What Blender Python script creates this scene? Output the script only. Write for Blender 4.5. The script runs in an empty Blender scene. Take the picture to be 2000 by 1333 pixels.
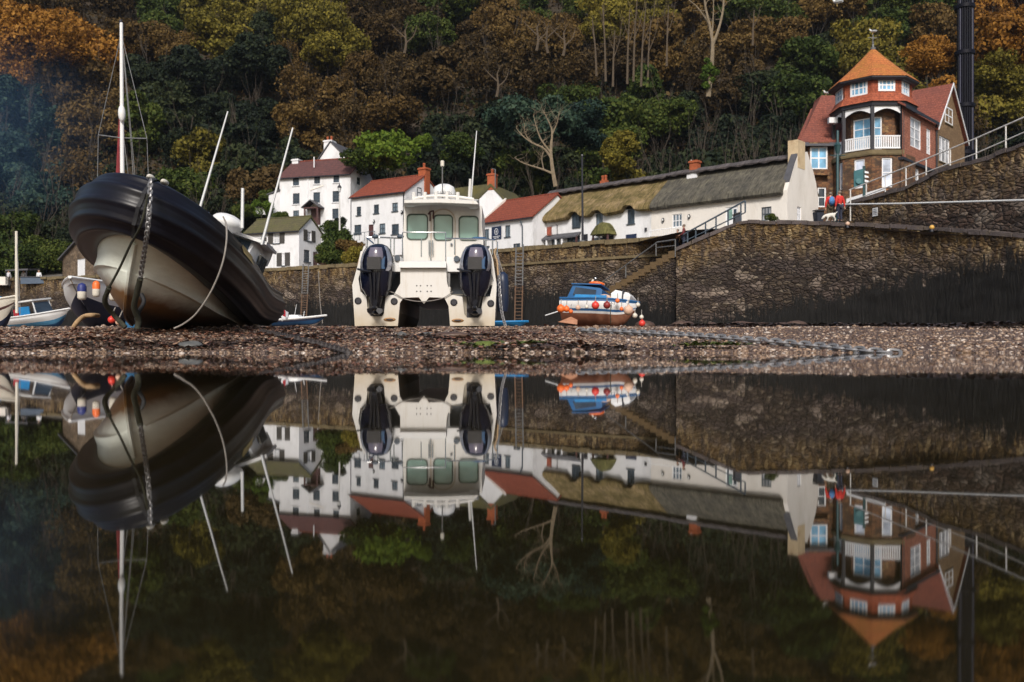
import bpy, math, random
import numpy as np
from mathutils import Vector, Matrix, geometry
R = math.radians
random.seed(7)
SC = bpy.context.scene
COL = SC.collection
F, CX, Y0, CAMZ = 1800.0, 1000.0, 676.0, 0.075      # focal length and horizon in photo pixels, camera height in metres

def at(px, py, D):
    return Vector(((px - CX) / F * D, D, CAMZ + (Y0 - py) / F * D))
def atz(px, py, z):
    return at(px, py, F * (z - CAMZ) / (Y0 - py))
def uz(P0, u, px, py):
    """pixel -> (distance along a vertical wall from P0 in direction u, height)"""
    k = (px - CX) / F
    s = (k * P0[1] - P0[0]) / (u[0] - k * u[1])
    return s, CAMZ + (Y0 - py) / F * (P0[1] + s * u[1])
def rect(P0, u, x0, y0, x1, y1):
    xm, ym = (x0 + x1) / 2, (y0 + y1) / 2
    s0 = uz(P0, u, x0, ym)[0]; s1 = uz(P0, u, x1, ym)[0]
    return min(s0, s1), uz(P0, u, xm, y1)[1], max(s0, s1), uz(P0, u, xm, y0)[1]

# ------------------------------------------------------------------ mesh building
class MB:
    def __init__(s): s.v = []; s.f = []; s.uv = None; s.att = {}
    def add(s, vs, fs):
        o = len(s.v); s.v += [tuple(p) for p in vs]; s.f += [tuple(i + o for i in q) for q in fs]; return s
    def box(s, a, b, M=None):
        x0, y0, z0 = a; x1, y1, z1 = b
        vs = [Vector(p) for p in ((x0,y0,z0),(x1,y0,z0),(x1,y1,z0),(x0,y1,z0),(x0,y0,z1),(x1,y0,z1),(x1,y1,z1),(x0,y1,z1))]
        if M is not None: vs = [M @ p for p in vs]
        return s.add(vs, [(3,2,1,0),(4,5,6,7),(0,1,5,4),(1,2,6,5),(2,3,7,6),(3,0,4,7)])
    def obox(s, P, u, n, a, b):
        """box in a wall frame: P + u*a0 + n*a1 + z"""
        U = Vector((u[0], u[1], 0)); N = Vector((n[0], n[1], 0)); P = Vector((P[0], P[1], 0))
        M = Matrix(((U.x, N.x, 0, P.x), (U.y, N.y, 0, P.y), (0, 0, 1, 0), (0, 0, 0, 1)))
        return s.box(a, b, M)
    def slab(s, pts, d):
        """polygon pts thickened by vector d"""
        n = len(pts); d = Vector(d); top = [Vector(p) for p in pts]; bot = [p + d for p in top]
        fs = [tuple(range(n)), tuple(range(2*n-1, n-1, -1))] + [(i, i+n, (i+1) % n + n, (i+1) % n) for i in range(n)]
        return s.add(top + bot, fs)
    def plate(s, loops, fn0, fn1):
        """2-D loops (outline, holes) between two mappings to 3-D"""
        flat = [Vector((a, b, 0)) for L in loops for a, b in L]
        tris = geometry.tessellate_polygon([[Vector((a, b, 0)) for a, b in L] for L in loops])
        N = len(flat)
        vs = [fn0(p.x, p.y) for p in flat] + [fn1(p.x, p.y) for p in flat]
        fs = [tuple(t) for t in tris] + [tuple(i + N for i in reversed(t)) for t in tris]
        o = 0
        for L in loops:
            m = len(L)
            fs += [(o+i, o+(i+1) % m, o+(i+1) % m+N, o+i+N) for i in range(m)]
            o += m
        return s.add(vs, fs)
    def loft(s, rings, closed=True, cap=True):
        n = len(rings[0]); o = len(s.v)
        for r in rings: s.v += [tuple(p) for p in r]
        m = n if closed else n - 1
        for i in range(len(rings) - 1):
            for j in range(m):
                k = (j + 1) % n
                s.f.append((o+i*n+j, o+i*n+k, o+(i+1)*n+k, o+(i+1)*n+j))
        if cap and closed:
            s.f.append(tuple(o + j for j in reversed(range(n))))
            e = o + (len(rings)-1)*n
            s.f.append(tuple(e + j for j in range(n)))
        return s
    def tube(s, pts, r, n=8, cap=True):
        pts = [Vector(p) for p in pts]
        rs = r if isinstance(r, (list, tuple)) else [r]*len(pts)
        rings = []; prev = None
        for i, p in enumerate(pts):
            t = (pts[min(i+1, len(pts)-1)] - pts[max(i-1, 0)]).normalized()
            if prev is None:
                a = Vector((0,0,1)) if abs(t.z) < .9 else Vector((1,0,0))
                nn = t.cross(a).normalized()
            else:
                nn = (prev - t*prev.dot(t))
                nn = nn.normalized() if nn.length > 1e-6 else t.orthogonal().normalized()
            prev = nn; b = t.cross(nn)
            rings.append([p + (nn*math.cos(2*math.pi*k/n) + b*math.sin(2*math.pi*k/n))*rs[i] for k in range(n)])
        return s.loft(rings, True, cap)
    def lathe(s, prof, c=(0,0,0), n=16, M=None):
        rings = []
        for r, z in prof:
            ring = [Vector((r*math.cos(2*math.pi*k/n), r*math.sin(2*math.pi*k/n), z)) for k in range(n)]
            if M is not None: ring = [M @ p for p in ring]
            rings.append([p + Vector(c) for p in ring])
        return s.loft(rings, True, True)
    def ball(s, c, r, n=14, m=9, M=None):
        rr = r if isinstance(r, (tuple, list)) else (r, r, r)
        rings = []
        for i in range(m + 1):
            a = -math.pi/2 + math.pi*(i + (.02 if i == 0 else -.02 if i == m else 0))/m
            ring = [Vector((rr[0]*math.cos(a)*math.cos(2*math.pi*k/n), rr[1]*math.cos(a)*math.sin(2*math.pi*k/n), rr[2]*math.sin(a))) for k in range(n)]
            if M is not None: ring = [M @ p for p in ring]
            rings.append([p + Vector(c) for p in ring])
        return s.loft(rings, True, True)
    def grid(s, rows, closed=False):
        """rows: list of equal-length point rows (open surface)"""
        return s.loft(rows, closed, False)
    def build(s, name, m, parent=None, smooth=None, world=True):
        me = bpy.data.meshes.new(name)
        off = world_off(parent) if (parent is not None and world) else Vector((0,0,0))
        vs = [(p[0]-off.x, p[1]-off.y, p[2]-off.z) for p in s.v]
        if parent is None and world and len(vs):      # origin at the base of a one-mesh thing
            a = np.array(vs); off = Vector((float(a[:,0].mean()), float(a[:,1].mean()), float(a[:,2].min())))
            vs = [(p[0]-off.x, p[1]-off.y, p[2]-off.z) for p in vs]
        else: off = None
        me.from_pydata(vs, [], s.f); me.validate()
        for mm in (m if isinstance(m, (list, tuple)) else [m]): me.materials.append(mm)
        if s.uv is not None:
            l = me.uv_layers.new(name='UVMap')
            li = np.empty(len(me.loops), dtype=np.int32); me.loops.foreach_get('vertex_index', li)
            l.data.foreach_set('uv', np.array(s.uv, dtype=np.float32)[li].ravel())
        for k, val in s.att.items():
            a = me.attributes.new(k, 'FLOAT', 'POINT'); a.data.foreach_set('value', np.array(val, dtype=np.float32))
        import bmesh
        bm = bmesh.new(); bm.from_mesh(me); bmesh.ops.recalc_face_normals(bm, faces=bm.faces); bm.to_mesh(me); bm.free()
        if smooth:
            me.polygons.foreach_set('use_smooth', [True]*len(me.polygons))
            me.set_sharp_from_angle(angle=R(smooth))
        o = bpy.data.objects.new(name, me); COL.objects.link(o)
        if parent is not None: o.parent = parent
        elif off is not None: o.location = off
        return o
def world_off(o):
    v = Vector((0,0,0))
    while o is not None: v += o.location; o = o.parent
    return v
def thing(name, label, cat, loc=(0,0,0), group=None, M=None):
    o = bpy.data.objects.new(name, None); COL.objects.link(o); o.empty_display_size = .2
    if M is not None: o.matrix_world = M
    else: o.location = loc
    return tag(o, label, cat, group)
def tag(o, label, cat, group=None):
    o['label'] = label; o['category'] = cat
    if group: o['group'] = group
    return o
def struct(o, kind='structure'):
    o['kind'] = kind; return o
def dup(o, parent=None):
    c = o.copy(); COL.objects.link(c)
    if parent is not None: c.parent = parent
    for ch in list(o.children): dup(ch, c)
    return c
def text_mb(txt, size):
    cu = bpy.data.curves.new('t', 'FONT'); cu.body = txt; cu.size = size; cu.extrude = 0.004; cu.align_x = 'CENTER'; cu.resolution_u = 3
    ob = bpy.data.objects.new('t', cu); COL.objects.link(ob)
    dg = bpy.context.evaluated_depsgraph_get(); me = bpy.data.meshes.new_from_object(ob.evaluated_get(dg))
    mb = MB(); mb.v = [tuple(v.co) for v in me.vertices]; mb.f = [tuple(p.vertices) for p in me.polygons]
    bpy.data.objects.remove(ob); bpy.data.curves.remove(cu); bpy.data.meshes.remove(me)
    return mb
def xf(mb, M):
    mb.v = [tuple(M @ Vector(p)) for p in mb.v]; return mb
def bez(p, n=24):
    """smooth curve through points (Catmull-Rom)"""
    p = [Vector(q) for q in p]; P = [p[0]*2 - p[1]] + p + [p[-1]*2 - p[-2]]; out = []
    seg = len(p) - 1
    for i in range(n + 1):
        t = i / n * seg; k = min(int(t), seg - 1); t -= k
        a, b, c, d = P[k:k+4]
        out.append(.5*((2*b) + (c-a)*t + (2*a-5*b+4*c-d)*t*t + (3*b-a-3*c+d)*t**3))
    return out
def lerp(a, b, t): return a + (b - a)*t
def sm(a, b, x):
    t = min(1, max(0, (x - a)/(b - a))); return t*t*(3 - 2*t)
def interp(x, xs, ys): return float(np.interp(x, xs, ys))

# ------------------------------------------------------------------ materials
class NT:
    def __init__(s, name):
        s.m = bpy.data.materials.new(name); s.m.use_nodes = True; s.t = s.m.node_tree
        s.p = s.t.nodes['Principled BSDF']
    def n(s, typ, **kw):
        x = s.t.nodes.new('ShaderNode' + typ)
        for k, v in kw.items():
            if k in x.inputs.keys() if isinstance(k, str) else False: x.inputs[k].default_value = v
            else: setattr(x, k, v)
        return x
    def l(s, a, b): s.t.links.new(a, b)
    def coord(s, which='Object', scale=(1,1,1)):
        tc = s.n('TexCoord'); mp = s.n('Mapping'); mp.inputs['Scale'].default_value = scale
        s.l(tc.outputs[which], mp.inputs['Vector']); return mp.outputs['Vector']
    def noise(s, vec, scale, detail=4, rough=.6):
        x = s.n('TexNoise'); x.inputs['Scale'].default_value = scale; x.inputs['Detail'].default_value = detail; x.inputs['Roughness'].default_value = rough
        s.l(vec, x.inputs['Vector']); return x
    def ramp(s, fac, stops, interp='LINEAR'):
        x = s.n('ValToRGB'); x.color_ramp.interpolation = interp
        e = x.color_ramp.elements
        while len(e) < len(stops): e.new(.5)
        for i, (p, c) in enumerate(stops):
            e[i].position = p; e[i].color = (c[0], c[1], c[2], 1) if isinstance(c, (tuple, list)) else (c, c, c, 1)
        s.l(fac, x.inputs['Fac']); return x.outputs['Color']
    def mix(s, fac, a, b, mode='MIX'):
        x = s.n('Mix'); x.data_type = 'RGBA'; x.blend_type = mode
        for sock, val in ((x.inputs[0], fac), (x.inputs[6], a), (x.inputs[7], b)):
            if hasattr(val, 'is_linked'): s.l(val, sock)
            elif isinstance(val, (int, float)): sock.default_value = val if sock.type == 'VALUE' else (val, val, val, 1)
            else: sock.default_value = (val[0], val[1], val[2], 1)
        return x.outputs[2]
    def math(s, op, a, b=0.0):
        x = s.n('Math'); x.operation = op
        for i, val in enumerate((a, b)):
            if hasattr(val, 'is_linked'): s.l(val, x.inputs[i])
            else: x.inputs[i].default_value = val
        return x.outputs[0]
    def bump(s, h, strength=.5, dist=.02):
        x = s.n('Bump'); x.inputs['Strength'].default_value = strength; x.inputs['Distance'].default_value = dist
        s.l(h, x.inputs['Height']); s.l(x.outputs['Normal'], s.p.inputs['Normal'])
    def out(s, col, rough=.6, metal=0, spec=.5):
        if hasattr(col, 'is_linked'): s.l(col, s.p.inputs['Base Color'])
        else: s.p.inputs['Base Color'].default_value = (col[0], col[1], col[2], 1)
        s.p.inputs['Roughness'].default_value = rough; s.p.inputs['Metallic'].default_value = metal
        s.p.inputs['Specular IOR Level'].default_value = spec
        return s.m
_cache = {}
def mat(name, col, rough=.6, var=.2, scale=4, bump=.15, bs=25, bd=.01, metal=0, spec=.5, dirt=None, dscale=1.2, damt=.5, stretch=(1,1,1)):
    if name in _cache: return _cache[name]
    t = NT(name); v = t.coord('Object', stretch)
    n1 = t.noise(v, scale, 5, .65)
    c = t.ramp(n1.outputs['Fac'], [(.25, [x*(1-var) for x in col]), (.75, [min(1, x*(1+var)) for x in col])])
    if dirt is not None:
        n2 = t.noise(v, dscale, 6, .7)
        f = t.ramp(n2.outputs['Fac'], [(.5, 0.0), (.72, damt)])
        c = t.mix(f, c, dirt)
    m = t.out(c, rough, metal, spec)
    if bump > 0:
        n3 = t.noise(v, bs, 4, .6); t.bump(n3.outputs['Fac'], bump, bd)
    _cache[name] = m; return m

WHITEWASH = mat('whitewash', (.73,.735,.76), .85, .07, 1.1, .5, 6, .05, dirt=(.40,.40,.38), dscale=.9, damt=.6, stretch=(1,1,.35))
CREAMWASH = mat('cream_wash', (.72,.685,.64), .85, .08, .9, .5, 5, .05, dirt=(.50,.45,.38), dscale=.6, damt=.5, stretch=(1,1,.4))
WINFRAME = mat('dark_window_paint', (.045,.06,.075), .5, .2, 6, 0)
WHITEPAINT = mat('white_paint', (.76,.77,.80), .55, .06, 3, .05, 30)
BLACKPAINT = mat('black_paint', (.018,.018,.026), .5, .3, 4, .1, 20)
BROWNDOOR = mat('brown_door', (.075,.03,.028), .5, .25, 4, .1)
SHUTTER = mat('dark_shutter', (.05,.045,.04), .6, .25, 6, .1)
def scummed(name, col, z0, z1, stain):
    t = NT(name); v = t.coord('Object'); sp = t.n('SeparateXYZ'); t.l(v, sp.inputs[0]); n = t.noise(v, 3.5, 6, .7); n2 = t.noise(t.coord('Object', (5,5,.7)), 3, 5, .7)
    c = t.mix(t.ramp(n2.outputs['Fac'], [(.5, 0.0), (.78, .5)]), col, [x*y for x, y in zip(col, (.72,.64,.52))])
    f = t.math('ADD', sp.outputs['Z'], t.math('MULTIPLY', t.math('SUBTRACT', n.outputs['Fac'], .5), .5))
    c = t.mix(t.ramp(f, [(z0, .75), (z1, 0.0)]), c, stain); t.bump(n.outputs['Fac'], .03, .01); return t.out(c, .32)
GELCOAT = scummed('cream_gelcoat', (.65,.635,.61), .0, .62, (.42,.33,.20))
GELWHITE = mat('white_gelcoat', (.74,.74,.74), .3, .05, 2, 0, dirt=(.5,.47,.42), dscale=2, damt=.35)
STEEL = mat('stainless_steel', (.62,.63,.64), .25, .1, 8, 0, metal=1)
ALU = mat('white_aluminium', (.68,.69,.70), .4, .08, 6, 0)
RAILWHITE = mat('white_rail_paint', (.62,.61,.60), .5, .15, 5, .1, dirt=(.30,.24,.18), dscale=4, damt=.6)
RAILBLUE = mat('blue_grey_rail_paint', (.055,.075,.10), .5, .2, 5, .1)
GREYMETAL = mat('weathered_metal', (.16,.165,.17), .55, .3, 6, .2, dirt=(.12,.07,.04), dscale=5, damt=.6, metal=.3)
RUSTMETAL = mat('rusty_metal', (.13,.075,.045), .8, .4, 8, .4, dirt=(.05,.03,.02), dscale=4, damt=.7)
BLACKRUB = mat('black_rubber', (.006,.0058,.010), .36, .35, 3, .15, 30, .004, dirt=(.020,.018,.022), dscale=2.5, damt=.4, spec=.28)
BLACKSTRAP = mat('black_strap', (.014,.014,.017), .7, .2, 20, .2, 60)
ENGINE = mat('navy_engine_paint', (.006,.008,.020), .16, .15, 2, 0, spec=.7)
ENGINEBLK = mat('black_engine_metal', (.014,.014,.018), .38, .3, 6, .15)
ENGINESIL = mat('silver_engine_trim', (.45,.46,.52), .3, .1, 4, 0, metal=.6)
NAVYWELL = mat('navy_well_paint', (.028,.038,.055), .5, .25, 4, .1)
ROPEGREY = mat('grey_rope', (.24,.22,.20), .85, .25, 30, .5, 90, .006)
ROPETAN = mat('tan_rope', (.36,.24,.13), .9, .3, 30, .5, 90, .006)
ROPEWEED = mat('weedy_rope', (.028,.028,.016), .8, .5, 20, .8, 60, .02)
CHAINM = mat('galvanised_chain', (.25,.245,.25), .4, .5, 14, .2, 60, metal=.4, dirt=(.035,.028,.026), dscale=14, damt=.95)
CHAINDARK = mat('dark_chain', (.035,.028,.026), .6, .4, 12, .3, 60)
BUOYRED = mat('red_buoy', (.62,.045,.03), .4, .15, 4, 0)
BUOYORANGE = mat('orange_buoy', (.78,.15,.025), .45, .12, 4, 0)
BUOYPEACH = mat('faded_buoy', (.62,.42,.31), .6, .15, 5, 0, dirt=(.45,.2,.12), dscale=3)
BUOYMAROON = mat('maroon_buoy', (.22,.022,.02), .45, .2, 4, 0)
FENDERWHITE = mat('white_fender', (.66,.62,.54), .5, .12, 4, 0, dirt=(.4,.34,.26), dscale=4)
FENDERNAVY = mat('navy_fender', (.02,.03,.16), .5, .2, 4, 0)
BOATBLUE = mat('boat_blue', (.025,.11,.27), .35, .2, 3, 0, dirt=(.03,.06,.11), dscale=3)
BOATBLUEL = mat('bright_blue', (.02,.20,.46), .4, .2, 3, 0)
NAVY = mat('navy_paint', (.015,.025,.06), .4, .25, 3, 0, dirt=(.04,.035,.03), dscale=3)
ANTIFOUL = mat('brown_antifouling', (.20,.075,.04), .75, .3, 2.5, .2, 14, dirt=(.33,.17,.10), dscale=2.2, damt=.7)
REDPAINT = mat('red_paint', (.35,.02,.03), .5, .2, 4, 0)
YELLOWLBL = mat('yellow_label', (.50,.36,.13), .6, .15, 5, 0)
CLOTHRED = mat('red_jacket', (.55,.025,.02), .8, .2, 10, .2, 20)
CLOTHMAROON = mat('maroon_jumper', (.13,.02,.025), .85, .2, 10, .2, 20)
CLOTHNAVY = mat('navy_trousers', (.02,.025,.05), .85, .2, 10, .2, 20)
CLOTHOLIVE = mat('olive_trousers', (.07,.055,.03), .85, .2, 10, .2, 20)
CLOTHBLUE = mat('blue_bag', (.06,.20,.45), .7, .2, 10, .2, 20)
CLOTHWHITE = mat('pale_shirt', (.55,.55,.6), .8, .1, 10, .1, 20)
SKIN = mat('skin', (.50,.29,.21), .55, .08, 8, 0)
HAIR = mat('grey_hair', (.18,.14,.11), .7, .2, 20, .3, 60)
FUR = mat('white_fur', (.62,.60,.55), .85, .12, 8, .4, 30)
FEATHER = mat('white_feathers', (.74,.74,.74), .7, .1, 6, 0)
FEATHERG = mat('grey_feathers', (.30,.31,.33), .7, .1, 6, 0)
TEALPOST = mat('teal_post_paint', (.015,.055,.06), .5, .2, 5, .1)
BRICKCHIM = mat('orange_brick_chimney', (.34,.085,.03), .85, .3, 5, .5, 12, .04, dirt=(.20,.06,.035), dscale=3)
STONEDARK = mat('dark_coping_stone', (.085,.068,.066), .85, .35, 1.6, .6, 7, .06, dirt=(.13,.10,.05), dscale=1.5)
STONEMID = mat('mossy_coping_stone', (.15,.115,.06), .9, .4, 1.6, .7, 7, .06, dirt=(.055,.045,.025), dscale=1.5)
SLATE = mat('slate', (.075,.075,.085), .7, .25, 2, .4, 8, .03)
STEPSTONE = mat('step_stone', (.14,.09,.04), .9, .4, 2, .6, 8, .05, dirt=(.05,.035,.02), dscale=2)
LAMPGLASS = mat('lamp_glass', (.6,.62,.62), .2, .05, 5, 0)
YELLOWSIGN = mat('yellow_sign', (.50,.29,.04), .6, .2, 6, .1)
SIGNBROWN = mat('brown_sign', (.20,.06,.035), .6, .25, 9, .1)
SIGNNAVY = mat('navy_sign', (.012,.022,.06), .5, .1, 6, 0)
COLUMNM = mat('dark_column_paint', (.004,.004,.009), .5, .3, 2, .1, 10, spec=.15)
COLUMNPIPE = mat('column_pipe_paint', (.03,.03,.06), .35, .3, 2, 0)
BARK = mat('brown_bark', (.045,.034,.024), .9, .35, 3, .5, 12, .04)
BARKPALE = mat('pale_bark', (.21,.165,.11), .9, .3, 2, .4, 12, .03, dirt=(.14,.11,.05), dscale=1.5)

def glass(name, col, rough=.06, spec=.6):
    if name in _cache: return _cache[name]
    t = NT(name); v = t.coord('Object'); n = t.noise(v, .9, 3)
    c = t.ramp(n.outputs['Fac'], [(.3, [x*.5 for x in col]), (.7, [x*1.5 for x in col])])
    m = t.out(c, rough, 0, spec); t.bump(n.outputs['Fac'], .06, .05)
    _cache[name] = m; return m
PANE = glass('dark_window_glass', (.035,.05,.07))
PANEMID = glass('painted_reflection_glass', (.14,.18,.22))  # lighter base colour paints reflections into some of the panes
PANEBLUE = glass('blue_sky_reflection_glass', (.16,.36,.55), .1)  # blue base colour paints the reflected sky into the turret house panes
PANEPALE = glass('pale_window_glass', (.46,.47,.50), .15)  # pale base colour; paints bright sky reflections into the turret house's right wing
PANETEAL = glass('green_tinted_glass', (.20,.34,.30), .08)
PANESKY = glass('pale_sky_reflection_glass', (.50,.56,.68), .15)  # light blue base colour stands in for sky reflected in the turret windows

def roof_tiles(name, col, col2, course=.28, patch=None):
    t = NT(name); v = t.coord('Object')
    sep = t.n('SeparateXYZ'); t.l(v, sep.inputs[0])
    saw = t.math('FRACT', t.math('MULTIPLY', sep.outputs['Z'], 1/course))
    n1 = t.noise(v, 1.1, 6, .7); n2 = t.noise(v, 7, 4)
    c = t.ramp(n1.outputs['Fac'], [(.3, col), (.7, col2)])
    c = t.mix(t.ramp(n2.outputs['Fac'], [(.35, 0.0), (.65, .8)]), c, [x*.4 for x in col])
    n5 = t.noise(t.coord('Object', (4, 4, 2)), 2.2, 3); c = t.mix(t.ramp(n5.outputs['Fac'], [(.5, 0.0), (.7, .55)]), c, [min(1, x*1.7) for x in col2])
    if patch:
        n3 = t.noise(v, .55, 5, .7); c = t.mix(t.ramp(n3.outputs['Fac'], [(.48, 0.0), (.66, .8)]), c, patch)
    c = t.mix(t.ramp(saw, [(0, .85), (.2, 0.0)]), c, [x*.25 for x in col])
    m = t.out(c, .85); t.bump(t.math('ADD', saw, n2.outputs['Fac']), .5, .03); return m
TILERED = roof_tiles('red_roof_tiles', (.20,.040,.020), (.28,.066,.032))
TILEPURPLE = roof_tiles('purple_brown_roof_tiles', (.095,.042,.042), (.15,.058,.05))
TILEORANGE = roof_tiles('lichened_orange_roof_tiles', (.46,.13,.035), (.50,.19,.045), .22, patch=(.30,.13,.02))
TILEHUNG = roof_tiles('hung_red_tiles', (.32,.07,.032), (.42,.11,.048), .2)
TILEPINK = roof_tiles('faded_hung_tiles', (.34,.12,.075), (.44,.18,.115), .2)
TILEMAIN = roof_tiles('weathered_red_roof_tiles', (.21,.058,.038), (.31,.095,.06), .26, patch=(.14,.045,.035))
MOSSROOF = roof_tiles('mossy_slate_roof', (.085,.075,.04), (.13,.115,.045), .25, patch=(.08,.085,.02))

def thatch(name, a, b, c_):
    t = NT(name); v = t.coord('UV', (1, 1, 1)); v2 = t.coord('UV', (4.5, .7, 1))
    n1 = t.noise(v, .9, 7, .75); n2 = t.noise(v2, 1.3, 6, .75)
    c = t.ramp(n1.outputs['Fac'], [(.36, a), (.5, b), (.64, c_)])
    c = t.mix(t.ramp(n2.outputs['Fac'], [(.35, .8), (.58, 0.0)]), c, [x*.30 for x in a])
    m = t.out(c, .95, 0, .2); t.bump(n2.outputs['Fac'], .9, .08); return m
THATCHTAN = thatch('mossy_tan_thatch', (.11,.092,.035), (.21,.155,.068), (.33,.24,.135))
THATCHGREY = thatch('grey_thatch', (.070,.066,.058), (.115,.106,.085), (.17,.155,.115))
THATCHRIDGE = thatch('thatch_ridge', (.085,.075,.078), (.12,.105,.105), (.15,.13,.125))
THATCHMOSS = thatch('green_thatch', (.06,.065,.02), (.13,.125,.045), (.18,.16,.07))

def stone(name, stops, sx=1.7, sy=3.4, wetcol=(.0065,.006,.0055), bumpd=.12):
    """rubble masonry in UV metres; attributes wet (weed and tide stain) and lich (lichened top) are stains of the wall itself"""
    t = NT(name)
    tc = t.n('TexCoord'); uvv = tc.outputs['UV']
    nz = t.noise(uvv, 1.3, 3); 
    vm = t.n('VectorMath'); vm.operation = 'MULTIPLY_ADD'; t.l(nz.outputs['Color'], vm.inputs[0]); vm.inputs[1].default_value = (.45,.3,.3); t.l(uvv, vm.inputs[2])
    mp = t.n('Mapping'); mp.inputs['Scale'].default_value = (sx, sy, 1); t.l(vm.outputs[0], mp.inputs['Vector'])
    vo = t.n('TexVoronoi'); vo.inputs['Scale'].default_value = 1; t.l(mp.outputs[0], vo.inputs['Vector'])
    ve = t.n('TexVoronoi'); ve.feature = 'DISTANCE_TO_EDGE'; ve.inputs['Scale'].default_value = 1; t.l(mp.outputs[0], ve.inputs['Vector'])
    sep = t.n('SeparateColor'); t.l(vo.outputs['Color'], sep.inputs[0])
    c = t.ramp(sep.outputs[0], stops)
    n2 = t.noise(uvv, 9, 6, .7)
    c = t.mix(t.ramp(n2.outputs['Fac'], [(.38, .75), (.62, 0.0)]), c, (.022,.017,.012))
    n3 = t.noise(uvv, .28, 5, .65)
    c = t.mix(t.ramp(n3.outputs['Fac'], [(.4, .7), (.6, 0.0)]), c, (.035,.026,.02))
    mpb = t.n('Mapping'); mpb.inputs['Scale'].default_value = (sx*.42, sy*.40, 1); t.l(vm.outputs[0], mpb.inputs['Vector'])
    vb = t.n('TexVoronoi'); t.l(mpb.outputs[0], vb.inputs['Vector']); vb.inputs['Scale'].default_value = 1; sb = t.n('SeparateColor'); t.l(vb.outputs['Color'], sb.inputs[0])
    c = t.mix(t.ramp(sb.outputs[0], [(.60, 0.0), (.66, .85)]), c, t.ramp(sb.outputs[1], [(0, (.04,.03,.028)), (.6, (.12,.09,.075)), (1, (.26,.21,.17))]))
    edge = t.ramp(ve.outputs['Distance'], [(.0, 1.0), (.10, 0.0)])
    c = t.mix(edge, c, (.016,.012,.009))
    at_ = t.n('Attribute'); at_.attribute_name = 'lich'
    n4 = t.noise(uvv, 2.2, 6, .7)
    lf = t.math('MULTIPLY', at_.outputs['Fac'], t.ramp(n4.outputs['Fac'], [(.36, 0.0), (.54, .92)]))
    mp3 = t.n('Mapping'); mp3.inputs['Scale'].default_value = (5.5, 1.6, 1); t.l(vm.outputs[0], mp3.inputs['Vector'])
    v3 = t.n('TexVoronoi'); v3.inputs['Scale'].default_value = 1; t.l(mp3.outputs[0], v3.inputs['Vector']); s3 = t.n('SeparateColor'); t.l(v3.outputs['Color'], s3.inputs[0])
    c = t.mix(lf, c, t.ramp(s3.outputs[0], [(0, (.035,.022,.010)), (.45, (.13,.075,.024)), (.8, (.24,.155,.06)), (1, (.42,.31,.16))]))
    w_ = t.n('Attribute'); w_.attribute_name = 'wet'
    mp2 = t.n('Mapping'); mp2.inputs['Scale'].default_value = (3.0, .35, 1); t.l(uvv, mp2.inputs['Vector'])
    n5 = t.noise(mp2.outputs[0], 1.6, 6, .7)
    wf = t.ramp(t.math('ADD', w_.outputs['Fac'], t.math('MULTIPLY', t.math('SUBTRACT', t.math('ADD', t.math('MULTIPLY', n5.outputs['Fac'], .6), t.math('MULTIPLY', n4.outputs['Fac'], .4)), .5), 2.6)), [(.40, 0.0), (.58, 1.0)])
    weed = t.ramp(n5.outputs['Fac'], [(.35, [x*.6 for x in wetcol]), (.7, [x*2.2 for x in wetcol])])
    c = t.mix(wf, c, weed)
    m = t.out(c, .82, 0, .3)
    h = t.math('ADD', t.math('MULTIPLY', t.ramp(ve.outputs['Distance'], [(0, 0.0), (.25, 1.0)]), 1.0), t.math('MULTIPLY', n2.outputs['Fac'], .7))
    h = t.mix(wf, h, t.math('MULTIPLY', n5.outputs['Fac'], 2.2))
    t.bump(h, .9, bumpd); return m
QUAYSTONE = stone('quay_rubble_stone', [(.0, (.028,.019,.018)), (.3, (.062,.043,.036)), (.6, (.10,.073,.055)), (.85, (.17,.125,.085)), (1., (.34,.28,.21))], 2.9, 6.2, bumpd=.09)
PARASTONE = stone('parapet_rubble_stone', [(.0, (.045,.027,.024)), (.4, (.115,.07,.055)), (.75, (.20,.125,.095)), (.92, (.33,.23,.17)), (1., (.55,.43,.34))], 2.3, 5.0, bumpd=.09)
def masonry(name, stops, sc=(3, 3, 5), mortar=(.05,.04,.03)):
    t = NT(name); v = t.coord('Object', sc)
    vo = t.n('TexVoronoi'); vo.inputs['Scale'].default_value = 1; t.l(v, vo.inputs['Vector'])
    ve = t.n('TexVoronoi'); ve.feature = 'DISTANCE_TO_EDGE'; ve.inputs['Scale'].default_value = 1; t.l(v, ve.inputs['Vector'])
    sep = t.n('SeparateColor'); t.l(vo.outputs['Color'], sep.inputs[0])
    c = t.ramp(sep.outputs[0], stops)
    n = t.noise(t.coord('Object'), .8, 6, .7); c = t.mix(t.ramp(n.outputs['Fac'], [(.4, .65), (.62, 0.0)]), c, mortar)
    c = t.mix(t.ramp(ve.outputs['Distance'], [(0, .9), (.08, 0.0)]), c, mortar)
    m = t.out(c, .9, 0, .3); t.bump(ve.outputs['Distance'], .6, .05); return m
HOUSESTONE = masonry('brown_house_stone', [(0, (.075,.035,.022)), (.4, (.16,.075,.04)), (.8, (.25,.115,.05)), (1, (.30,.19,.09))])
GABLESTONE = masonry('tan_rendered_stone', [(0, (.16,.10,.055)), (.5, (.23,.145,.075)), (1, (.30,.20,.11))], (5, 5, 6), (.14,.09,.05))
FARSTONE = masonry('pale_brown_stone', [(0, (.13,.09,.06)), (.5, (.20,.14,.09)), (1, (.27,.20,.14))])

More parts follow.
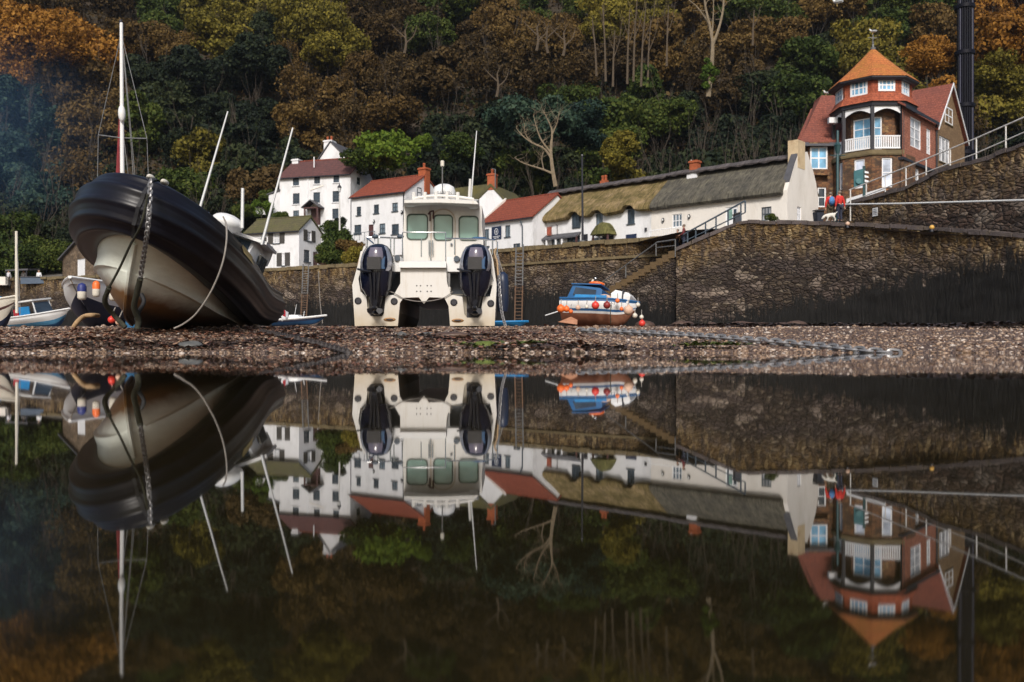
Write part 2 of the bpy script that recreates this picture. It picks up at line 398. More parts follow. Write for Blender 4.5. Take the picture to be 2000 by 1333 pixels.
def leafmat(name, cols, hue=.0):
    t = NT(name)
    g = t.n('NewGeometry'); oi = t.n('ObjectInfo')
    n = t.noise(t.coord('Object'), .35, 3)
    f = t.math('ADD', t.math('MULTIPLY', g.outputs['Random Per Island'], .55), t.math('MULTIPLY', n.outputs['Fac'], .5))
    f = t.math('ADD', f, t.math('MULTIPLY', t.math('SUBTRACT', oi.outputs['Random'], .5), .35))
    c = t.ramp(f, [(.15 + .7*i/(len(cols)-1), k) for i, k in enumerate(cols)])
    m = t.out(c, .75, 0, .25)
    tr = t.n('BsdfTranslucent'); t.l(c, tr.inputs['Color'])
    ms = t.n('MixShader'); ms.inputs[0].default_value = .25
    t.l(t.p.outputs[0], ms.inputs[1]); t.l(tr.outputs[0], ms.inputs[2]); t.l(ms.outputs[0], t.t.nodes['Material Output'].inputs['Surface'])
    return m
LEAF = {
 'O': leafmat('orange_leaves', [(.11,.048,.007), (.26,.115,.013), (.39,.19,.03)]),
 'R': leafmat('russet_leaves', [(.046,.028,.008), (.112,.066,.016), (.165,.105,.028)]),
 'B': leafmat('dark_brown_leaves', [(.024,.016,.006), (.064,.040,.013), (.11,.070,.022)]),
 'D': leafmat('dark_evergreen_leaves', [(.004,.009,.006), (.013,.023,.010), (.036,.046,.013)]),
 'G': leafmat('green_leaves', [(.016,.032,.006), (.046,.072,.010), (.095,.115,.018)]),
 'Y': leafmat('olive_yellow_leaves', [(.055,.048,.007), (.135,.115,.013), (.23,.185,.024)]),
 'T': leafmat('blue_green_leaves', [(.009,.022,.020), (.022,.050,.036), (.05,.085,.05)]),  # teal also paints the bluish haze into the far-left trees
 'V': leafmat('vivid_green_leaves', [(.024,.055,.005), (.065,.115,.009), (.125,.18,.016)]),
}
# ------------------------------------------------------------------ camera, light, world
cam = bpy.data.cameras.new('camera'); camo = bpy.data.objects.new('camera', cam); COL.objects.link(camo)
cam.sensor_width = 36; cam.lens = 36*F/2000; cam.clip_end = 2000; cam.clip_start = .05
camo.location = (0, 0, CAMZ); camo.rotation_euler = (R(90), 0, 0); cam.shift_y = (Y0 - 666.5)/2000
cam.dof.use_dof = True; cam.dof.focus_distance = 17; cam.dof.aperture_fstop = 2.1
SC.camera = camo
SUN_AZ, SUN_EL = R(184), R(38)         # azimuth clockwise from +Y
sd = Vector((math.sin(SUN_AZ)*math.cos(SUN_EL), math.cos(SUN_AZ)*math.cos(SUN_EL), math.sin(SUN_EL)))
sun = bpy.data.lights.new('sun', 'SUN'); suno = bpy.data.objects.new('sun', sun); COL.objects.link(suno)
sun.energy = 2.5; sun.angle = R(14); sun.color = (1, .945, .875)
suno.rotation_euler = sd.to_track_quat('Z', 'Y').to_euler(); suno.location = sd*50
w = bpy.data.worlds.new('World'); SC.world = w; w.use_nodes = True
nt = w.node_tree; sky = nt.nodes.new('ShaderNodeTexSky'); sky.sky_type = 'NISHITA'; sky.sun_disc = False
sky.sun_elevation = SUN_EL; sky.sun_rotation = SUN_AZ; sky.dust_density = 3; sky.air_density = 1.2
nt.links.new(sky.outputs[0], nt.nodes['Background'].inputs[0]); nt.nodes['Background'].inputs[1].default_value = .085
SC.view_settings.view_transform = 'Standard'; SC.view_settings.look = 'None'; SC.view_settings.gamma = 1; SC.view_settings.exposure = 0.44
SC.cycles.max_bounces = 6; SC.cycles.diffuse_bounces = 3; SC.cycles.glossy_bounces = 4; SC.cycles.transparent_max_bounces = 6
SC.cycles.caustics_reflective = False; SC.cycles.caustics_refractive = False

# ------------------------------------------------------------------ beach, pool
def hnoise(x, y, s):
    return (math.sin(x*1.7*s + 1.3*math.sin(y*1.1*s)) + math.sin(y*2.3*s + 1.7*math.sin(x*.9*s + 2)) + math.sin((x+y)*1.3*s + 4))/3
def gz(x, y):
    z = interp(y + .35*hnoise(x, 0, .5) + .22*hnoise(x + 3, 1, 1.9), [-10, 6, 8.9, 9.7, 11, 12.5, 15, 18, 25, 40, 60, 110], [-.6, -.42, -.10, 0, .10, .20, .35, .42, .55, .92, 1.3, 1.5])
    if y > 9: z += .022*hnoise(x, y, 2.2)*min(1, (y-9)/2) + .03*hnoise(x, y, .8)*min(1, (y-9)/4)
    return z
xs = [-70 + 2*i for i in range(24)] + [-22 + .16*i for i in range(282)] + [23.2 + 2*i for i in range(20)]
ys = [-12, -4, 2, 5, 7, 8] + [8.6 + .13*i for i in range(80)] + [19.2 + .5*i for i in range(22)] + [31 + 4*i for i in range(22)]
def gravelmat():
    t = NT('shingle_ground'); v = t.coord('Object')
    vo = t.n('TexVoronoi'); vo.inputs['Scale'].default_value = 34; t.l(v, vo.inputs['Vector'])
    ve = t.n('TexVoronoi'); ve.feature = 'DISTANCE_TO_EDGE'; ve.inputs['Scale'].default_value = 34; t.l(v, ve.inputs['Vector'])
    sp = t.n('SeparateColor'); t.l(vo.outputs['Color'], sp.inputs[0])
    c = t.ramp(sp.outputs[0], [(0, (.05,.032,.026)), (.4, (.18,.11,.08)), (.75, (.32,.20,.15)), (1, (.46,.34,.27))])
    c = t.mix(t.ramp(ve.outputs['Distance'], [(0, .85), (.2, 0.0)]), c, (.03,.02,.016))
    n = t.noise(v, .5, 6, .7); c = t.mix(t.ramp(n.outputs['Fac'], [(.45, 0.0), (.7, .6)]), c, (.06,.035,.025))
    m = t.out(c, .55, 0, .5); t.bump(ve.outputs['Distance'], 1.0, .04); return m
GRAVEL = gravelmat()
g = MB().grid([[(x, y, gz(x, y)) for x in xs] for y in ys]); ground = struct(g.build('ground', GRAVEL, None, 60, False))
t = NT('still_water'); v = t.coord('Object', (1.6, .12, 1)); nn = t.noise(v, 1.1, 2, .5)
WATER = t.out((.012,.0095,.0035), 0.022, 0, .5); t.p.inputs['IOR'].default_value = 1.72; sy_ = t.n('SeparateXYZ'); t.l(t.coord('Object'), sy_.inputs[0]); n9 = t.noise(t.coord('Object', (9, 5, 1)), 2.2, 3, .6)
hh_ = t.math('ADD', nn.outputs['Fac'], t.math('MULTIPLY', n9.outputs['Fac'], t.ramp(sy_.outputs['Y'], [(.0, .18), (.24, .12), (.34, .0)])))
t.bump(hh_, .06, .02)
water = struct(MB().add([(-60,-12,0),(60,-12,0),(60,14,0),(-60,14,0)], [(0,1,2,3)]).build('water', WATER, None, None, False))

# pebbles: uncountable shingle, one object
rng = np.random.default_rng(3)
def shingle(name, n, xr, yr, s0, s1, m, flat=.55, dens=None):
    import bmesh
    bm = bmesh.new(); bmesh.ops.create_icosphere(bm, subdivisions=1, radius=1); bv = np.array([v.co[:] for v in bm.verts]); bf = np.array([[v.index for v in f.verts] for f in bm.faces]); bm.free()
    X = rng.uniform(xr[0], xr[1], n); Y = yr[0] + (yr[1]-yr[0])*rng.uniform(0, 1, n)**1.5
    Z = np.array([gz(a, b) for a, b in zip(X, Y)])
    k = Z > -.05; X, Y, Z = X[k], Y[k], Z[k]; n = len(X)
    S = s0*(s1/s0)**(rng.uniform(0, 1, n)**2.2)
    ang = rng.uniform(0, 6.28, n); sx = S*rng.uniform(.8, 1.5, n); sy = S*rng.uniform(.7, 1.1, n); sz = S*rng.uniform(.35, flat+.25, n)
    jit = rng.uniform(.78, 1.15, (n, len(bv), 1)); P = bv[None]*jit
    P = P*np.stack([sx, sy, sz], 1)[:, None]
    ca, sa = np.cos(ang)[:, None], np.sin(ang)[:, None]
    x = P[..., 0]*ca - P[..., 1]*sa + X[:, None]; y = P[..., 0]*sa + P[..., 1]*ca + Y[:, None]; z = P[..., 2] + (Z + sz*.35)[:, None]
    V = np.stack([x, y, z], -1).reshape(-1, 3); Fc = (bf[None] + (np.arange(n)*len(bv))[:, None, None]).reshape(-1)
    return raw_mesh(name, V, Fc, 3, m)
def raw_mesh(name, V, Fc, k, m, parent=None):
    me = bpy.data.meshes.new(name); nf = len(Fc)//k
    me.vertices.add(len(V)); me.vertices.foreach_set('co', np.asarray(V, dtype=np.float32).ravel())
    me.loops.add(len(Fc)); me.loops.foreach_set('vertex_index', np.asarray(Fc, dtype=np.int32))
    me.polygons.add(nf); me.polygons.foreach_set('loop_start', np.arange(nf, dtype=np.int32)*k)
    me.update(calc_edges=True); me.materials.append(m)
    o = bpy.data.objects.new(name, me); COL.objects.link(o)
    if parent is not None: o.parent = parent
    return o
def pebblemat(name, stops, rough=.45):
    t = NT(name); g_ = t.n('NewGeometry'); n = t.noise(t.coord('Object'), 40, 3)
    c = t.ramp(g_.outputs['Random Per Island'], stops)
    c = t.mix(t.ramp(n.outputs['Fac'], [(.4, .45), (.65, 0.0)]), c, (.04,.025,.02))
    return t.out(c, rough)
PEB = pebblemat('shingle_pebbles', [(0, (.03,.02,.018)), (.2, (.12,.068,.048)), (.45, (.25,.16,.10)), (.7, (.38,.255,.17)), (.88, (.50,.38,.29)), (.97, (.64,.56,.50))])
sh = tag(struct(shingle('shingle', 62000, (-12, 15), (9.3, 20), .008, .030, PEB), 'stuff'), 'brown and pink shingle pebbles covering the bank beside the pool', 'shingle')
sh2 = tag(struct(shingle('beach_stones', 2200, (-15, 18), (9.5, 26), .022, .065, PEB, .5), 'stuff'), 'larger stones strewn over the shingle bank', 'stones')
# fallen leaves and weed scraps on the bank (stuff)
def scraps(name, n, xr, yr, s, m, up=.012, clump=None):
    X = rng.uniform(xr[0], xr[1], n); Y = rng.uniform(yr[0], yr[1], n)
    if clump is not None:
        c = clump[rng.integers(0, len(clump), n)]; X = c[:, 0] + rng.normal(0, 1, n)*c[:, 2]; Y = c[:, 1] + rng.normal(0, 1, n)*c[:, 3]
    V = []; Fc = []
    for a, b in zip(X, Y):
        z = gz(a, b)
        if z < -.01: continue
        th = random.uniform(0, 6.28); q = s*random.uniform(.5, 1.6); ti = random.uniform(-.7, .7); tj = random.uniform(-.7, .7)
        i = len(V)
        for p, r in ((-1, -.5), (.1, -.75), (1, 0), (.1, .75), (-.9, .5)):
            x, y = p*q, r*q*.8
            V.append((a + x*math.cos(th) - y*math.sin(th), b + x*math.sin(th) + y*math.cos(th), z + up + .01 + abs(ti*x) + abs(tj*y) + random.uniform(0, .014)))
        Fc += [i, i+1, i+2, i+3, i+4]
    return raw_mesh(name, np.array(V), np.array(Fc), 5, m)
LEAFLIT = pebblemat('dead_leaf_litter', [(0, (.08,.03,.02)), (.35, (.22,.085,.05)), (.7, (.36,.17,.09)), (1, (.52,.33,.22))], .6)
WEED = pebblemat('brown_seaweed', [(0, (.015,.011,.009)), (.5, (.035,.022,.016)), (1, (.075,.045,.03))], .4)
GREENWEED = pebblemat('green_seaweed', [(0, (.05,.08,.01)), (.5, (.12,.17,.02)), (1, (.22,.26,.05))], .5)
tag(struct(scraps('fallen_leaves', 5200, (-13, 1), (9.5, 14.5), .035, LEAFLIT), 'stuff'), 'reddish fallen leaves scattered over the left half of the shingle', 'leaves')
cl = []
for px, py, D, a, b in ((60,690,10.1,.5,.12),(80,682,10.8,.6,.2),(250,680,10.9,.4,.2),(330,688,10.1,.6,.15),(440,684,10.6,.5,.2),(560,660,12.8,.8,.3),(620,672,11.6,.4,.2),(430,652,14,1.2,.4),(900,662,12.5,.5,.15),(860,670,11.6,.4,.15),(1150,688,10.1,.5,.1),(1060,690,9.9,.6,.1),(700,655,13.6,1.0,.4)):
    P = at(px, py, D); cl.append((P.x, P.y, a, b))
tag(struct(scraps('seaweed', 3600, (0,1), (0,1), .03, WEED, .012, np.array(cl)), 'stuff'), 'dark brown seaweed lying in patches on the shingle', 'seaweed')
cl = []
for i in range(60):
    px = lerp(1330, 2050, i/59); py = lerp(646, 657, min(1, i/40)) + random.uniform(-1, 1); P = at(px, py, interp(py, [644, 650, 660], [26, 20, 15.5])); cl.append((P.x, P.y, .25, .22))
tag(struct(scraps('seaweed_line', 3800, (0,1), (0,1), .055, WEED, .03, np.array(cl)), 'stuff'), 'long line of brown seaweed left along the right of the beach', 'seaweed')
P1, P2 = at(945, 684, 10.3), at(1410, 686, 10.2)
tag(struct(scraps('green_weed', 420, (0,1), (0,1), .035, GREENWEED, .02, np.array([(P1.x, P1.y, .14, .09), (P2.x, P2.y, .14, .06), (P2.x - .3, P2.y, .1, .04), (P1.x+.5, P1.y+.1, .1, .06)])), 'stuff'), 'bright green weed growing at the edge of the pool', 'seaweed')
def rock(name, P, r, m, label, seed, group=None):
    rr = random.Random(seed); mb = MB().ball((0,0,0), 1, 16, 10)
    mb.v = [tuple(Vector((p[0]*r[0], p[1]*r[1], p[2]*r[2]))*(1 + .13*hnoise(p[0]*2 + seed, p[1]*2 + p[2]*1.5, 1)) + Vector(P)) for p in mb.v]
    return tag(mb.build(name, m, None, 60), label, 'rock', group)
ROCKG = mat('grey_wet_stone', (.10,.10,.095), .4, .35, 8, .3, 30, .01)
ROCKB = mat('brown_wet_stone', (.075,.045,.032), .45, .4, 8, .4, 30, .01, dirt=(.16,.10,.07), dscale=6)
ROCKGREEN = mat('weed_covered_stone', (.10,.13,.02), .6, .5, 9, .6, 40, .015, dirt=(.03,.03,.012), dscale=8)
for px, py, D, r, m, lb in ((372, 689, 10.2, (.13,.10,.07), ROCKG, 'smooth grey boulder standing at the pool edge below the black boat'),
        (948, 686, 10.3, (.15,.12,.06), ROCKGREEN, 'stone draped in bright green weed at the pool edge'),
        (882, 663, 12.4, (.26,.15,.055), ROCKB, 'low reddish brown rock on the shingle behind the green weedy stone'),
        (785, 670, 11.8, (.07,.06,.06), ROCKG, 'small upright grey stone on the shingle in front of the catamaran'),
        (985, 688, 10.0, (.07,.06,.035), ROCKG, 'pale grey pebble just right of the green weedy stone'),
        (1072, 690, 9.9, (.11,.07,.04), ROCKB, 'dark wet stone lying half in the pool below the blue fishing boat'),
        (835, 660, 12.8, (.12,.1,.03), ROCKG, 'flat bluish stone left of the low reddish brown rock')):
    P = at(px, py, D); P.z = gz(P.x, P.y) + r[2]*.45
    rock('boulder' if r[0] > .12 else 'stone', P, r, m, lb, int(px))
for i, (px, D) in enumerate(((1445, 36), (1462, 35), (1490, 35), (1525, 33), (1340, 36), (1390, 36), (1190, 30), (1260, 31), (1555,32), (1330,33))):
    P = at(px, 640, D); P.z = gz(P.x, P.y) + .06
    rock('stone', P, (random.uniform(.25, .5), .25, random.uniform(.1, .2)), ROCKB, 'weedy brown stone lying along the foot of the right quay wall', i + 40, 'stones along the foot of the quay wall')

# ------------------------------------------------------------------ quay walls
def wall(name, pts, zb, thick, m, label, cat='wall', algae=lambda u: -9, lich=1.4, du=.45, dv=.34, jit=.05, coping=None, seed=1, copr=(.28,.16), u0=0):
    """pts: points along the top edge (Vector). Front face is towards -normal; returns the thing with face and coping"""
    rr = random.Random(seed); L = [0]
    for a, b in zip(pts, pts[1:]): L.append(L[-1] + (b.xy - a.xy).length)
    nU = max(2, int(L[-1]/du)); us = [L[-1]*i/nU for i in range(nU+1)]
    def pt(u):
        for i in range(len(pts)-1):
            if u <= L[i+1] or i == len(pts)-2:
                return pts[i].lerp(pts[i+1], (u - L[i])/(L[i+1]-L[i])), (pts[i+1].xy - pts[i].xy).normalized()
    zt = max(p.z for p in pts); nV = max(2, int((zt - zb)/dv))
    mb = MB(); mb.uv = []; wet = []; lc = []; rows = []
    for j in range(nV+1):
        row = []
        for u in us:
            p, d = pt(u); n = Vector((d.y, -d.x, 0)); z = lerp(zb, p.z, j/nV)
            q = Vector((p.x, p.y, z)) + n*rr.uniform(-jit, jit) + Vector((0, 0, rr.uniform(-jit, jit)*.6 if j == nV else 0))
            row.append(q); mb.uv.append((u + u0, z)); wet.append(.5 + (algae(u) - z)*.42); lc.append(max(0, 1 - (p.z - z)/lich))
        rows.append(row)
    mb.grid(rows)
    base = len(mb.v)                                   # top and back sheet
    back = []
    for u in us:
        p, d = pt(u); n = Vector((-d.y, d.x, 0))*thick
        back.append((p + n, (p + n).to_3d()))
    o = len(mb.v)
    for k, u in enumerate(us): mb.v.append(tuple(back[k][0])); mb.uv.append((u + u0, zt + thick)); wet.append(-1); lc.append(1)
    for k, u in enumerate(us): q = back[k][0]; mb.v.append((q.x, q.y, zb)); mb.uv.append((u + u0, 0)); wet.append(-1); lc.append(0)
    tr = nV*(nU+1)
    for k in range(nU):
        mb.f.append((tr+k, tr+k+1, o+k+1, o+k)); mb.f.append((o+k, o+k+1, o+nU+1+k+1, o+nU+1+k))
    for k in (0, nU): mb.f.append(tuple(j*(nU+1)+k for j in range(nV+1)) + (o+k, o+nU+1+k))
    mb.att = {'wet': wet, 'lich': lc}
    c = pt(L[-1]/2)[0]; root = thing(name, label, cat, (c.x, c.y, zb))
    mb.build('stone_face', m, root, 50)
    if coping is not None:
        cb = MB(); u = 0
        while u < L[-1] - .2:
            w_ = rr.uniform(.5, 1.1); p, d = pt(u + .01); q, _ = pt(min(L[-1], u + w_ - .03)); n = Vector((d.y, -d.x, 0))
            h = copr[0]*rr.uniform(.75, 1.2); o_ = copr[1]*rr.uniform(.4, 1.2); dz = rr.uniform(-.03, .03)
            a = [p + n*o_, q + n*o_, q - n*thick*.98, p - n*thick*.98]
            cb.slab([v_ + Vector((0,0,h*.6 + dz)) for v_ in a], (0, 0, -h)); u += w_
        cb.build('coping', coping, root)
    return root
qz = 6.8
QP = [atz(px, py, qz) for px, py in ((-330,557),(0,547.5),(130,543),(530,527.5),(690,519),(975,491),(1130,478),(1250,469.5),(1330,465))]
wall('harbour_wall', QP, .9, .6, QUAYSTONE, 'long rubble stone quay wall running behind the boats below the white cottages', algae=lambda u: 3.7, lich=2.2, coping=STONEMID, seed=2)
# string course along the upper part of the quay wall
mb = MB()
for a, b in zip(QP[5:], QP[6:]):
    d = (b.xy - a.xy).normalized(); n = Vector((d.y, -d.x, 0)); da = Vector((0,0,-.95))
    mb.slab([a + da + n*.12, b + da + n*.12, b + da - n*.02, a + da - n*.02], (0,0,-.16))
mb.build('string_course', STONEMID, bpy.data.objects['harbour_wall'])
RP = [at(1321,488,52), at(1365,469,51.4), at(1412,448,51), at(1448,434.5,50.3), at(1600,437,47.5), at(1690,441,45.5), at(1820,448,42.5), at(2000,462,38), at(2330,495,32)]
wall('harbour_quay', RP, .7, 1.2, QUAYSTONE, 'tall weed-stained stone quay wall on the right with a sloping ramp top', algae=lambda u: interp(u, [0, 8, 14, 22, 30], [1.4, 2.5, 3.4, 4.0, 4.2]), lich=2.0, coping=STONEDARK, seed=5, copr=(.2,.1), u0=40, du=.32, dv=.28, jit=.07)
e0 = RP[0]; e1 = at(1330, 492, 58); e1.z = e0.z
wall('ramp_end_wall', [e1, e0], .7, .6, QUAYSTONE, 'dark stone end face of the quay beside the stairway', algae=lambda u: 1.8, lich=.8, seed=6, u0=80)
# stair flight against the quay wall
A, B = at(1172, 576, 58.6), at(1319, 490, 53.4)
st = wall('stone_stairs', [A, B], .8, .3, QUAYSTONE, 'worn stone stairway climbing the quay wall to the right behind the blue fishing boat', 'stairs', algae=lambda u: 3.2 - u*.15, lich=.7, seed=8, u0=95)
d = (B.xy - A.xy).normalized(); n = Vector((-d.y, d.x, 0)); mb = MB(); NS = 13
for i in range(NS):
    a = A.lerp(B, i/NS); b = A.lerp(B, (i+1)/NS); z = b.z
    mb.slab([Vector((a.x, a.y, z)) - n*.06, Vector((b.x, b.y, z)) - n*.06, Vector((b.x, b.y, z)) + n*2.3, Vector((a.x, a.y, z)) + n*2.3], (0,0,-.42))
mb.build('steps', STEPSTONE, st)
def rails(root, name, pts, r, m, n=8):
    MB().tube(pts, r, n).build(name, m, root, 40)
# handrail on the stairs
hr = thing('handrail', 'grey pipe handrail sloping down the quay stairway', 'handrail', tuple(at(1318, 490, 53.6)))
hp = [at(1165,560.5,59.0), at(1284,473.5,54.6), at(1319,468.5,53.3)]
rails(hr, 'rail', hp, .045, GREYMETAL)
for t_, px in ((.05, 0), (.5, 0), (.98, 0)):
    p = hp[0].lerp(hp[1], t_); MB().tube([p, p - Vector((0,0,.75))], .035).build('post', GREYMETAL, hr, 40)
p = hp[2]; MB().tube([p, p - Vector((0,0,1.0))], .035).build('post', GREYMETAL, hr, 40)
rails(hr, 'rail', [at(1284,484,54.6), at(1319,480,53.3)], .03, GREYMETAL)
# blue railing on the ramp
br = thing('railing', 'dark blue-grey railing climbing the ramp beside the long thatched cottage', 'railing', tuple(at(1400, 455, 51.2)))
def brp(px, y): return at(px, y, lerp(52.6, 50.6, (px-1342)/113))
rails(br, 'top_rail', [brp(1334,459), brp(1455.5,392.5)], .05, RAILBLUE)
rails(br, 'mid_rail', [brp(1334,473), brp(1455.5,415.5)], .035, RAILBLUE)
for px, ya, yb in ((1343,454,482),(1359,445,474),(1378,435,465),(1398.5,424,456),(1422,411,444),(1447,397,434)):
    MB().tube([brp(px,ya), brp(px,yb)], .045).build('post', RAILBLUE, br, 40)
MB().tube([brp(1455.5,392.5), brp(1455.5,415.5)], .045).build('end_loop', RAILBLUE, br, 40)
# upper parapet wall with its rails
PA, PB = Vector((19.1,53.5,0)), Vector((23.33,42.0,0)); pu = (PB.xy - PA.xy).normalized()
def onp(px, py, off=0):
    s, z = uz(PA - Vector((pu.y,-pu.x,0))*off, pu, px, py); q = PA + Vector((pu.x,pu.y,0))*s - Vector((pu.y,-pu.x,0))*off; q.z = z; return q
PT = [onp(px, py) for px, py in ((1643,418),(1662,397),(1715,383),(1772,368),(1829,337),(1882,321),(1911,317),(1964,296),(2000,284),(2060,262),(2200,205))]
wall('parapet_wall', PT, 5.0, .7, PARASTONE, 'brown stone parapet wall rising to the right above the quay under a white rail', lich=2.4, coping=STONEDARK, seed=11, copr=(.2,.1), u0=120, du=.3, dv=.26)
ur = thing('railing', 'off-white two-bar railing sloping up along the top of the parapet wall', 'railing', tuple(onp(1800, 368, .3)))
rails(ur, 'top_rail', [onp(1659,371.5,.3), onp(1766,328.5,.3), onp(1904,271.6,.3), onp(2000,229.5,.3), onp(2120,176,.3)], .038, RAILWHITE)
rails(ur, 'mid_rail', [onp(1659,395,.3), onp(1766,353,.3), onp(1904,301,.3), onp(2000,259,.3), onp(2120,207,.3)], .032, RAILWHITE)
for px, ya, yb in ((1661,371,432),(1692,358.5,400),(1729,343.5,388),(1769.5,327.5,372),(1809,311.5,354),(1856,292,338),(1907,271,322),(1964.5,246,300),(2030,216,280)):
    MB().tube([onp(px,ya,.3 if px > 1665 else -.3), onp(px,yb,.3 if px > 1665 else -.3)], .036).build('post', RAILWHITE, ur, 40)
lr = thing('handrail', 'long white pipe rail running level along the face of the parapet wall', 'handrail', tuple(onp(1640, 433, -.35)))
rails(lr, 'rail', [onp(1638,398.6,-.35), onp(1650,399.6,-.35), onp(1760,398,-.35), onp(2000,391.3,-.35), onp(2120,387,-.35)], .045, ALU)
MB().tube([onp(1638,398.6,-.35), onp(1638,434,-.35)], .04).build('post', RAILBLUE, lr, 40)
ns = thing('notice', 'small white notice fixed to the parapet wall under the white pipe rail', 'notice', tuple(onp(1708.5, 415, -.12)))
q = [onp(1704,407.5,-.12), onp(1713.5,405.5,-.12), onp(1713.5,421.5,-.12), onp(1704,423.5,-.12)]
MB().slab(q, (.05,.05,0)).build('panel', WHITEPAINT, ns)
mb = MB()
for i in range(4):
    y = 409.5 + i*3.2; mb.slab([onp(1705.5,y,-.127), onp(1712,y-1.2,-.127), onp(1712,y-.2,-.127), onp(1705.5,y+1,-.127)], (.004,.004,0))
mb.build('print_lines', GREYMETAL, ns)
for px, py, lb in ((1655.5,437.5,'pale round light on the quay edge by the foot of the white rail'), (1820,444.5,'yellow round light on the quay edge below the long parapet wall')):
    D = interp(px, [1600,1690,1820], [47.3,45.3,42.3]); p = at(px, py, D)
    q = thing('quay_light', lb, 'light', (p.x, p.y, p.z-.12)); MB().ball(p, .11).build('globe', BUOYPEACH if px < 1700 else mat('yellow_globe', (.62,.36,.08), .5, .1), q, 60)
    MB().lathe([(.09,-.2),(.07,-.06)], p, 10).build('base', BLACKPAINT, q, 40)

# ------------------------------------------------------------------ street and hill
def yw(x):
    return float(np.interp(x, [p.x for p in QP[:-1]] + [9.3, 13.0, 16.0, 21.1, 30], [p.y for p in QP[:-1]] + [52.5, 50.4, 47.3, 38.3, 28]))
def wt(x): return interp(x, [10, 12, 16.5, 21.5, 26], [6.7, 6.7, 6.2, 4.5, 3.5])
def zt(x, y):
    t = (y - yw(x))/(115 - yw(x)); return wt(x) + (14.5 - wt(x))*max(0, t)**1.5 - .05
def hz(x, y):
    if y < 112: return zt(x, y)
    return zt(x, 112) + (y - 112)*.86 + 2.2*hnoise(x, y, .06)*min(1, (y-112)/20) + .5*hnoise(x, y, .25)*min(1, (y-112)/10)
PAVING = mat('street_paving', (.12,.11,.10), .9, .25, 1, .2, 9, .02)
gx = [-140 + 4*i for i in range(24)] + [-44 + 1.2*i for i in range(74)] + [46 + 4*i for i in range(28)]
street = struct(MB().grid([[(x, lerp(yw(x) + .35, 112, f), zt(x, lerp(yw(x) + .35, 112, f))) for x in gx] for f in [0, .03, .07, .12, .2, .3, .4, .5, .6, .7, .8, .9, 1]]).build('street', PAVING, None, 60, False))
UNDER = mat('woodland_floor', (.035,.024,.014), .95, .4, .35, .9, 1.2, .4, dirt=(.03,.035,.013), dscale=.12, damt=.8)
hill = struct(MB().grid([[(x, y, hz(x, y)) for x in [-150 + 5*i for i in range(62)]] for y in [111.9 + 3*i for i in range(45)]]).build('hill', UNDER, None, 60, False))

# ------------------------------------------------------------------ trees
def crown_mesh(name, seed, W, H, lobes, nleaf, ls, m, top=.2, ragged=.35, droop=0.0):
    r = np.random.default_rng(seed)
    L = []
    for i in range(lobes):
        a = r.uniform(0, 6.28); q = math.sqrt(r.uniform(0, 1))*.62; h = r.uniform(-.42, .55)
        k = math.sqrt(max(.1, 1 - (h*.9)**2))
        L.append((q*math.cos(a)*W/2*k, q*math.sin(a)*W/2*k, h*H/2 + droop*q*H, r.uniform(.24, .44)*W*.5*(1 - .35*abs(h))))
    L = np.array(L)
    wts = L[:, 3]**2; wts /= wts.sum()
    idx = r.choice(lobes, nleaf, p=wts); c = L[idx]
    d = r.normal(0, 1, (nleaf, 3)); d[:, 2] += top; d /= np.linalg.norm(d, axis=1)[:, None]
    rad = c[:, 3]*(1 - ragged*r.uniform(0, 1, nleaf)**1.5 + .22*r.normal(0, 1, nleaf)*ragged)
    P = c[:, :3] + d*rad[:, None]*np.array([1.1, 1.1, .85])
    ph = np.sin(P[:, 0]*1.9 + seed) + np.sin(P[:, 1]*2.2 + 1.3*np.sin(P[:, 2]*1.7)) + np.sin(P[:, 2]*2.6 + P[:, 0])
    keep = ph > -1.25; P, d = P[keep], d[keep]; n = len(P)
    nr = d*.7 + r.normal(0, .55, (n, 3)); nr /= np.linalg.norm(nr, axis=1)[:, None]
    tt = np.cross(nr, r.normal(0, 1, (n, 3))); tt /= np.linalg.norm(tt, axis=1)[:, None]; bb = np.cross(nr, tt)
    s = (ls*r.uniform(.55, 1.35, n))[:, None]
    V = np.stack([P - tt*s*.55, P - bb*s*.38 + nr*s*.12, P + tt*s*.6, P + bb*s*.38 + nr*s*.12], 1).reshape(-1, 3)
    me = bpy.data.meshes.new(name); n4 = len(V)
    me.vertices.add(n4); me.vertices.foreach_set('co', V.astype(np.float32).ravel())
    me.loops.add(n4); me.loops.foreach_set('vertex_index', np.arange(n4, dtype=np.int32))
    me.polygons.add(n4//4); me.polygons.foreach_set('loop_start', np.arange(0, n4, 4, dtype=np.int32))
    me.update(calc_edges=True); me.materials.append(m); return me
def limb_pts(r, p, d, L, r0, depth, mb, n=6, spread=.55, up=.12, kids=3):
    pts = [p]; q = p.copy(); dd = d.copy(); seg = 5
    for i in range(seg):
        dd = (dd + Vector((r.uniform(-.16,.16), r.uniform(-.16,.16), r.uniform(-.06,.14) + up*.3))).normalized(); q = q + dd*L/seg; pts.append(q.copy())
    mb.tube(pts, [lerp(r0, r0*.45, i/seg) for i in range(seg+1)], n, False)
    if depth > 0:
        for k in range(kids):
            i = r.choice([2,3,4,5]); a = r.uniform(0, 6.28)
            side = Vector((math.cos(a), math.sin(a), r.uniform(-.1,.5)))*spread
            limb_pts(r, pts[i], (dd + side).normalized(), L*r.uniform(.5,.75), r0*lerp(.8,.42,i/seg)*.75, depth-1, mb, max(3, n-2), spread, up, kids)
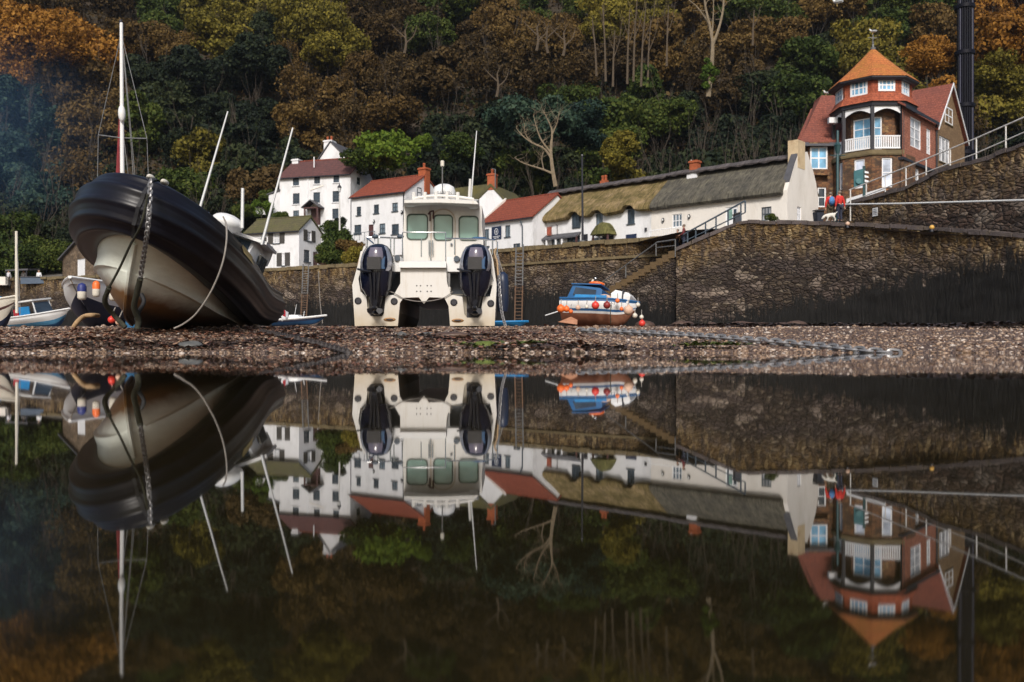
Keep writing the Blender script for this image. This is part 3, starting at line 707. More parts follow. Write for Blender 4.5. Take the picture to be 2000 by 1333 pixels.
def trunk_mesh(name, seed, H, r0, m, depth=2, spread=.6, kids=4, lean=0):
    r = random.Random(seed); mb = MB(); limb_pts(r, Vector((0,0,-1.2)), Vector((lean,0,1)).normalized(), H*.75, r0, depth, mb, 6, spread, .15, kids)
    me = bpy.data.meshes.new(name); me.from_pydata(mb.v, [], mb.f); me.materials.append(m); return me
SH = {}
SH['round'] = [crown_mesh('crown_round', 10+i, 10, 8.2, 20, 9000, .40, LEAF['R']) for i in range(4)]
SH['tall'] = [crown_mesh('crown_tall', 20+i, 8, 10.5, 20, 8500, .40, LEAF['R'], .3) for i in range(3)]
SH['thin'] = [crown_mesh('crown_thin', 30+i, 9, 9, 22, 3600, .34, LEAF['R'], .1, .8) for i in range(3)]
SH['pine'] = [crown_mesh('crown_evergreen', 40+i, 9.5, 8.5, 16, 9500, .40, LEAF['D'], .5, .25, -.12) for i in range(3)]
SH['bush'] = [crown_mesh('crown_bush', 50+i, 5, 3.4, 16, 5200, .24, LEAF['G']) for i in range(3)]
TR = [trunk_mesh('tree_trunk', 60+i, 10, .26, BARK) for i in range(4)]
TRP = [trunk_mesh('pale_trunk', 70+i, 12, .17, mat('tan_bark', (.085,.062,.04), .9, .3, 2, .3), 2, .4, 3) for i in range(3)]
def setmat(o, m):
    o.material_slots[0].link = 'OBJECT'; o.material_slots[0].material = m
def tree(x, y, kind, shape, scale, label, group, seed, crz=None, name=None, trunk=None, tm=None):
    r = random.Random(seed); z = hz(x, y)
    root = thing(name or {'D':'evergreen_tree','T':'evergreen_tree'}.get(kind, 'autumn_tree' if kind in 'ORB' else 'leafy_tree'), label, 'tree', (x, y, z), group)
    cr = bpy.data.objects.new('crown', r.choice(SH[shape])); COL.objects.link(cr); cr.parent = root
    s = scale*r.uniform(1.0, 1.3); cr.scale = (s*r.uniform(.92,1.1), s, s*r.uniform(.88,1.12)); cr.rotation_euler = (r.uniform(-.12,.12), r.uniform(-.12,.12), r.uniform(0, 6.28))
    cr.location = (0, 0, (crz if crz is not None else (4.5 if shape == 'pine' else 5.4)*scale))
    setmat(cr, LEAF[kind])
    tk = bpy.data.objects.new('trunk', r.choice(trunk or TR)); COL.objects.link(tk); tk.parent = root; tk.scale = (scale*(.35 if shape == 'bush' else .72), scale*(.35 if shape == 'bush' else .72), scale*(.5 if shape == 'bush' else 1)); tk.rotation_euler = (0, 0, r.uniform(0, 6.28))
    return root
ANCH = [(70,60,'O'),(20,110,'O'),(130,90,'O'),(210,30,'B'),(120,5,'B'),(40,200,'T'),(60,300,'T'),(20,360,'D'),(110,350,'T'),(100,440,'D'),(60,480,'G'),(150,180,'R'),(200,240,'R'),(190,340,'R'),(240,120,'R'),(250,50,'Y'),(300,20,'G'),(350,80,'R'),(410,50,'Y'),(430,100,'Y'),(360,150,'D'),(400,190,'D'),(500,100,'D'),(510,160,'D'),(450,190,'D'),(400,260,'D'),(370,320,'Y'),(330,280,'G'),(300,330,'D'),(580,40,'Y'),(650,60,'Y'),(620,10,'Y'),(560,100,'R'),(600,160,'R'),(680,150,'R'),(560,220,'R'),(510,270,'B'),(470,320,'B'),(430,370,'D'),(640,240,'B'),(720,70,'B'),(700,110,'R'),(780,150,'B'),(800,50,'B'),(850,30,'G'),(880,90,'B'),(830,100,'D'),(900,150,'B'),(960,200,'D'),(900,230,'D'),(830,250,'B'),(750,220,'R'),(740,270,'D'),(1000,40,'R'),(1060,60,'R'),(1090,80,'R'),(1100,10,'G'),(1030,130,'B'),(1150,90,'B'),(1200,80,'R'),(1250,110,'R'),(1300,60,'B'),(1250,10,'Y'),(1350,110,'R'),(1300,150,'B'),(1440,60,'R'),(1500,90,'R'),(1550,40,'D'),(1480,20,'G'),(1440,140,'B'),(1500,170,'D'),(1600,90,'R'),(1640,30,'R'),(1580,160,'G'),(1690,50,'G'),(1720,100,'Y'),(1750,30,'G'),(1810,120,'O'),(1830,60,'R'),(1790,40,'G'),(1960,80,'O'),(1990,40,'O'),(1940,140,'Y'),(1960,200,'Y'),(1920,250,'B'),(1980,270,'D'),(1400,220,'D'),(1450,200,'D'),(1500,230,'D'),(1350,200,'D'),(1270,200,'G'),(1250,240,'G'),(1320,270,'D'),(1240,300,'G'),(1400,280,'D'),(1500,280,'D'),(1180,250,'G'),(1210,320,'Y'),(1130,220,'G'),(1100,310,'D'),(1150,330,'G'),(900,310,'D'),(950,330,'D'),(830,310,'D'),(870,320,'D'),(600,290,'B'),(550,320,'D'),(60,560,'G')]
KN = {'O':'golden orange autumn tree','R':'russet brown autumn tree','B':'dark brown half-bare tree','D':'dark evergreen tree','G':'mid green bushy tree','Y':'yellow-green leafy tree','T':'blue-green evergreen tree','V':'vivid green tree'}
def zone(px, py):
    h = 'at the top of the hill' if py < 95 else 'half way up the hill' if py < 215 else 'low on the hill'
    for lim, nm in ((150, 'at the far left'), (360, 'around the tall mast'), (560, 'right of the tall mast'), (760, 'above the three-storey white house'), (950, 'above the catamaran'), (1180, 'above the bare-limbed green tree'), (1420, 'above the long thatched roof'), (1630, 'left of the turret roof'), (1880, 'behind the turret roof'), (9999, 'right of the dark iron column')):
        if px < lim: return nm + ', ' + h
rt = random.Random(21); TREES = []
rows = [(118 + 7.2*i) for i in range(10)]
for ri, Y in enumerate(rows):
    step = 6.6 if ri < 6 else 7.6; half = 1120/F*Y; x = -half + rt.uniform(0, step)
    while x < half:
        yy = Y + rt.uniform(-2.8, 2.8); z = hz(x, yy); px = CX + F*x/yy; py = Y0 - F*(z + 6.5)/yy
        if -95 < py < 480:
            ax, ay = px + rt.uniform(-28, 28), py + rt.uniform(-18, 18)
            k = min(ANCH, key=lambda a: (a[0]-ax)**2 + (1.25*(a[1]-ay))**2)[2]
            TREES.append((x, yy, k, px, py))
        x += step*rt.uniform(.75, 1.25)
# lower trees between the houses and the foot of the hill
for px, Y, k, s in ((-40,104,'G',.8),(25,102,'G',.75),(90,104,'D',.8),(150,106,'D',.85),(30,110,'D',.95),(110,112,'T',1.),(200,110,'D',.9),(260,108,'G',.8),(310,107,'D',.8),(360,111,'G',.9),(410,108,'D',.85),(455,112,'D',.9),(500,113,'B',.9),(770,112,'D',.8),(820,110,'D',.85),(860,113,'D',.95),(905,108,'D',.7),(940,112,'D',.9),(985,110,'D',.85),(1020,113,'G',1.),(1110,108,'D',.85),(1150,110,'G',.9),(1190,107,'G',.9),(1235,104,'Y',.85),(1275,106,'D',1.0),(1320,103,'D',1.),(1365,102,'D',1.05),(1420,101,'D',1.1),(1470,98,'D',1.1),(1520,100,'D',1.15),(1380,112,'D',1.2),(1460,112,'D',1.2),(1540,108,'D',1.2),(1925,100,'D',1.0),(1960,90,'B',.8),(1995,86,'G',.8),(2040,92,'D',1.)):
    x = (px-CX)/F*Y; TREES.append((x, Y, k, px, Y0 - F*(hz(x, Y)+6)/Y, s))
for px, Y, k, s in ((-60,99,'G',.7),(-10,100,'D',.7),(30,98,'G',.55),(62,99,'D',.6),(98,100,'G',.6),(128,102,'D',.7),(165,101,'G',.65),(200,103,'D',.75),(240,102,'G',.6),(280,103,'D',.7),(320,102,'D',.65),(355,103,'G',.6),(395,103,'D',.7),(435,104,'D',.65),(860,107,'D',.7),(910,106,'D',.6),(1000,106,'D',.7),(1040,105,'G',.6),(1085,104,'D',.7)):
    x = (px-CX)/F*Y; TREES.append((x, Y, k, px, Y0 - F*(hz(x, Y)+3)/Y, s, 1))
for i, tt_ in enumerate(TREES):
    x, Y, k, px, py = tt_[:5]; s = tt_[5] if len(tt_) > 5 else rt.uniform(.82, 1.12)
    lb = KN[k] + ' ' + zone(px, py)
    shape = 'pine' if k in 'DT' else ('thin' if k in 'RB' and rt.random() < .28 else rt.choice(['round','round','tall']))
    lo = len(tt_) > 6
    if lo: lb = lb.replace('tree', 'low tree', 1)
    tree(x, Y, k, shape, s, lb, lb.replace('tree', 'trees', 1), 100 + i, 3.2*s if lo else None, trunk=TRP if (1150 < px < 1330 and k in 'RB') else TR)
# undergrowth between the trunks (stuff)
r = np.random.default_rng(9); n = 60000
X = r.uniform(-120, 130, n); Y = r.uniform(112, 185, n); Z = np.array([hz(a, b) for a, b in zip(X, Y)]) + r.uniform(0, 1, n)**2*2.2
nr = r.normal(0, 1, (n, 3)); nr[:, 2] += .6; nr /= np.linalg.norm(nr, axis=1)[:, None]; tt = np.cross(nr, r.normal(0, 1, (n, 3))); tt /= np.linalg.norm(tt, axis=1)[:, None]; bb = np.cross(nr, tt)
P = np.stack([X, Y, Z], 1); s = r.uniform(.3, .8, n)[:, None]
V = np.stack([P - tt*s*.6, P - bb*s*.4, P + tt*s*.6, P + bb*s*.4], 1).reshape(-1, 3)
tag(struct(raw_mesh('undergrowth', V, np.arange(len(V)), 4, LEAF['B']), 'stuff'), 'dark brown undergrowth on the wooded hillside', 'undergrowth')

n = 34000; X = r.uniform(-75, 75, n); Y = r.uniform(101, 140, n); k = ~((X < -8) & (X > -40) & (Y < 112)) & ~((X > 22) & (Y < 106)); X, Y = X[k], Y[k]; n = len(X)
Z = np.array([hz(a, b) for a, b in zip(X, Y)]) + r.uniform(0, 1, n)**1.6*4.2*(.4 + .6*np.sin(X*.7 + 1.3*np.sin(Y*.5))**2)
nr = r.normal(0, 1, (n, 3)); nr[:, 2] += .6; nr /= np.linalg.norm(nr, axis=1)[:, None]; tt = np.cross(nr, r.normal(0, 1, (n, 3))); tt /= np.linalg.norm(tt, axis=1)[:, None]; bb = np.cross(nr, tt)
P = np.stack([X, Y, Z], 1); s = r.uniform(.25, .6, n)[:, None]; V = np.stack([P - tt*s*.6, P - bb*s*.4, P + tt*s*.6, P + bb*s*.4], 1).reshape(-1, 3)
tag(struct(raw_mesh('evergreen_undergrowth', V, np.arange(len(V)), 4, LEAF['D']), 'stuff'), 'dark evergreen undergrowth along the foot of the wood', 'undergrowth')
# single trees that stand out
def big(px, py, D, kind, shape, sc, label, name=None, tm=None, crz=None):
    """tree whose crown centre is seen at px,py"""
    P = at(px, py, D); z = hz(P.x, P.y)
    return tree(P.x, P.y, kind, shape, sc, label, None, int(px*7 + py), max(1.5, P.z - z), name)
big(62, 72, 128, 'O', 'round', 1.0, 'bright golden orange tree, the largest in the upper left corner of the wood')
big(118, 95, 126, 'O', 'round', .75, 'smaller orange tree tucked right of the largest golden tree at upper left')
big(1975, 85, 104, 'O', 'round', .9, 'bright orange tree at the right edge beside the dark iron column')
big(1945, 150, 102, 'Y', 'round', .6, 'ochre-yellow tree below the bright orange tree at the right edge')
big(1812, 118, 112, 'O', 'round', .72, 'orange-brown tree between the turret roof and the dark iron column')
big(590, 48, 146, 'Y', 'round', 1.0, 'broad yellow-green tree on the hilltop above the three-storey white house')
big(1050, 245, 104, 'T', 'round', .92, 'round blue-green tree with bare pale limbs in front, above the low red roof')
big(1125, 250, 106, 'T', 'round', .8, 'blue-green tree close behind the round tree with bare limbs')
big(985, 250, 108, 'T', 'bush', 1.3, 'small blue-green tree left of the round tree with bare limbs')
big(1205, 300, 99, 'Y', 'tall', .62, 'narrow olive-green tree above the mossy part of the thatch')
big(500, 120, 134, 'D', 'pine', 1.0, 'large black-green evergreen standing alone right of the tall mast')
big(375, 150, 134, 'D', 'pine', 1.0, 'dark spreading evergreen between the tall mast and the left whip aerial')
big(745, 302, 103, 'V', 'bush', 1.55, 'low domed bright green bush behind the red-roofed white house', 'green_bush')
big(700, 320, 103, 'G', 'bush', 1.1, 'green bush peeping over the gable of the three-storey white house', 'green_bush')
big(826, 278, 104, 'V', 'bush', .62, 'small lime-green shrub crowning the dark evergreen by the brick chimney', 'lime_shrub')
big(905, 290, 106, 'G', 'bush', 1.2, 'green bush behind the whip aerial of the catamaran', 'green_bush')
for px, py, D, s, k, lb, nm in ((658,478,88,.85,'G','green hedge bush between the small cottage and the catamaran','green_bush'),(685,495,86,.75,'R','reddish hedge bush at the left edge of the catamaran','hedge_bush'),(640,500,86,.7,'G','low green bush on the quay beside the small cottage','green_bush'),(650,450,92,.55,'G','round green bush under the street lamp','green_bush'),(664,437,95,.38,'D','small dark clipped bush against the three-storey white house','clipped_bush'),(700,505,84,.6,'Y','yellowing bush on the quay just left of the catamaran','hedge_bush'),
        (510,408,104,.6,'V','bright green hedge on the bank left of the three-storey white house','hedge_bush'),(470,415,103,.55,'G','dark green hedge behind the black boat cabin','hedge_bush'),(520,385,106,.5,'G','small green shrub above the white garden wall','green_bush'),(545,428,103,.5,'G','green shrub below the white garden wall','green_bush'),(1505,428,66,.22,'G','small green shrub under the right cottage window','green_bush')):
    P = at(px, py, D); z0 = min(hz(P.x, P.y), P.z - 1.5*s)
    root = thing(nm, lb, 'bush', (P.x, P.y, z0)); cr = bpy.data.objects.new('foliage', SH['bush'][int(px) % 3]); COL.objects.link(cr); cr.parent = root
    cr.location = (0, 0, P.z - z0); cr.scale = (s*1.1, s, s*1.15); cr.rotation_euler = (0, 0, px); setmat(cr, LEAF[k])
    MB().tube([(0,0,-.3), (.1*s,0,P.z - z0)], .06*s + .02, 6).build('stem', BARK, root, None, False)
# bare limbs in front of the round tree, pale ivy-clad tree, slim birch-like trunks
def limbs(name, label, D, paths, m, extra=None):
    base = at(*paths[0][0][:2], D); root = thing(name, label, 'tree', tuple(base))
    mb = MB(); r = random.Random(len(paths))
    for k, (pts) in enumerate(paths):
        w0, w1 = pts[-1] if isinstance(pts[-1], tuple) and len(pts[-1]) == 2 and pts[-1][0] < 3 else (.2, .05)
        P = [at(p[0], p[1], D + (p[2] if len(p) > 2 else 0)) for p in pts if p[0] > 3]
        c = bez(P, 10); tgt = MB() if k else mb
        tgt.tube(c, [lerp(w0, w1, i/10) for i in range(11)], 6, False)
        if k:                                     # fine twigs along each limb
            for q in range(16 if D < 100 else 6):
                i = r.randint(3, 10); d = Vector((r.uniform(-1,1), r.uniform(-.6,.6), r.uniform(.1,1.1))).normalized(); L = r.uniform(.6, 2.0)
                tgt.tube([c[i], c[i] + d*L*.5, c[i] + (d + Vector((r.uniform(-.4,.4),0,r.uniform(-.1,.4))))*L], [w1*.7, w1*.45, w1*.2], 4, False)
            tgt.build('limb', m, root)
    mb.build('trunk', m, root)
    return root
limbs('bare_limbed_tree', 'tree of bare pale twisting limbs rising behind the low red roof', 96, [
    [(1085,365), (1079,330), (1076,300), (1077,275), (.24,.14)], [(1080,340), (1062,332), (1040,325), (1020,318), (1005,308), (.13,.03)],
    [(1077,310), (1062,290), (1040,280), (1020,265), (1008,250), (.13,.03)], [(1077,280), (1078,255), (1070,235), (1060,215), (.13,.03)],
    [(1077,300), (1058,275), (1048,250), (1042,225), (.11,.03)], [(1062,332), (1058,310), (1062,298), (.07,.02)], [(1079,262), (1088,240), (1092,220), (.08,.02)], [(1040,280), (1026,262), (1024,240), (.06,.02)]], BARKPALE)
limbs('pale_bare_tree', 'tall bare pale-barked tree forking above an ivy-green foot at the top of the wood', 126, [
    [(1383,190), (1388,150), (1391,110), (1392,80), (.36,.24)], [(1392,85), (1386,50), (1378,15), (1374,-20), (.22,.1)], [(1392,88), (1404,55), (1412,20), (1414,-20), (.22,.1)],
    [(1386,50), (1365,18), (1345,0), (1330,-12), (.11,.05)], [(1391,70), (1393,30), (1394,-15), (.11,.05)]], BARKPALE)
P = at(1386, 150, 125.6); iv = crown_mesh('ivy', 91, 2.6, 8.4, 26, 3000, .26, LEAF['V'])
o = bpy.data.objects.new('ivy', iv); COL.objects.link(o); o.parent = bpy.data.objects['pale_bare_tree']; o.location = P - bpy.data.objects['pale_bare_tree'].location
for k, (px, a, b, s) in enumerate(((1183,160,10,-6),(1197,170,60,4),(1225,165,20,5),(1237,160,-10,8),(1252,170,5,10),(1165,150,40,-8),(1265,165,40,6),(1302,130,10,4),(1470,90,20,3))):
    limbs('slim_bare_tree', ('slim pale bare trunk standing in the brown wood above the mossy thatch' if px < 1290 else 'lone slim trunk right of the row of pale trunks' if px < 1400 else 'slim trunk right of the ivy-footed pale tree'), 122 + k*.8, [[(px, a), (px + s*.3, lerp(a, b, .5)), (px + s, b), (.17,.06)], [(px + s*.3, lerp(a,b,.5)), (px + s*1.6 + 6, lerp(a,b,.8)), (px + s*2 + 9, b - 8), (.06,.02)], [(px + s*.5, lerp(a,b,.65)), (px - 10, b + 12), (.05,.02)]], mat('tan_bark', (.085,.062,.04)))
for o in list(bpy.data.objects):
    if o.name.startswith('slim_bare_tree') and o.get('label', '').startswith('slim pale bare trunk'): o['group'] = 'slim pale trunks in the wood'
for k, (px, py, s, D) in enumerate(((790,105,1,118),(1048,100,1,120),(1070,105,-1,121),(1100,110,1,119),(970,190,1,117))):
    limbs('crooked_bare_tree', 'crooked bare-limbed tree showing through the brown wood above the catamaran', D, [[(px, py), (px + 3*s, py - 20), (px + 1*s, py - 45), (.2,.1)], [(px + 3*s, py - 20), (px + 18*s, py - 35), (px + 24*s, py - 55), (.1,.03)], [(px + 2*s, py - 30), (px - 14*s, py - 45), (px - 26*s, py - 58), (.1,.03)], [(px + 1*s, py - 45), (px + 8*s, py - 62), (.08,.02)]], mat('tan_bark', (.085,.062,.04)))['group'] = 'crooked bare trees in the brown wood'
# ------------------------------------------------------------------ buildings
def V3(P0, u, n, s, d, z): return Vector((P0[0] + u[0]*s + n[0]*d, P0[1] + u[1]*s + n[1]*d, z))
def facade(mb, P0, u, n, s0, s1, z0, z1, holes=(), depth=.14):
    X = sorted({s0, s1, *[min(max(h[i], s0), s1) for h in holes for i in (0, 2)]}); Z = sorted({z0, z1, *[min(max(h[i], z0), z1) for h in holes for i in (1, 3)]})
    for a, b in zip(X, X[1:]):
        for c, d in zip(Z, Z[1:]):
            m, k = (a+b)/2, (c+d)/2
            if any(h[0] < m < h[2] and h[1] < k < h[3] for h in holes): continue
            mb.add([V3(P0,u,n,a,0,c), V3(P0,u,n,b,0,c), V3(P0,u,n,b,0,d), V3(P0,u,n,a,0,d)], [(0,1,2,3)])
    for a, c, b, d in holes:
        q = [(a,c),(b,c),(b,d),(a,d)]
        for (p1, q1), (p2, q2) in zip(q, q[1:] + q[:1]):
            mb.add([V3(P0,u,n,p1,0,q1), V3(P0,u,n,p2,0,q2), V3(P0,u,n,p2,depth,q2), V3(P0,u,n,p1,depth,q1)], [(0,1,2,3)])
        mb.add([V3(P0,u,n,x,depth,y) for x, y in q], [(0,1,2,3)])
WR = random.Random(5)
def window(parent, P0, u, n, h, depth=.14, fm=None, pm=None, nx=2, ny=2, fw=.07, bw=.035, sill=None, label=None, name='window', proud=0):
    fm = fm or WINFRAME; pm = pm or (PANEMID if WR.random() < .4 else PANE)
    a, c, b, d = h; g0, g1 = depth - .09 - proud, depth - .012 - proud; mb = MB()
    fw = min(fw, (b-a)*.22); bw = min(bw, (b-a)*.1)
    for q in ((a,c,a+fw,d),(b-fw,c,b,d),(a+fw,c,b-fw,c+fw),(a+fw,d-fw,b-fw,d)):
        mb.obox(P0, u, n, (q[0], g0, q[1]), (q[2], g1, q[3]))
    for i in range(1, nx):
        x = lerp(a, b, i/nx); mb.obox(P0, u, n, (x-bw, g0+.012, c+fw), (x+bw, g1-.006, d-fw))
    for j in range(1, ny):
        z = lerp(c, d, j/ny); mb.obox(P0, u, n, (a+fw, g0+.018, z-bw), (b-fw, g1-.009, z+bw))
    o = mb.build(name, fm, parent)
    if label: o['label'] = label
    MB().obox(P0, u, n, (a+fw*.6, g0+.05, c+fw*.6), (b-fw*.6, g1-.012, d-fw*.6)).build('pane', pm, o)
    if sill is not None: MB().obox(P0, u, n, (a-.08, -.1, c-.09), (b+.08, .05, c-.004)).build('sill', sill, o)
    return o
def door(parent, P0, u, n, h, m, depth=.14, name='door'):
    a, c, b, d = h; o = MB().obox(P0, u, n, (a+.05, depth-.07, c), (b-.05, depth-.012, d-.05)).build(name, m, parent)
    fr = MB()
    for q in ((a,c,a+.05,d),(b-.05,c,b,d),(a+.05,d-.05,b-.05,d)): fr.obox(P0, u, n, (q[0], depth-.1, q[1]), (q[2], depth-.012, q[3]))
    fr.build('door_frame', m, o)
    MB().ball(V3(P0,u,n,b-.15,depth-.1,lerp(c,d,.45)), .035, 8, 6).build('handle', STEEL, o)
    return o
def chimney(parent, c, u, w, d, z0, z1, m, pots=1, potm=None, cap=True):
    n = (-u[1], u[0]); mb = MB().obox(c, u, n, (-w/2, -d/2, z0), (w/2, d/2, z1))
    if cap: mb.obox(c, u, n, (-w/2-.08, -d/2-.08, z1-.22), (w/2+.08, d/2+.08, z1-.06))
    o = mb.build('chimney', m, parent)
    for i in range(pots):
        p = V3(c, u, n, lerp(-w/2, w/2, (i+.5)/pots), 0, z1)
        MB().lathe([(.15,-.02),(.13,.3),(.16,.34),(.15,.5),(.10,.5)], p, 10).build('chimney_pot', potm or BRICKCHIM, o, 40)
    return o
def gable_house(root, P0, u, W, d, z0, ze, zr, wm, rm, holes=(), gholes=(), oh=.25, gm=None, thick=.16, ridge=None, gR=None, hip=False):
    """front eaves run from P0 along u; the house goes back along n; right gable at s=W"""
    n = (-u[1], u[0]); mb = MB()
    facade(mb, P0, u, n, 0, W, z0, ze, holes)
    G0 = (P0[0]+u[0]*W, P0[1]+u[1]*W); gu = n; gn = (-u[0], -u[1])
    facade(mb, G0, gu, gn, 0, d, z0, ze, gholes)
    mb.add([V3(P0,u,n,W,0,ze), V3(P0,u,n,W,d,ze), V3(P0,u,n,W,d/2,zr)], [(0,1,2)])
    mb.add([V3(P0,u,n,0,0,z0), V3(P0,u,n,0,d,z0), V3(P0,u,n,0,d,ze), V3(P0,u,n,0,d/2,zr), V3(P0,u,n,0,0,ze)], [(4,3,2,1,0)])
    mb.add([V3(P0,u,n,0,d,z0), V3(P0,u,n,W,d,z0), V3(P0,u,n,W,d,ze), V3(P0,u,n,0,d,ze)], [(3,2,1,0)])
    mb.build('wall', wm, root)
    sl = (zr - ze)/(d/2); rb = MB(); e = .22; L0, L1 = -e*.6, W + e*.6
    rb.slab([V3(P0,u,n,L0,-oh,ze-oh*sl+.02), V3(P0,u,n,L1,-oh,ze-oh*sl+.02), V3(P0,u,n,L1,d/2,zr+.02), V3(P0,u,n,L0,d/2,zr+.02)], (0,0,thick))
    rb.slab([V3(P0,u,n,L1,d+oh,ze-oh*sl+.02), V3(P0,u,n,L0,d+oh,ze-oh*sl+.02), V3(P0,u,n,L0,d/2+.002,zr+.02), V3(P0,u,n,L1,d/2+.002,zr+.02)], (0,0,thick))
    r_ = rb.build('roof', rm, root)
    cap = MB().tube([V3(P0,u,n,L0,d/2,zr+thick+.02), V3(P0,u,n,L1,d/2,zr+thick+.02)], .1, 8); cap.build('ridge_tiles', ridge or rm, r_, 40)
    gut = MB().tube([V3(P0,u,n,L0,-oh-.06,ze-oh*sl+.04), V3(P0,u,n,L1,-oh-.06,ze-oh*sl+.04)], .06, 8); gut.build('gutter', BLACKPAINT, root, 40)
    return n, G0, gu, gn
def two(pL, D, pR):
    """eaves corners: left pixel at depth D, right pixel at the same height"""
    A = at(pL[0], pL[1], D); B = atz(pR[0], pR[1], A.z); W = (B.xy - A.xy).length; u = (B.xy - A.xy)/W
    return (A.x, A.y), (u.x, u.y), W, A.z
def lamp_on_wall(P, label, group=None):
    root = thing('wall_lamp', label, 'lamp', tuple(P), group)
    MB().ball(P, (.13,.1,.2), 10, 8).build('lamp_body', BLACKPAINT, root, 40); MB().ball(P + Vector((-.05,-.09,0)), (.07,.05,.11), 8, 6).build('lamp_shade', LAMPGLASS, root, 40)

# 1 three-storey white house
P0, u, W, ze = two((546,348), 105, (684.5,339.5)); z0 = 11.0
root = thing('white_house', 'three-storey white house with a purple-brown tiled roof and a second gable behind its ridge', 'house', (P0[0], P0[1], z0))
wins = [(572,347,584,363,2),(613.5,344,625,359.5,2),(651,342,662.5,357,2),(572,378,585,399,1),(612,376,625,397,1),(649.5,373.5,662.5,395,1),(572.5,411.5,584,425,1),(649,408,661,428,1)]
hs = [rect(P0, u, *q[:4]) for q in wins]; dh = rect(P0, u, 607, 408, 626, 440)
n_ = (-u[1], u[0]); G0 = (P0[0]+u[0]*W, P0[1]+u[1]*W); gd = uz(G0, n_, 731, 352)[0]
gh = [rect(G0, n_, 697, 347, 704, 361.5)]
zr = CAMZ + (Y0-311)/F*(G0[1] + n_[1]*gd/2)
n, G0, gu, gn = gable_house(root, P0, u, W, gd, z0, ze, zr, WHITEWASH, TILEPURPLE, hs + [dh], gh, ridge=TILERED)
for h, q in zip(hs, wins): window(root, P0, u, n, h, nx=2, ny=2 if q[4] == 2 else 3, sill=WHITEPAINT)
window(root, G0, gu, gn, gh[0], nx=1, ny=2)
door(root, P0, u, n, dh, BROWNDOOR)
pr = MB(); a, c, b, d = dh; m_ = (a+b)/2                      # porch
for s in (a-.25, b+.1): pr.obox(P0, u, n, (s, -1.1, c), (s+.15, -.95, d-.1)); 
pr.obox(P0, u, n, (a-.25,-1.1,d-.1),(b+.25,0,d+.02)); po = pr.build('porch', BROWNDOOR, root)
MB().slab([V3(P0,u,n,a-.5,-1.3,d-.05), V3(P0,u,n,m_,-1.3,d+.75), V3(P0,u,n,m_,0,d+.75), V3(P0,u,n,a-.5,0,d-.05)], (0,0,.1)).slab([V3(P0,u,n,b+.5,-1.3,d-.05), V3(P0,u,n,b+.5,0,d-.05), V3(P0,u,n,m_+.003,0,d+.75), V3(P0,u,n,m_+.003,-1.3,d+.75)], (0,0,.1)).build('porch_roof', SLATE, po)
chimney(root, V3(P0,u,n,W-.35,gd/2,0).xy, u, .8, 1.1, zr-.6, zr+.55, WHITEWASH, 0)
c1 = V3(P0,u,n,.45,gd/2+.1,0); chimney(root, c1.xy, u, .8, 1.0, zr-1.2, zr+.45, WHITEWASH, 0)
MB().obox(P0,u,n,(uz(P0,u,601,360)[0],-.1,z0),(uz(P0,u,601,360)[0]+.09,-.01,ze-.1)).build('downpipe', WHITEPAINT, root)
MB().tube([V3(P0,u,n,uz(P0,u,603,330)[0],gd*.2,ze+1.2), V3(P0,u,n,uz(P0,u,603,330)[0],gd*.2,ze+2.4)], .07).build('vent_pipe', WHITEPAINT, root, 40)
s0 = uz(P0,u,606,375)[0]; s1 = uz(P0,u,632,362)[0]
MB().slab([V3(P0,u,n,s0,-.05,uz(P0,u,606,373)[1]), V3(P0,u,n,s1,-.05,uz(P0,u,630,364)[1]), V3(P0,u,n,s1,-.001,uz(P0,u,630,363)[1]), V3(P0,u,n,s0,-.001,uz(P0,u,606,372)[1])], (0,0,.12)).build('wall_moulding', CREAMWASH, root)
# cross wing gable behind the ridge
sa, sb, sm_ = uz(P0,u,580,318)[0], uz(P0,u,650,314)[0], uz(P0,u,612,277)[0]; ba = gd*.62
k = (P0[1]+ba)/P0[1]; za = CAMZ + (Y0-279)/F*(P0[1]+u[1]*sm_+n[1]*ba); zb = CAMZ + (Y0-322)/F*(P0[1]+u[1]*sa+n[1]*ba)
sa, sb, sm_ = sa*k + .3, sb*k, sm_*k
cw = MB(); cw.slab([V3(P0,u,n,sa,ba,zb-2), V3(P0,u,n,sb,ba,zb-2), V3(P0,u,n,sb,ba,zb), V3(P0,u,n,sm_,ba,za), V3(P0,u,n,sa,ba,zb)], (n[0]*.4, n[1]*.4, 0)); w2 = cw.build('gable_wall', WHITEWASH, root)
cr_ = MB(); 
for s_, e_ in ((sa, -1), (sb, 1)):
    cr_.slab([V3(P0,u,n,s_+.25*e_,ba-.15,zb-.15), V3(P0,u,n,sm_+.002*e_,ba-.15,za+.05), V3(P0,u,n,sm_+.002*e_,ba+6,za+.05), V3(P0,u,n,s_+.25*e_,ba+6,zb-.15)], (0,0,.16))
cr_.build('rear_roof', SLATE, root)
cc = V3(P0,u,n,sm_-.45,ba+.6,0); chimney(root, cc.xy, u, 1.0, 1.0, zb+.5, za+.35, WHITEWASH, 2)
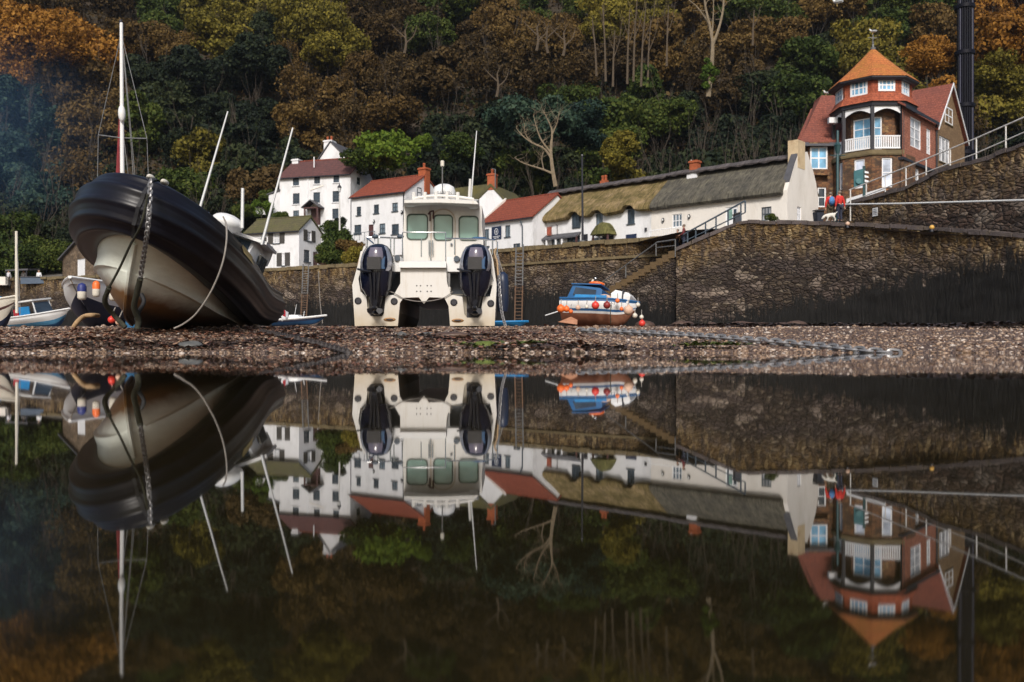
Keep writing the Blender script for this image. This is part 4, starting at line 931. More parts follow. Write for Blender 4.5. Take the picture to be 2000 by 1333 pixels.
# lean-to and garden wall at its left
q = [at(525,382,104.4), at(548,373,105), at(551,424,105), at(522,415,104.4)]
lt = thing('lean_to', 'low white lean-to at the left end of the three-storey white house', 'outhouse', (q[3].x, q[3].y, 10.5))
MB().slab([q[0], q[1], Vector((q[1].x,q[1].y,10.5)), Vector((q[0].x,q[0].y,10.5))], (-.3,3,0)).build('wall', WHITEWASH, lt)
MB().slab([q[0]+Vector((-.2,-.2,0)), q[1]+Vector((-.03,-.2,0)), q[1]+Vector((-.05,3.2,.9)), q[0]+Vector((-.2,3.2,.9))], (0,0,.14)).build('roof', SLATE, lt)
gw = thing('garden_wall', 'low white garden wall stepping down left of the white lean-to', 'wall', tuple(at(512,420,104)))
MB().slab([at(499,398,103.6), at(507,399,103.7), at(508,405,103.8), at(524.5,402,104.2), at(523,420,104.2), at(499,418,103.6)], (0,.35,0)).build('masonry', WHITEWASH, gw)
MB().slab([at(498,396.6,103.55), at(507.6,397.6,103.7), at(507.6,399,103.7), at(498,398,103.55)], (0,.5,0)).build('coping', CREAMWASH, gw)

# 2 white house with a red roof and a tall brick chimney
P0, u, W, ze = two((686.5,386.5), 99, (791,374.5)); z0 = 9.5
root = thing('white_house', 'two-storey white house with a bright red tiled roof and tall orange brick chimney', 'house', (P0[0], P0[1], z0))
n_ = (-u[1], u[0]); G0 = (P0[0]+u[0]*W, P0[1]+u[1]*W); d_ = 6.6
zr = CAMZ + (Y0-345)/F*(G0[1] + n_[1]*d_/2)
wins = [(696.5,404,705,421),(730,400,740,417),(766,396.5,777,413),(692,439.5,705.5,457),(741,437,752.5,456),(765,438,779,458)]
hs = [rect(P0, u, *q) for q in wins]; dh = rect(P0, u, 720, 439, 729.5, 463)
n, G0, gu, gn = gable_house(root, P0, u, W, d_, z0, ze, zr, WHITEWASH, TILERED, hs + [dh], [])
for h in hs: window(root, P0, u, n, h, nx=2, ny=2, sill=WINFRAME)
door(root, P0, u, n, dh, BROWNDOOR)
h = (2.2, ze-.1, 2.9, ze+.9); window(root, G0, gu, gn, (2.0, ze-.3, 2.7, ze+.75), depth=.05, nx=1, ny=2)
cc = V3(G0, gu, gn, d_/2+.3, .3, 0); cz = lambda py: CAMZ + (Y0-py)/F*cc.y
chimney(root, cc.xy, u, .95, .8, zr-1.8, cz(328.5), BRICKCHIM, 1)
MB().tube([V3(P0,u,n,W-.12,-.08,z0), V3(P0,u,n,W-.12,-.08,ze-.2)], .06).build('downpipe', BLACKPAINT, root, 40)
for px, lb in ((731.5,'black lantern beside the brown door of the red-roofed white house'), (786,'black lantern at the right corner of the red-roofed white house')):
    s, z = uz(P0, u, px, 433 if px < 740 else 415); lamp_on_wall(V3(P0,u,n,s,-.12,z), lb)
tr = thing('railing', 'low dark railing on the terrace in front of the red-roofed white house', 'railing', tuple(at(712, 462, 97)))
MB().tube([at(690,456,97), at(733,452,97)], .03).build('rail', RAILBLUE, tr)
for px in (692,702,712,722,731): MB().tube([at(px,455.5-(px-692)*.08,97), at(px,470,97)], .025).build('post', RAILBLUE, tr)

# 3 small white cottage on the quay
P0, u, W, ze = two((480,456), 92, (584,449.5)); z0 = 6.9
root = thing('white_cottage', 'small white cottage on the quay with a mossy roof and dark shutters', 'cottage', (P0[0], P0[1], z0))
n_ = (-u[1], u[0]); G0 = (P0[0]+u[0]*W, P0[1]+u[1]*W); gd = uz(G0, n_, 628, 459)[0]
zr = CAMZ + (Y0-426)/F*(G0[1] + n_[1]*gd/2)
wins = [(534,455.5,546,475.5),(551,495,556.5,519),(494,466,511,484)]; hs = [rect(P0, u, *q) for q in wins]
gw_ = [(600,451,608,471),(593.5,488.5,605,511.5)]; gh = [rect(G0, n_, *q) for q in gw_]; gdh = rect(G0, n_, 611.5, 492.5, 620.5, 526)
n, G0, gu, gn = gable_house(root, P0, u, W, gd, z0, ze, zr, WHITEWASH, MOSSROOF, hs, gh + [gdh])
for h, q in zip(hs, (2,2,4)):
    wo = window(root, P0, u, n, h, fm=WHITEPAINT, pm=PANEPALE, nx=q, ny=2, sill=WINFRAME)
    for x0, x1 in ((h[0]-.62, h[0]-.03), (h[2]+.03, h[2]+.62)): MB().obox(P0,u,n,(x0,-.06,h[1]-.05),(x1,-.004,h[3]+.05)).build('shutter', SHUTTER, wo)
for k, h in enumerate(gh):
    wo = window(root, G0, gu, gn, h, fm=WHITEPAINT if k == 0 else WINFRAME, pm=PANEPALE if k == 0 else PANE, nx=2, ny=3, sill=WINFRAME)
    if k == 0:
        for x0, x1 in ((h[0]-.6, h[0]-.03), (h[2]+.03, h[2]+.6)): MB().obox(G0,gu,gn,(x0,-.06,h[1]-.05),(x1,-.004,h[3]+.05)).build('shutter', SHUTTER, wo)
door(root, G0, gu, gn, gdh, BROWNDOOR)
yd = thing('yard_wall', 'low rough brown stone wall on the quay beside the small cottage', 'wall', tuple(at(640,527,88)))
mb = MB(); rr = random.Random(4)
for i in range(26):
    px = rr.uniform(623,652); py = rr.uniform(498,524) if px < 642 else rr.uniform(512,524); mb.ball(at(px,py,88.5+rr.uniform(0,.5)), (rr.uniform(.22,.4),.25,rr.uniform(.15,.28)), 7, 5)
mb.build('stones', HOUSESTONE, yd)

# 4 house with a mossy thatch behind the catamaran
P0, u, W, ze = two((852,400), 104, (925,405)); z0 = 12
root = thing('white_house', 'white gabled house with dark mossy thatch half hidden behind the catamaran radar', 'house', (P0[0], P0[1], z0))
A = at(925,400,98); B = atz(988,396,A.z); gu = ((B.xy-A.xy)/(B.xy-A.xy).length); gW = (B.xy-A.xy).length; gu = (gu.x, gu.y); gi = (-gu[1], gu[0])
zap = CAMZ + (Y0-366)/F*(A.y + gu[1]*gW*.52)
m_ = MB().slab([V3(A,gu,gi,0,0,8), V3(A,gu,gi,gW,0,8), V3(A,gu,gi,gW,0,A.z), V3(A,gu,gi,gW*.55,0,zap), V3(A,gu,gi,0,0,A.z)], (gi[0]*7, gi[1]*7, 0)); m_.build('wall', WHITEWASH, root)
rb = MB(); rv = Vector((-1,.16,0)).normalized(); rv = (-.97,.24)
for s_, e_ in ((0,-1),(gW,1)):
    a0 = V3(A,gu,gi,s_+.3*e_,-.1,A.z-.25); b0 = V3(A,gu,gi,gW*.55+.003*e_,-.1,zap+.05); bk = Vector((rv[0]*9, rv[1]*9+4, 0)) if e_ < 0 else Vector((gi[0]*7, gi[1]*7, 0)); bk2 = bk if e_ < 0 else Vector((gi[0]*7, gi[1]*7, 0))
    rb.slab([a0, b0, b0 + bk2, a0 + bk], (0,0,.3))
rb.uv = None; rb.build('roof', mat('dark_mossy_thatch', (.075,.07,.03), .95, .4, 1.5, .6, 8, .06, dirt=(.12,.10,.02), dscale=.5, damt=.8), root)
cc = V3(A,gu,gi,gW*.55,.3,0); ch = chimney(root, cc.xy, gu, .85, .7, zap-.3, CAMZ+(Y0-340)/F*cc.y, BRICKCHIM, 1)
MB().tube([V3(A,gu,gi,gW*.55+.5,-.1,zap-.2), V3(A,gu,gi,gW*.55+.5,-.1,CAMZ+(Y0-333)/F*cc.y), V3(A,gu,gi,gW*.55+.15,-.1,CAMZ+(Y0-331.5)/F*cc.y)], .06).build('flue_pipe', GREYMETAL, root, 40)

# 5 low white inn building with red roof
P0, u, W, ze = two((942,436), 92, (1023,425.5)); z0 = 7.2
root = thing('white_inn', 'low white building with an orange-red tiled roof joined to the mossy thatched cottage', 'house', (P0[0], P0[1], z0))
d_ = 7.0; n_ = (-u[1], u[0]); zr = CAMZ + (Y0-390)/F*(P0[1] + u[1]*W/2 + n_[1]*d_/2)
wins = [(946.5,448,955,467),(986.5,440.5,996.5,463),(948,481,956.5,493),(1002.5,476,1016,492),(986,485,996,492)]; hs = [rect(P0,u,*q) for q in wins]
n, G0, gu, gn = gable_house(root, P0, u, W + 1.2, d_, z0, ze, zr, WHITEWASH, TILERED, hs)
for h in hs: window(root, P0, u, n, h, nx=2, ny=1, sill=WINFRAME)
MB().slab([V3(P0,u,n,-.25,-.3,ze-.2), V3(P0,u,n,-.02,-.3,ze-.2), V3(P0,u,n,-.02,d_/2,zr+.2), V3(P0,u,n,-.25,d_/2,zr+.2)], (0,0,.25)).build('verge_coping', CREAMWASH, root)
MB().tube([V3(P0,u,n,W-.2,-.3,ze-.3), V3(P0,u,n,W-.1,-.1,ze-.8), V3(P0,u,n,W-.1,-.09,z0)], .06).build('downpipe', RAILBLUE, root, 40)
# navy sign with a round crest
def signboard(name, label, P0, u, n, px, board, art=None, proud=.06):
    h = rect(P0, u, *px); c = V3(P0,u,n,(h[0]+h[2])/2,-proud,h[1]); o = thing(name, label, 'sign', tuple(c))
    MB().obox(P0,u,n,(h[0],-proud,h[1]),(h[2],-.004,h[3])).build('board', board, o)
    if art: art(o, h, proud)
    return o
def crest(o, h, pr):
    cx, cz = (h[0]+h[2])/2, lerp(h[1],h[3],.6); r = (h[2]-h[0])*.2; mb = MB()
    for k in range(18):
        a, b = 2*math.pi*k/18, 2*math.pi*(k+1)/18
        for r0, r1 in ((r*.84, r),):
            q = [(cx+r0*math.cos(a), cz+r0*1.25*math.sin(a)), (cx+r1*math.cos(a), cz+r1*1.25*math.sin(a)), (cx+r1*math.cos(b), cz+r1*1.25*math.sin(b)), (cx+r0*math.cos(b), cz+r0*1.25*math.sin(b))]
            mb.slab([V3(P0,u,n,s,-pr-.012,z) for s, z in q], (n[0]*.01, n[1]*.01, 0))
    for x0, x1, z0_, z1_ in ((-.1,.1,-.55,.6),(-.45,.45,.05,.2),(-.35,.35,-.6,-.45)): mb.obox(P0,u,n,(cx+r*x0,-pr-.012,cz+r*z0_),(cx+r*x1,-pr-.003,cz+r*z1_))
    for f0, f1, y in ((.12,.88,.22),(.25,.75,.10)):
        x = lerp(h[0],h[2],f0)
        while x < lerp(h[0],h[2],f1):
            mb.obox(P0,u,n,(x,-pr-.012,lerp(h[1],h[3],y)-.03),(x+.055,-pr-.003,lerp(h[1],h[3],y)+.04)); x += .085
    mb.build('crest_and_lettering', WHITEPAINT, o)
signboard('inn_sign', 'navy sign with a white round crest on the low white building', P0, u, n, (961,443,979.5,468), SIGNNAVY, crest)

# 6 and 7 the long thatched cottages (one wall line)
PR_, DR = (1538,371.5), 72.0
R0 = at(*PR_, DR); L0_ = atz(1021, 434.5, R0.z); LW = (R0.xy - L0_.xy).length; TU = (R0.xy - L0_.xy)/LW; TU = (TU.x, TU.y); TN = (-TU[1], TU[0]); TP = (L0_.x, L0_.y); TZ = R0.z
def tu(px, py=400): return uz(TP, TU, px, py)[0]
sM = tu(1272, 409); D_ = 6.4
def thatch_roof(root, s0, s1, zr, m, dorm=(), ripple=.08, sag=0, left_round=0, seed=1, e_out=.45):
    prof = [(.05,-.32),(-e_out*.7,-.36),(-e_out,-.18),(-e_out*.85,.12),(-.05,.55)] + [(lerp(-.05,D_/2,f), lerp(.55,zr-TZ,f)) for f in (.2,.4,.6,.8,.93)] + [(D_/2, zr-TZ+.03)] + [(D_/2+lerp(0,D_/2+.3,f), lerp(zr-TZ,.3,f)) for f in (.3,.7,1)]
    NU = max(8, int((s1-s0)/.22)); mb = MB(); mb.uv = []; rows = []; dist = [0]
    for a, b in zip(prof, prof[1:]): dist.append(dist[-1] + math.hypot(b[0]-a[0], b[1]-a[1]))
    rr = random.Random(seed)
    for i in range(NU+1):
        s = lerp(s0, s1, i/NU); row = []
        lift = sum(.62*math.exp(-((s-c)/.62)**4) for c in dorm)
        bulge = sum(.16*math.exp(-((s-c)/.95)**4) for c in dorm)
        for j, (d, z) in enumerate(prof):
            f = max(0, 1 - j/6.5)
            zz = z + lift*f*1.0 + ripple*math.sin(s*1.1 + j*.3)*.6 + rr.uniform(-.02,.02); dd = d - bulge*(.35 < f) + (lift*f*.22 if j < 5 else 0)
            x = s + (left_round*max(0, 1 - i/(NU*.10))*( max(0, j-2)/8)*2.4 if left_round else 0)
            row.append(V3(TP, TU, TN, x, dd, TZ + zz)); mb.uv.append((s, dist[j]))
        rows.append(row)
    mb.grid(rows)
    o = len(mb.v) - (NU+1)*len(prof)
    mb.f.append(tuple(range(o, o+len(prof)))); e = o + NU*len(prof); mb.f.append(tuple(reversed(range(e, e+len(prof)))))
    ro = mb.build('thatched_roof', m, root, 50)
    # ridge roll
    rg = MB(); rg.uv = []; rp = [(D_/2-1.05,-.42),(D_/2-1.1,-.28),(D_/2-.5,.2),(D_/2,.34),(D_/2+.5,.2),(D_/2+1.1,-.3)]; rows = []
    for i in range(NU//2+1):
        s = lerp(s0 + (1.5*left_round), s1, i/(NU//2)); row = []
        for j, (d, z) in enumerate(rp): row.append(V3(TP,TU,TN,s,d,zr + z*.8 + .02*math.sin(s*3 + j) + (.0 if j else .06*math.sin(s*5)))); rg.uv.append((s, j*.4))
        rows.append(row)
    rg.grid(rows); rg.f.append(tuple(range(len(rp)))); rg.f.append(tuple(reversed(range(len(rg.v)-len(rp), len(rg.v))))); rg.build('ridge', THATCHRIDGE, ro, 50)
    return ro
zrA = CAMZ + (Y0-353)/F*(TP[1] + TU[1]*tu(1200) + TN[1]*D_/2 - .3)
zrB = CAMZ + (Y0-312)/F*(V3(TP,TU,TN,tu(1480),D_/2,0).y)
z0 = 6.6
# part A, tan mossy thatch
rootA = thing('thatched_cottage', 'long white cottage with wavy mossy tan thatch over dormer windows and a dark shopfront', 'cottage', (*V3(TP,TU,TN,sM/2,0,0).xy, z0))
dw = [(1050,435,1062.5,454),(1119.5,421.5,1133,444.5),(1164,417,1177.5,446.5),(1225.5,409,1239.5,437.5)]
hs = [rect(TP,TU,*q) for q in dw]; low = [(1050,467.5,1065,483),(1077.5,466,1093,480),(1107.5,462,1133,478)]; lh = [rect(TP,TU,*q) for q in low]; dhh = rect(TP,TU,1136.5,458,1148,478); sg = rect(TP,TU,1223,458,1243.5,466.5)
h4 = rect(TP,TU,1155,465.5,1169,478)
mb = MB(); facade(mb, TP, TU, TN, 0, sM, z0, TZ, [h for h in hs if h[3] < TZ] + lh + [dhh, h4])
tops = []
for h in hs:
    if h[3] >= TZ: pass
mb.add([V3(TP,TU,TN,s,d,z) for s, d, z in ((0,0,z0),(0,D_,z0),(0,D_,TZ),(0,D_/2,zrA-.5),(0,0,TZ))], [(0,1,2,3,4)])
mb.add([V3(TP,TU,TN,s,d,z) for s, d, z in ((0,D_,z0),(sM,D_,z0),(sM,D_,TZ),(0,D_,TZ))], [(0,1,2,3)])
mb.build('wall', WHITEWASH, rootA)
for h in hs:
    if h[3] < TZ: window(rootA, TP, TU, TN, h, nx=2, ny=1, fw=.06, sill=WINFRAME)
    else:
        MB().obox(TP,TU,TN,(h[0]-.1,-.055,h[1]-.0),(h[2]+.1,-.005,h[3]+.35)).build('dormer_wall', WINFRAME, rootA)
        window(rootA, TP, TU, TN, h, depth=-.05, nx=2, ny=1, fw=.06, sill=WINFRAME)
for h in lh + [h4]: window(rootA, TP, TU, TN, h, nx=3 if h[2]-h[0] > 1 else 2, ny=1)
door(rootA, TP, TU, TN, dhh, BLACKPAINT)
for h in (sg,): MB().obox(TP,TU,TN,(h[0],-.06,h[1]),(h[2],-.004,h[3])).build('shop_board', SIGNNAVY, rootA)
a = rect(TP,TU,1046,460,1135,466); MB().slab([V3(TP,TU,TN,a[0],-.75,a[1]-.02), V3(TP,TU,TN,a[2],-.75,a[1]+.0), V3(TP,TU,TN,a[2],-.003,a[1]+.42), V3(TP,TU,TN,a[0],-.003,a[1]+.42)], (0,0,-.14)).build('shop_canopy', SLATE, rootA)
for px in (1066,1076,1094,1106,1134): s = tu(px,470); MB().obox(TP,TU,TN,(s-.07,-.7,z0),(s+.07,-.56,a[1]-.02)).build('canopy_post', WHITEPAINT if px != 1134 else BROWNDOOR, rootA)
roA = thatch_roof(rootA, -.25, sM+.1, zrA, THATCHTAN, [(h[0]+h[2])/2 for h in hs], .1, 0, 1, 3, .55)
cA = V3(TP,TU,TN,tu(1128,372)*1.06,D_/2+.4,0)
ch = chimney(rootA, cA.xy, TU, .7, .5, zrA-.5, zrA+.55, BRICKCHIM, 2, cap=False)
# thatched porch
a = rect(TP,TU,1168,436,1205,472); pz = rect(TP,TU,1168,460.5,1205,472)[3]; pm = (a[0]+a[2])/2; pb = MB(); pb.uv = []; rows = []
for f, zf, df in ((0,0,0),(.12,.34,.12),(.32,.72,.3),(.5,.93,.6),(.6,1,.75)):
    hw = (a[2]-a[0])/2*(1-f*1.35) if f < .6 else .12; z = lerp(pz, a[3], zf); row = []
    for s_, d_ in ((-1,.0),(-1,-1.2),(-.55,-1.42),(.0,-1.5),(.55,-1.42),(1,-1.2),(1,.0)):
        row.append(V3(TP,TU,TN,pm + s_*hw, d_*(1-df*.62), z)); pb.uv.append((pm+s_*hw, z+d_))
    rows.append(row)
pb.grid(rows); pb.f.append(tuple(range(7))); pb.f.append(tuple(range(len(pb.v)-7, len(pb.v))))
po = pb.build('porch_roof', THATCHMOSS, rootA, 60)
for s_ in (a[0]+.2, a[2]-.3): MB().obox(TP,TU,TN,(s_,-1.15,z0),(s_+.14,-1.01,pz+.02)).build('porch_post', BROWNDOOR, po)
MB().obox(TP,TU,TN,(a[0]+.35,-.06,z0),(a[2]-.35,-.004,pz-.05)).build('porch_door', BLACKPAINT, po)
p = V3(TP,TU,TN,pm+.05,-1.0,pz-.22); lq = thing('lantern', 'small glowing white lantern hanging inside the thatched porch', 'lantern', tuple(p)); MB().ball(p, .1, 10, 8).build('globe', LAMPGLASS, lq, 40); MB().tube([p, p+Vector((0,0,.22))], .012).build('hook', BLACKPAINT, lq)
# part B, grey thatch
rootB = thing('thatched_cottage', 'long white cottage with smooth grey thatch and a tall rounded gable end at right', 'cottage', (*V3(TP,TU,TN,(sM+LW)/2,0,0).xy, z0))
bw = [(1313,418.5,1332,444),(1487,404.5,1506.5,431.5)]; hs = [rect(TP,TU,*q) for q in bw]; dB = rect(TP,TU,1417,404.5,1441,441)
GP = (R0.x, R0.y); gW = uz(GP, TN, 1597, 374)[0]; gh = rect(GP, TN, 1557, 404.5, 1565, 431.5)
mb = MB(); facade(mb, TP, TU, TN, sM+.002, LW, z0, TZ, hs + [dB])
facade(mb, GP, TN, (-TU[0],-TU[1]), 0, gW*1.02, z0, TZ, [gh])
def gp(px, py): s, z = uz(GP, TN, px, py); return V3(GP, TN, (-TU[0],-TU[1]), s, 0, z)
gpts = [V3(GP,TN,TU,0,0,TZ), gp(1542,356), gp(1552,320), gp(1560,297), gp(1577,297), gp(1582,314), gp(1589,337), gp(1594,358), V3(GP,TN,TU,gW*1.02,0,TZ)]
mb.slab(gpts, (-TU[0]*.45, -TU[1]*.45, 0))
mb.build('wall', CREAMWASH, rootB)
cop = MB()
for q0, q1 in zip(gpts[1:3], gpts[2:4]): cop.slab([q0, q1, q1 - Vector((TU[0],TU[1],0))*.55, q0 - Vector((TU[0],TU[1],0))*.55], (0,0,.14))
cop.build('verge_stones', SLATE, rootB)
window(rootB, TP, TU, TN, hs[0], fm=WHITEPAINT, nx=3, ny=2); window(rootB, TP, TU, TN, hs[1], fm=WINFRAME, pm=PANEPALE, nx=3, ny=2)
window(rootB, GP, TN, (-TU[0],-TU[1]), gh, fm=WHITEPAINT, pm=PANEPALE, nx=2, ny=2)
dd = door(rootB, TP, TU, TN, dB, WHITEPAINT); dg = (dB[0]+.12, dB[1]+.5, dB[0]+.12+(dB[2]-dB[0])*.42, dB[3]-.2)
MB().obox(TP,TU,TN,(dg[0],.055,dg[1]),(dg[2],.068,dg[3])).build('door_glass', PANETEAL, dd); MB().obox(TP,TU,TN,(dg[2]+.12,.055,dg[1]),(dB[2]-.15,.068,dg[3])).build('door_glass', PANE, dd)
roB = thatch_roof(rootB, sM+.12, LW-.35, zrB, THATCHGREY, (), .02, 0, 0, 5, .5)
g5 = gp(1566,297); ch = MB().obox((g5.x-TU[0]*.4, g5.y-TU[1]*.4), TU, TN, (-.42,-.75,zrB-1.2),(.42,.55,uz(GP,TN,1564,275)[1])).build('chimney', mat('buff_render', (.56,.44,.28), .85, .15, 2, .3, 8, .03, dirt=(.24,.13,.06), dscale=1.2, damt=.7), rootB)
cM = V3(TP,TU,TN,tu(1306,340)+.9,D_/2-.4,0); cmz = CAMZ + (Y0-322)/F*cM.y; chimney(rootB, cM.xy, TU, .75, .6, zrB-1.2, cmz + .35, BRICKCHIM, 0, cap=True)
MB().obox(cM.xy, TU, TN, (-.5,-.55,zrB-.75),(.5,.45,zrB-.28)).build('chimney_flashing', WHITEWASH, rootB)
for px, py, lb in ((1347,423.5,'oval black wall lamp right of the first window of the grey-thatched cottage'), (1296,430.5,'oval black wall lamp left of the first window of the grey-thatched cottage')):
    s, z = uz(TP,TU,px,py); lamp_on_wall(V3(TP,TU,TN,s,-.1,z), lb)
wr = thing('white_railing', 'thin white railing in front of the grey-thatched cottage wall', 'railing', tuple(at(1300,465,60)))
def wrp(px, py): return at(px, py, 62)
MB().tube([wrp(1268,451), wrp(1327,444)], .025).build('rail', WHITEPAINT, wr)
for i in range(15): px = lerp(1269,1326,i/14); MB().tube([wrp(px, 451-(px-1268)*.12), wrp(px, 470-(px-1268)*.1)], .014, 5).build('baluster', WHITEPAINT, wr)
# signs along the cottages
s, z = uz(TP,TU,1028,457); c = V3(TP,TU,TN,s,-.55,z); o = thing('bird_house_sign', 'yellow house-shaped sign hanging beside the drainpipe left of the mossy thatch', 'sign', tuple(c))
MB().slab([V3(TP,TU,TN,s+a,-.5,z+b) for a, b in ((-.24,-.42),(.24,-.42),(.24,.2),(0,.42),(-.24,.2))], (TN[0]*.12, TN[1]*.12, 0)).build('board', YELLOWSIGN, o)
MB().slab([V3(TP,TU,TN,s+a,-.56,z+b) for a, b in ((-.34,.16),(0,.44),(.34,.16),(.3,.1),(0,.34),(-.3,.1))], (TN[0]*.2, TN[1]*.2, 0)).build('little_roof', BLACKPAINT, o)
mb = MB().obox(TP,TU,TN,(s-.1,-.515,z-.3),(s+.1,-.502,z+.0)); mb.build('dark_panel', BROWNDOOR, o); MB().tube([V3(TP,TU,TN,s,-.6,z+.55), V3(TP,TU,TN,s,0,z+.6)], .025).build('bracket', BLACKPAINT, o)
s, z = uz(TP,TU,1079.5,453); o = thing('pub_sign', 'brown framed hanging sign above the dark shop canopy', 'sign', tuple(V3(TP,TU,TN,s,-.5,z)))
MB().obox(TP,TU,TN,(s-.28,-.55,z-.42),(s+.28,-.48,z+.42)).build('board', SIGNBROWN, o); MB().obox(TP,TU,TN,(s-.2,-.565,z-.3),(s+.2,-.552,z+.3)).build('picture_panel', mat('red_brown_panel', (.30,.07,.04), .7, .5, 5), o); MB().tube([V3(TP,TU,TN,s+.0,-.5,z+.5), V3(TP,TU,TN,s,0,z+.55)], .025).build('bracket', BLACKPAINT, o)
s, z = uz(TP,TU,1089,448); o = thing('sign_bracket', 'thin dark iron bracket on the white wall right of the brown hanging sign', 'bracket', tuple(V3(TP,TU,TN,s,-.05,z))); MB().tube([V3(TP,TU,TN,s,-.05,z-.5), V3(TP,TU,TN,s,-.05,z+.4), V3(TP,TU,TN,s+.1,-.4,z+.35)], .03).build('iron_bar', BLACKPAINT, o)
s, z = uz(TP,TU,1033,482); o = thing('shop_board', 'blue shop board on the white wall left of the dark canopy', 'sign', tuple(V3(TP,TU,TN,s,-.1,z)))
hh = rect(TP,TU,1026,474,1041,485); MB().obox(TP,TU,TN,(hh[0],-.07,hh[1]),(hh[2],-.004,hh[3])).build('board', mat('slate_blue_board', (.05,.10,.14), .5), o)
mb = MB(); x = hh[0]+.1
while x < hh[2]-.15: mb.obox(TP,TU,TN,(x,-.084,lerp(hh[1],hh[3],.45)),(x+.07,-.074,lerp(hh[1],hh[3],.62))); x += .11
mb.build('lettering', WHITEPAINT, o)
mb = MB(); pp = at(1255,455,80)
al = thing('alarm_box', 'small dark box on the white wall right of the thatched porch', 'box', tuple(V3(TP,TU,TN,*[uz(TP,TU,1262,449)[0]], -.05, uz(TP,TU,1262,449)[1])))
s, z = uz(TP,TU,1262,449); MB().obox(TP,TU,TN,(s-.09,-.12,z-.13),(s+.09,-.004,z+.13)).build('box_body', BLACKPAINT, al); MB().obox(TP,TU,TN,(s-.1,-.14,z+.132),(s+.1,-.004,z+.16)).build('lid', GREYMETAL, al)

# 8 the turreted red house
OC = (30.2, 77.1); HZ = 8.5
root = thing('turret_house', 'tall red tile-hung house with an octagonal turret, white balcony and orange pointed roof', 'house', (OC[0], OC[1], HZ))
def octv(r, k, z): a = R(-112.5 + 45*k); return Vector((OC[0] + r*math.cos(a), OC[1] + r*math.sin(a), z))
def octface(r, k):
    a, b = octv(r, k, 0), octv(r, k+1, 0); L = (b.xy-a.xy).length; u_ = (b.xy-a.xy)/L; return (a.x, a.y), (u_.x, u_.y), (-u_.y, u_.x), L
zb = CAMZ + (Y0-292)/F*73.95; zbeam = CAMZ + (Y0-205)/F*73.95; zup = CAMZ + (Y0-153)/F*74.1; zap = CAMZ + (Y0-93)/F*77.1
Rl = 3.25
def octwall(name, r, z0, z1, wins, m, parent, wm=WHITEPAINT, pm=PANEBLUE, faces=range(8), nx=2, ny=2, r1=None):
    mb = MB(); todo = []
    for k in faces:
        P, u_, n_, L = octface(r, k % 8); hs = [rect(P, u_, *q) for kk, q in wins if kk % 8 == k]
        facade(mb, P, u_, n_, 0, L, z0, z1, hs, .18); todo += [(P, u_, n_, h) for h in hs]
    o = mb.build(name, m, parent)
    return o, todo
_, td = octwall('ground_storey_wall', Rl, HZ, zb-.25, [(0,(1722.5,308,1743,366)),(-1,(1668,311,1689,368)),(-2,(1638,318,1646,372))], HOUSESTONE, root)
for P, u_, n_, h in td: window(root, P, u_, n_, h, .18, WHITEPAINT, PANESKY, 1, 2, .12)
mb = MB(); mb.loft([[octv(r_, k % 8, zb+q_) for k in (-3,-2,-1,0,1)] + [octv(1.0, k % 8, zb+q_) for k in (1,0,-1,-2,-3)] for r_, q_ in ((Rl+.12,-.42),(Rl+.16,-.3),(Rl+.16,-.02),(Rl+.05,0))]).build('balcony_ledge', STONEMID, root)
# balcony storey: inner wall, posts, arches, balustrade
_, td = octwall('balcony_wall', 2.35, zb+.01, zbeam, [(-1,(1666,232,1705,292)),(0,(1707,228,1723,292))], HOUSESTONE, root)
for P, u_, n_, h in td: window(root, P, u_, n_, h, .18, WHITEPAINT, PANEBLUE, 2 if h[2]-h[0] > 1 else 1, 3, .1)
bal = []
for k in (-2, -1, 0, 1):
    p = octv(Rl-.12, k % 8, 0); MB().box((p.x-.13,p.y-.13,zb+.01),(p.x+.13,p.y+.13,zbeam)).build('balcony_post', BLACKPAINT, root)
for k in (-3,-2,-1, 0):
    P, u_, n_, L = octface(Rl-.12, k % 8); mb = MB(); N = 12
    if k == -2:
        mb.obox(P,u_,n_,(.16,-.04,zb+.12),(L-.16,.04,zb+1.15))
    else:
        mb.obox(P,u_,n_,(.14,-.05,zb+1.08),(L-.14,.05,zb+1.18)); mb.obox(P,u_,n_,(.14,-.05,zb+.12),(L-.14,.05,zb+.24))
        for i in range(N): x = lerp(.22, L-.22, i/(N-1)); mb.obox(P,u_,n_,(x-.05,-.03,zb+.241),(x+.05,.03,zb+1.079))
    mb.build('balustrade', WHITEPAINT, root)
    arch = MB(); pts = [(.14,zbeam-.02),(L-.14,zbeam-.02),(L-.14,zbeam-.62)] + [(lerp(L-.14,.14,i/8), zbeam-.62+.40*math.sin(math.pi*i/8)) for i in range(1,8)] + [(.14,zbeam-.62)]
    arch.slab([V3(P,u_,n_,s,-.03,z) for s, z in pts], (n_[0]*.06, n_[1]*.06, 0)).build('arch_bracket', WHITEPAINT, root)
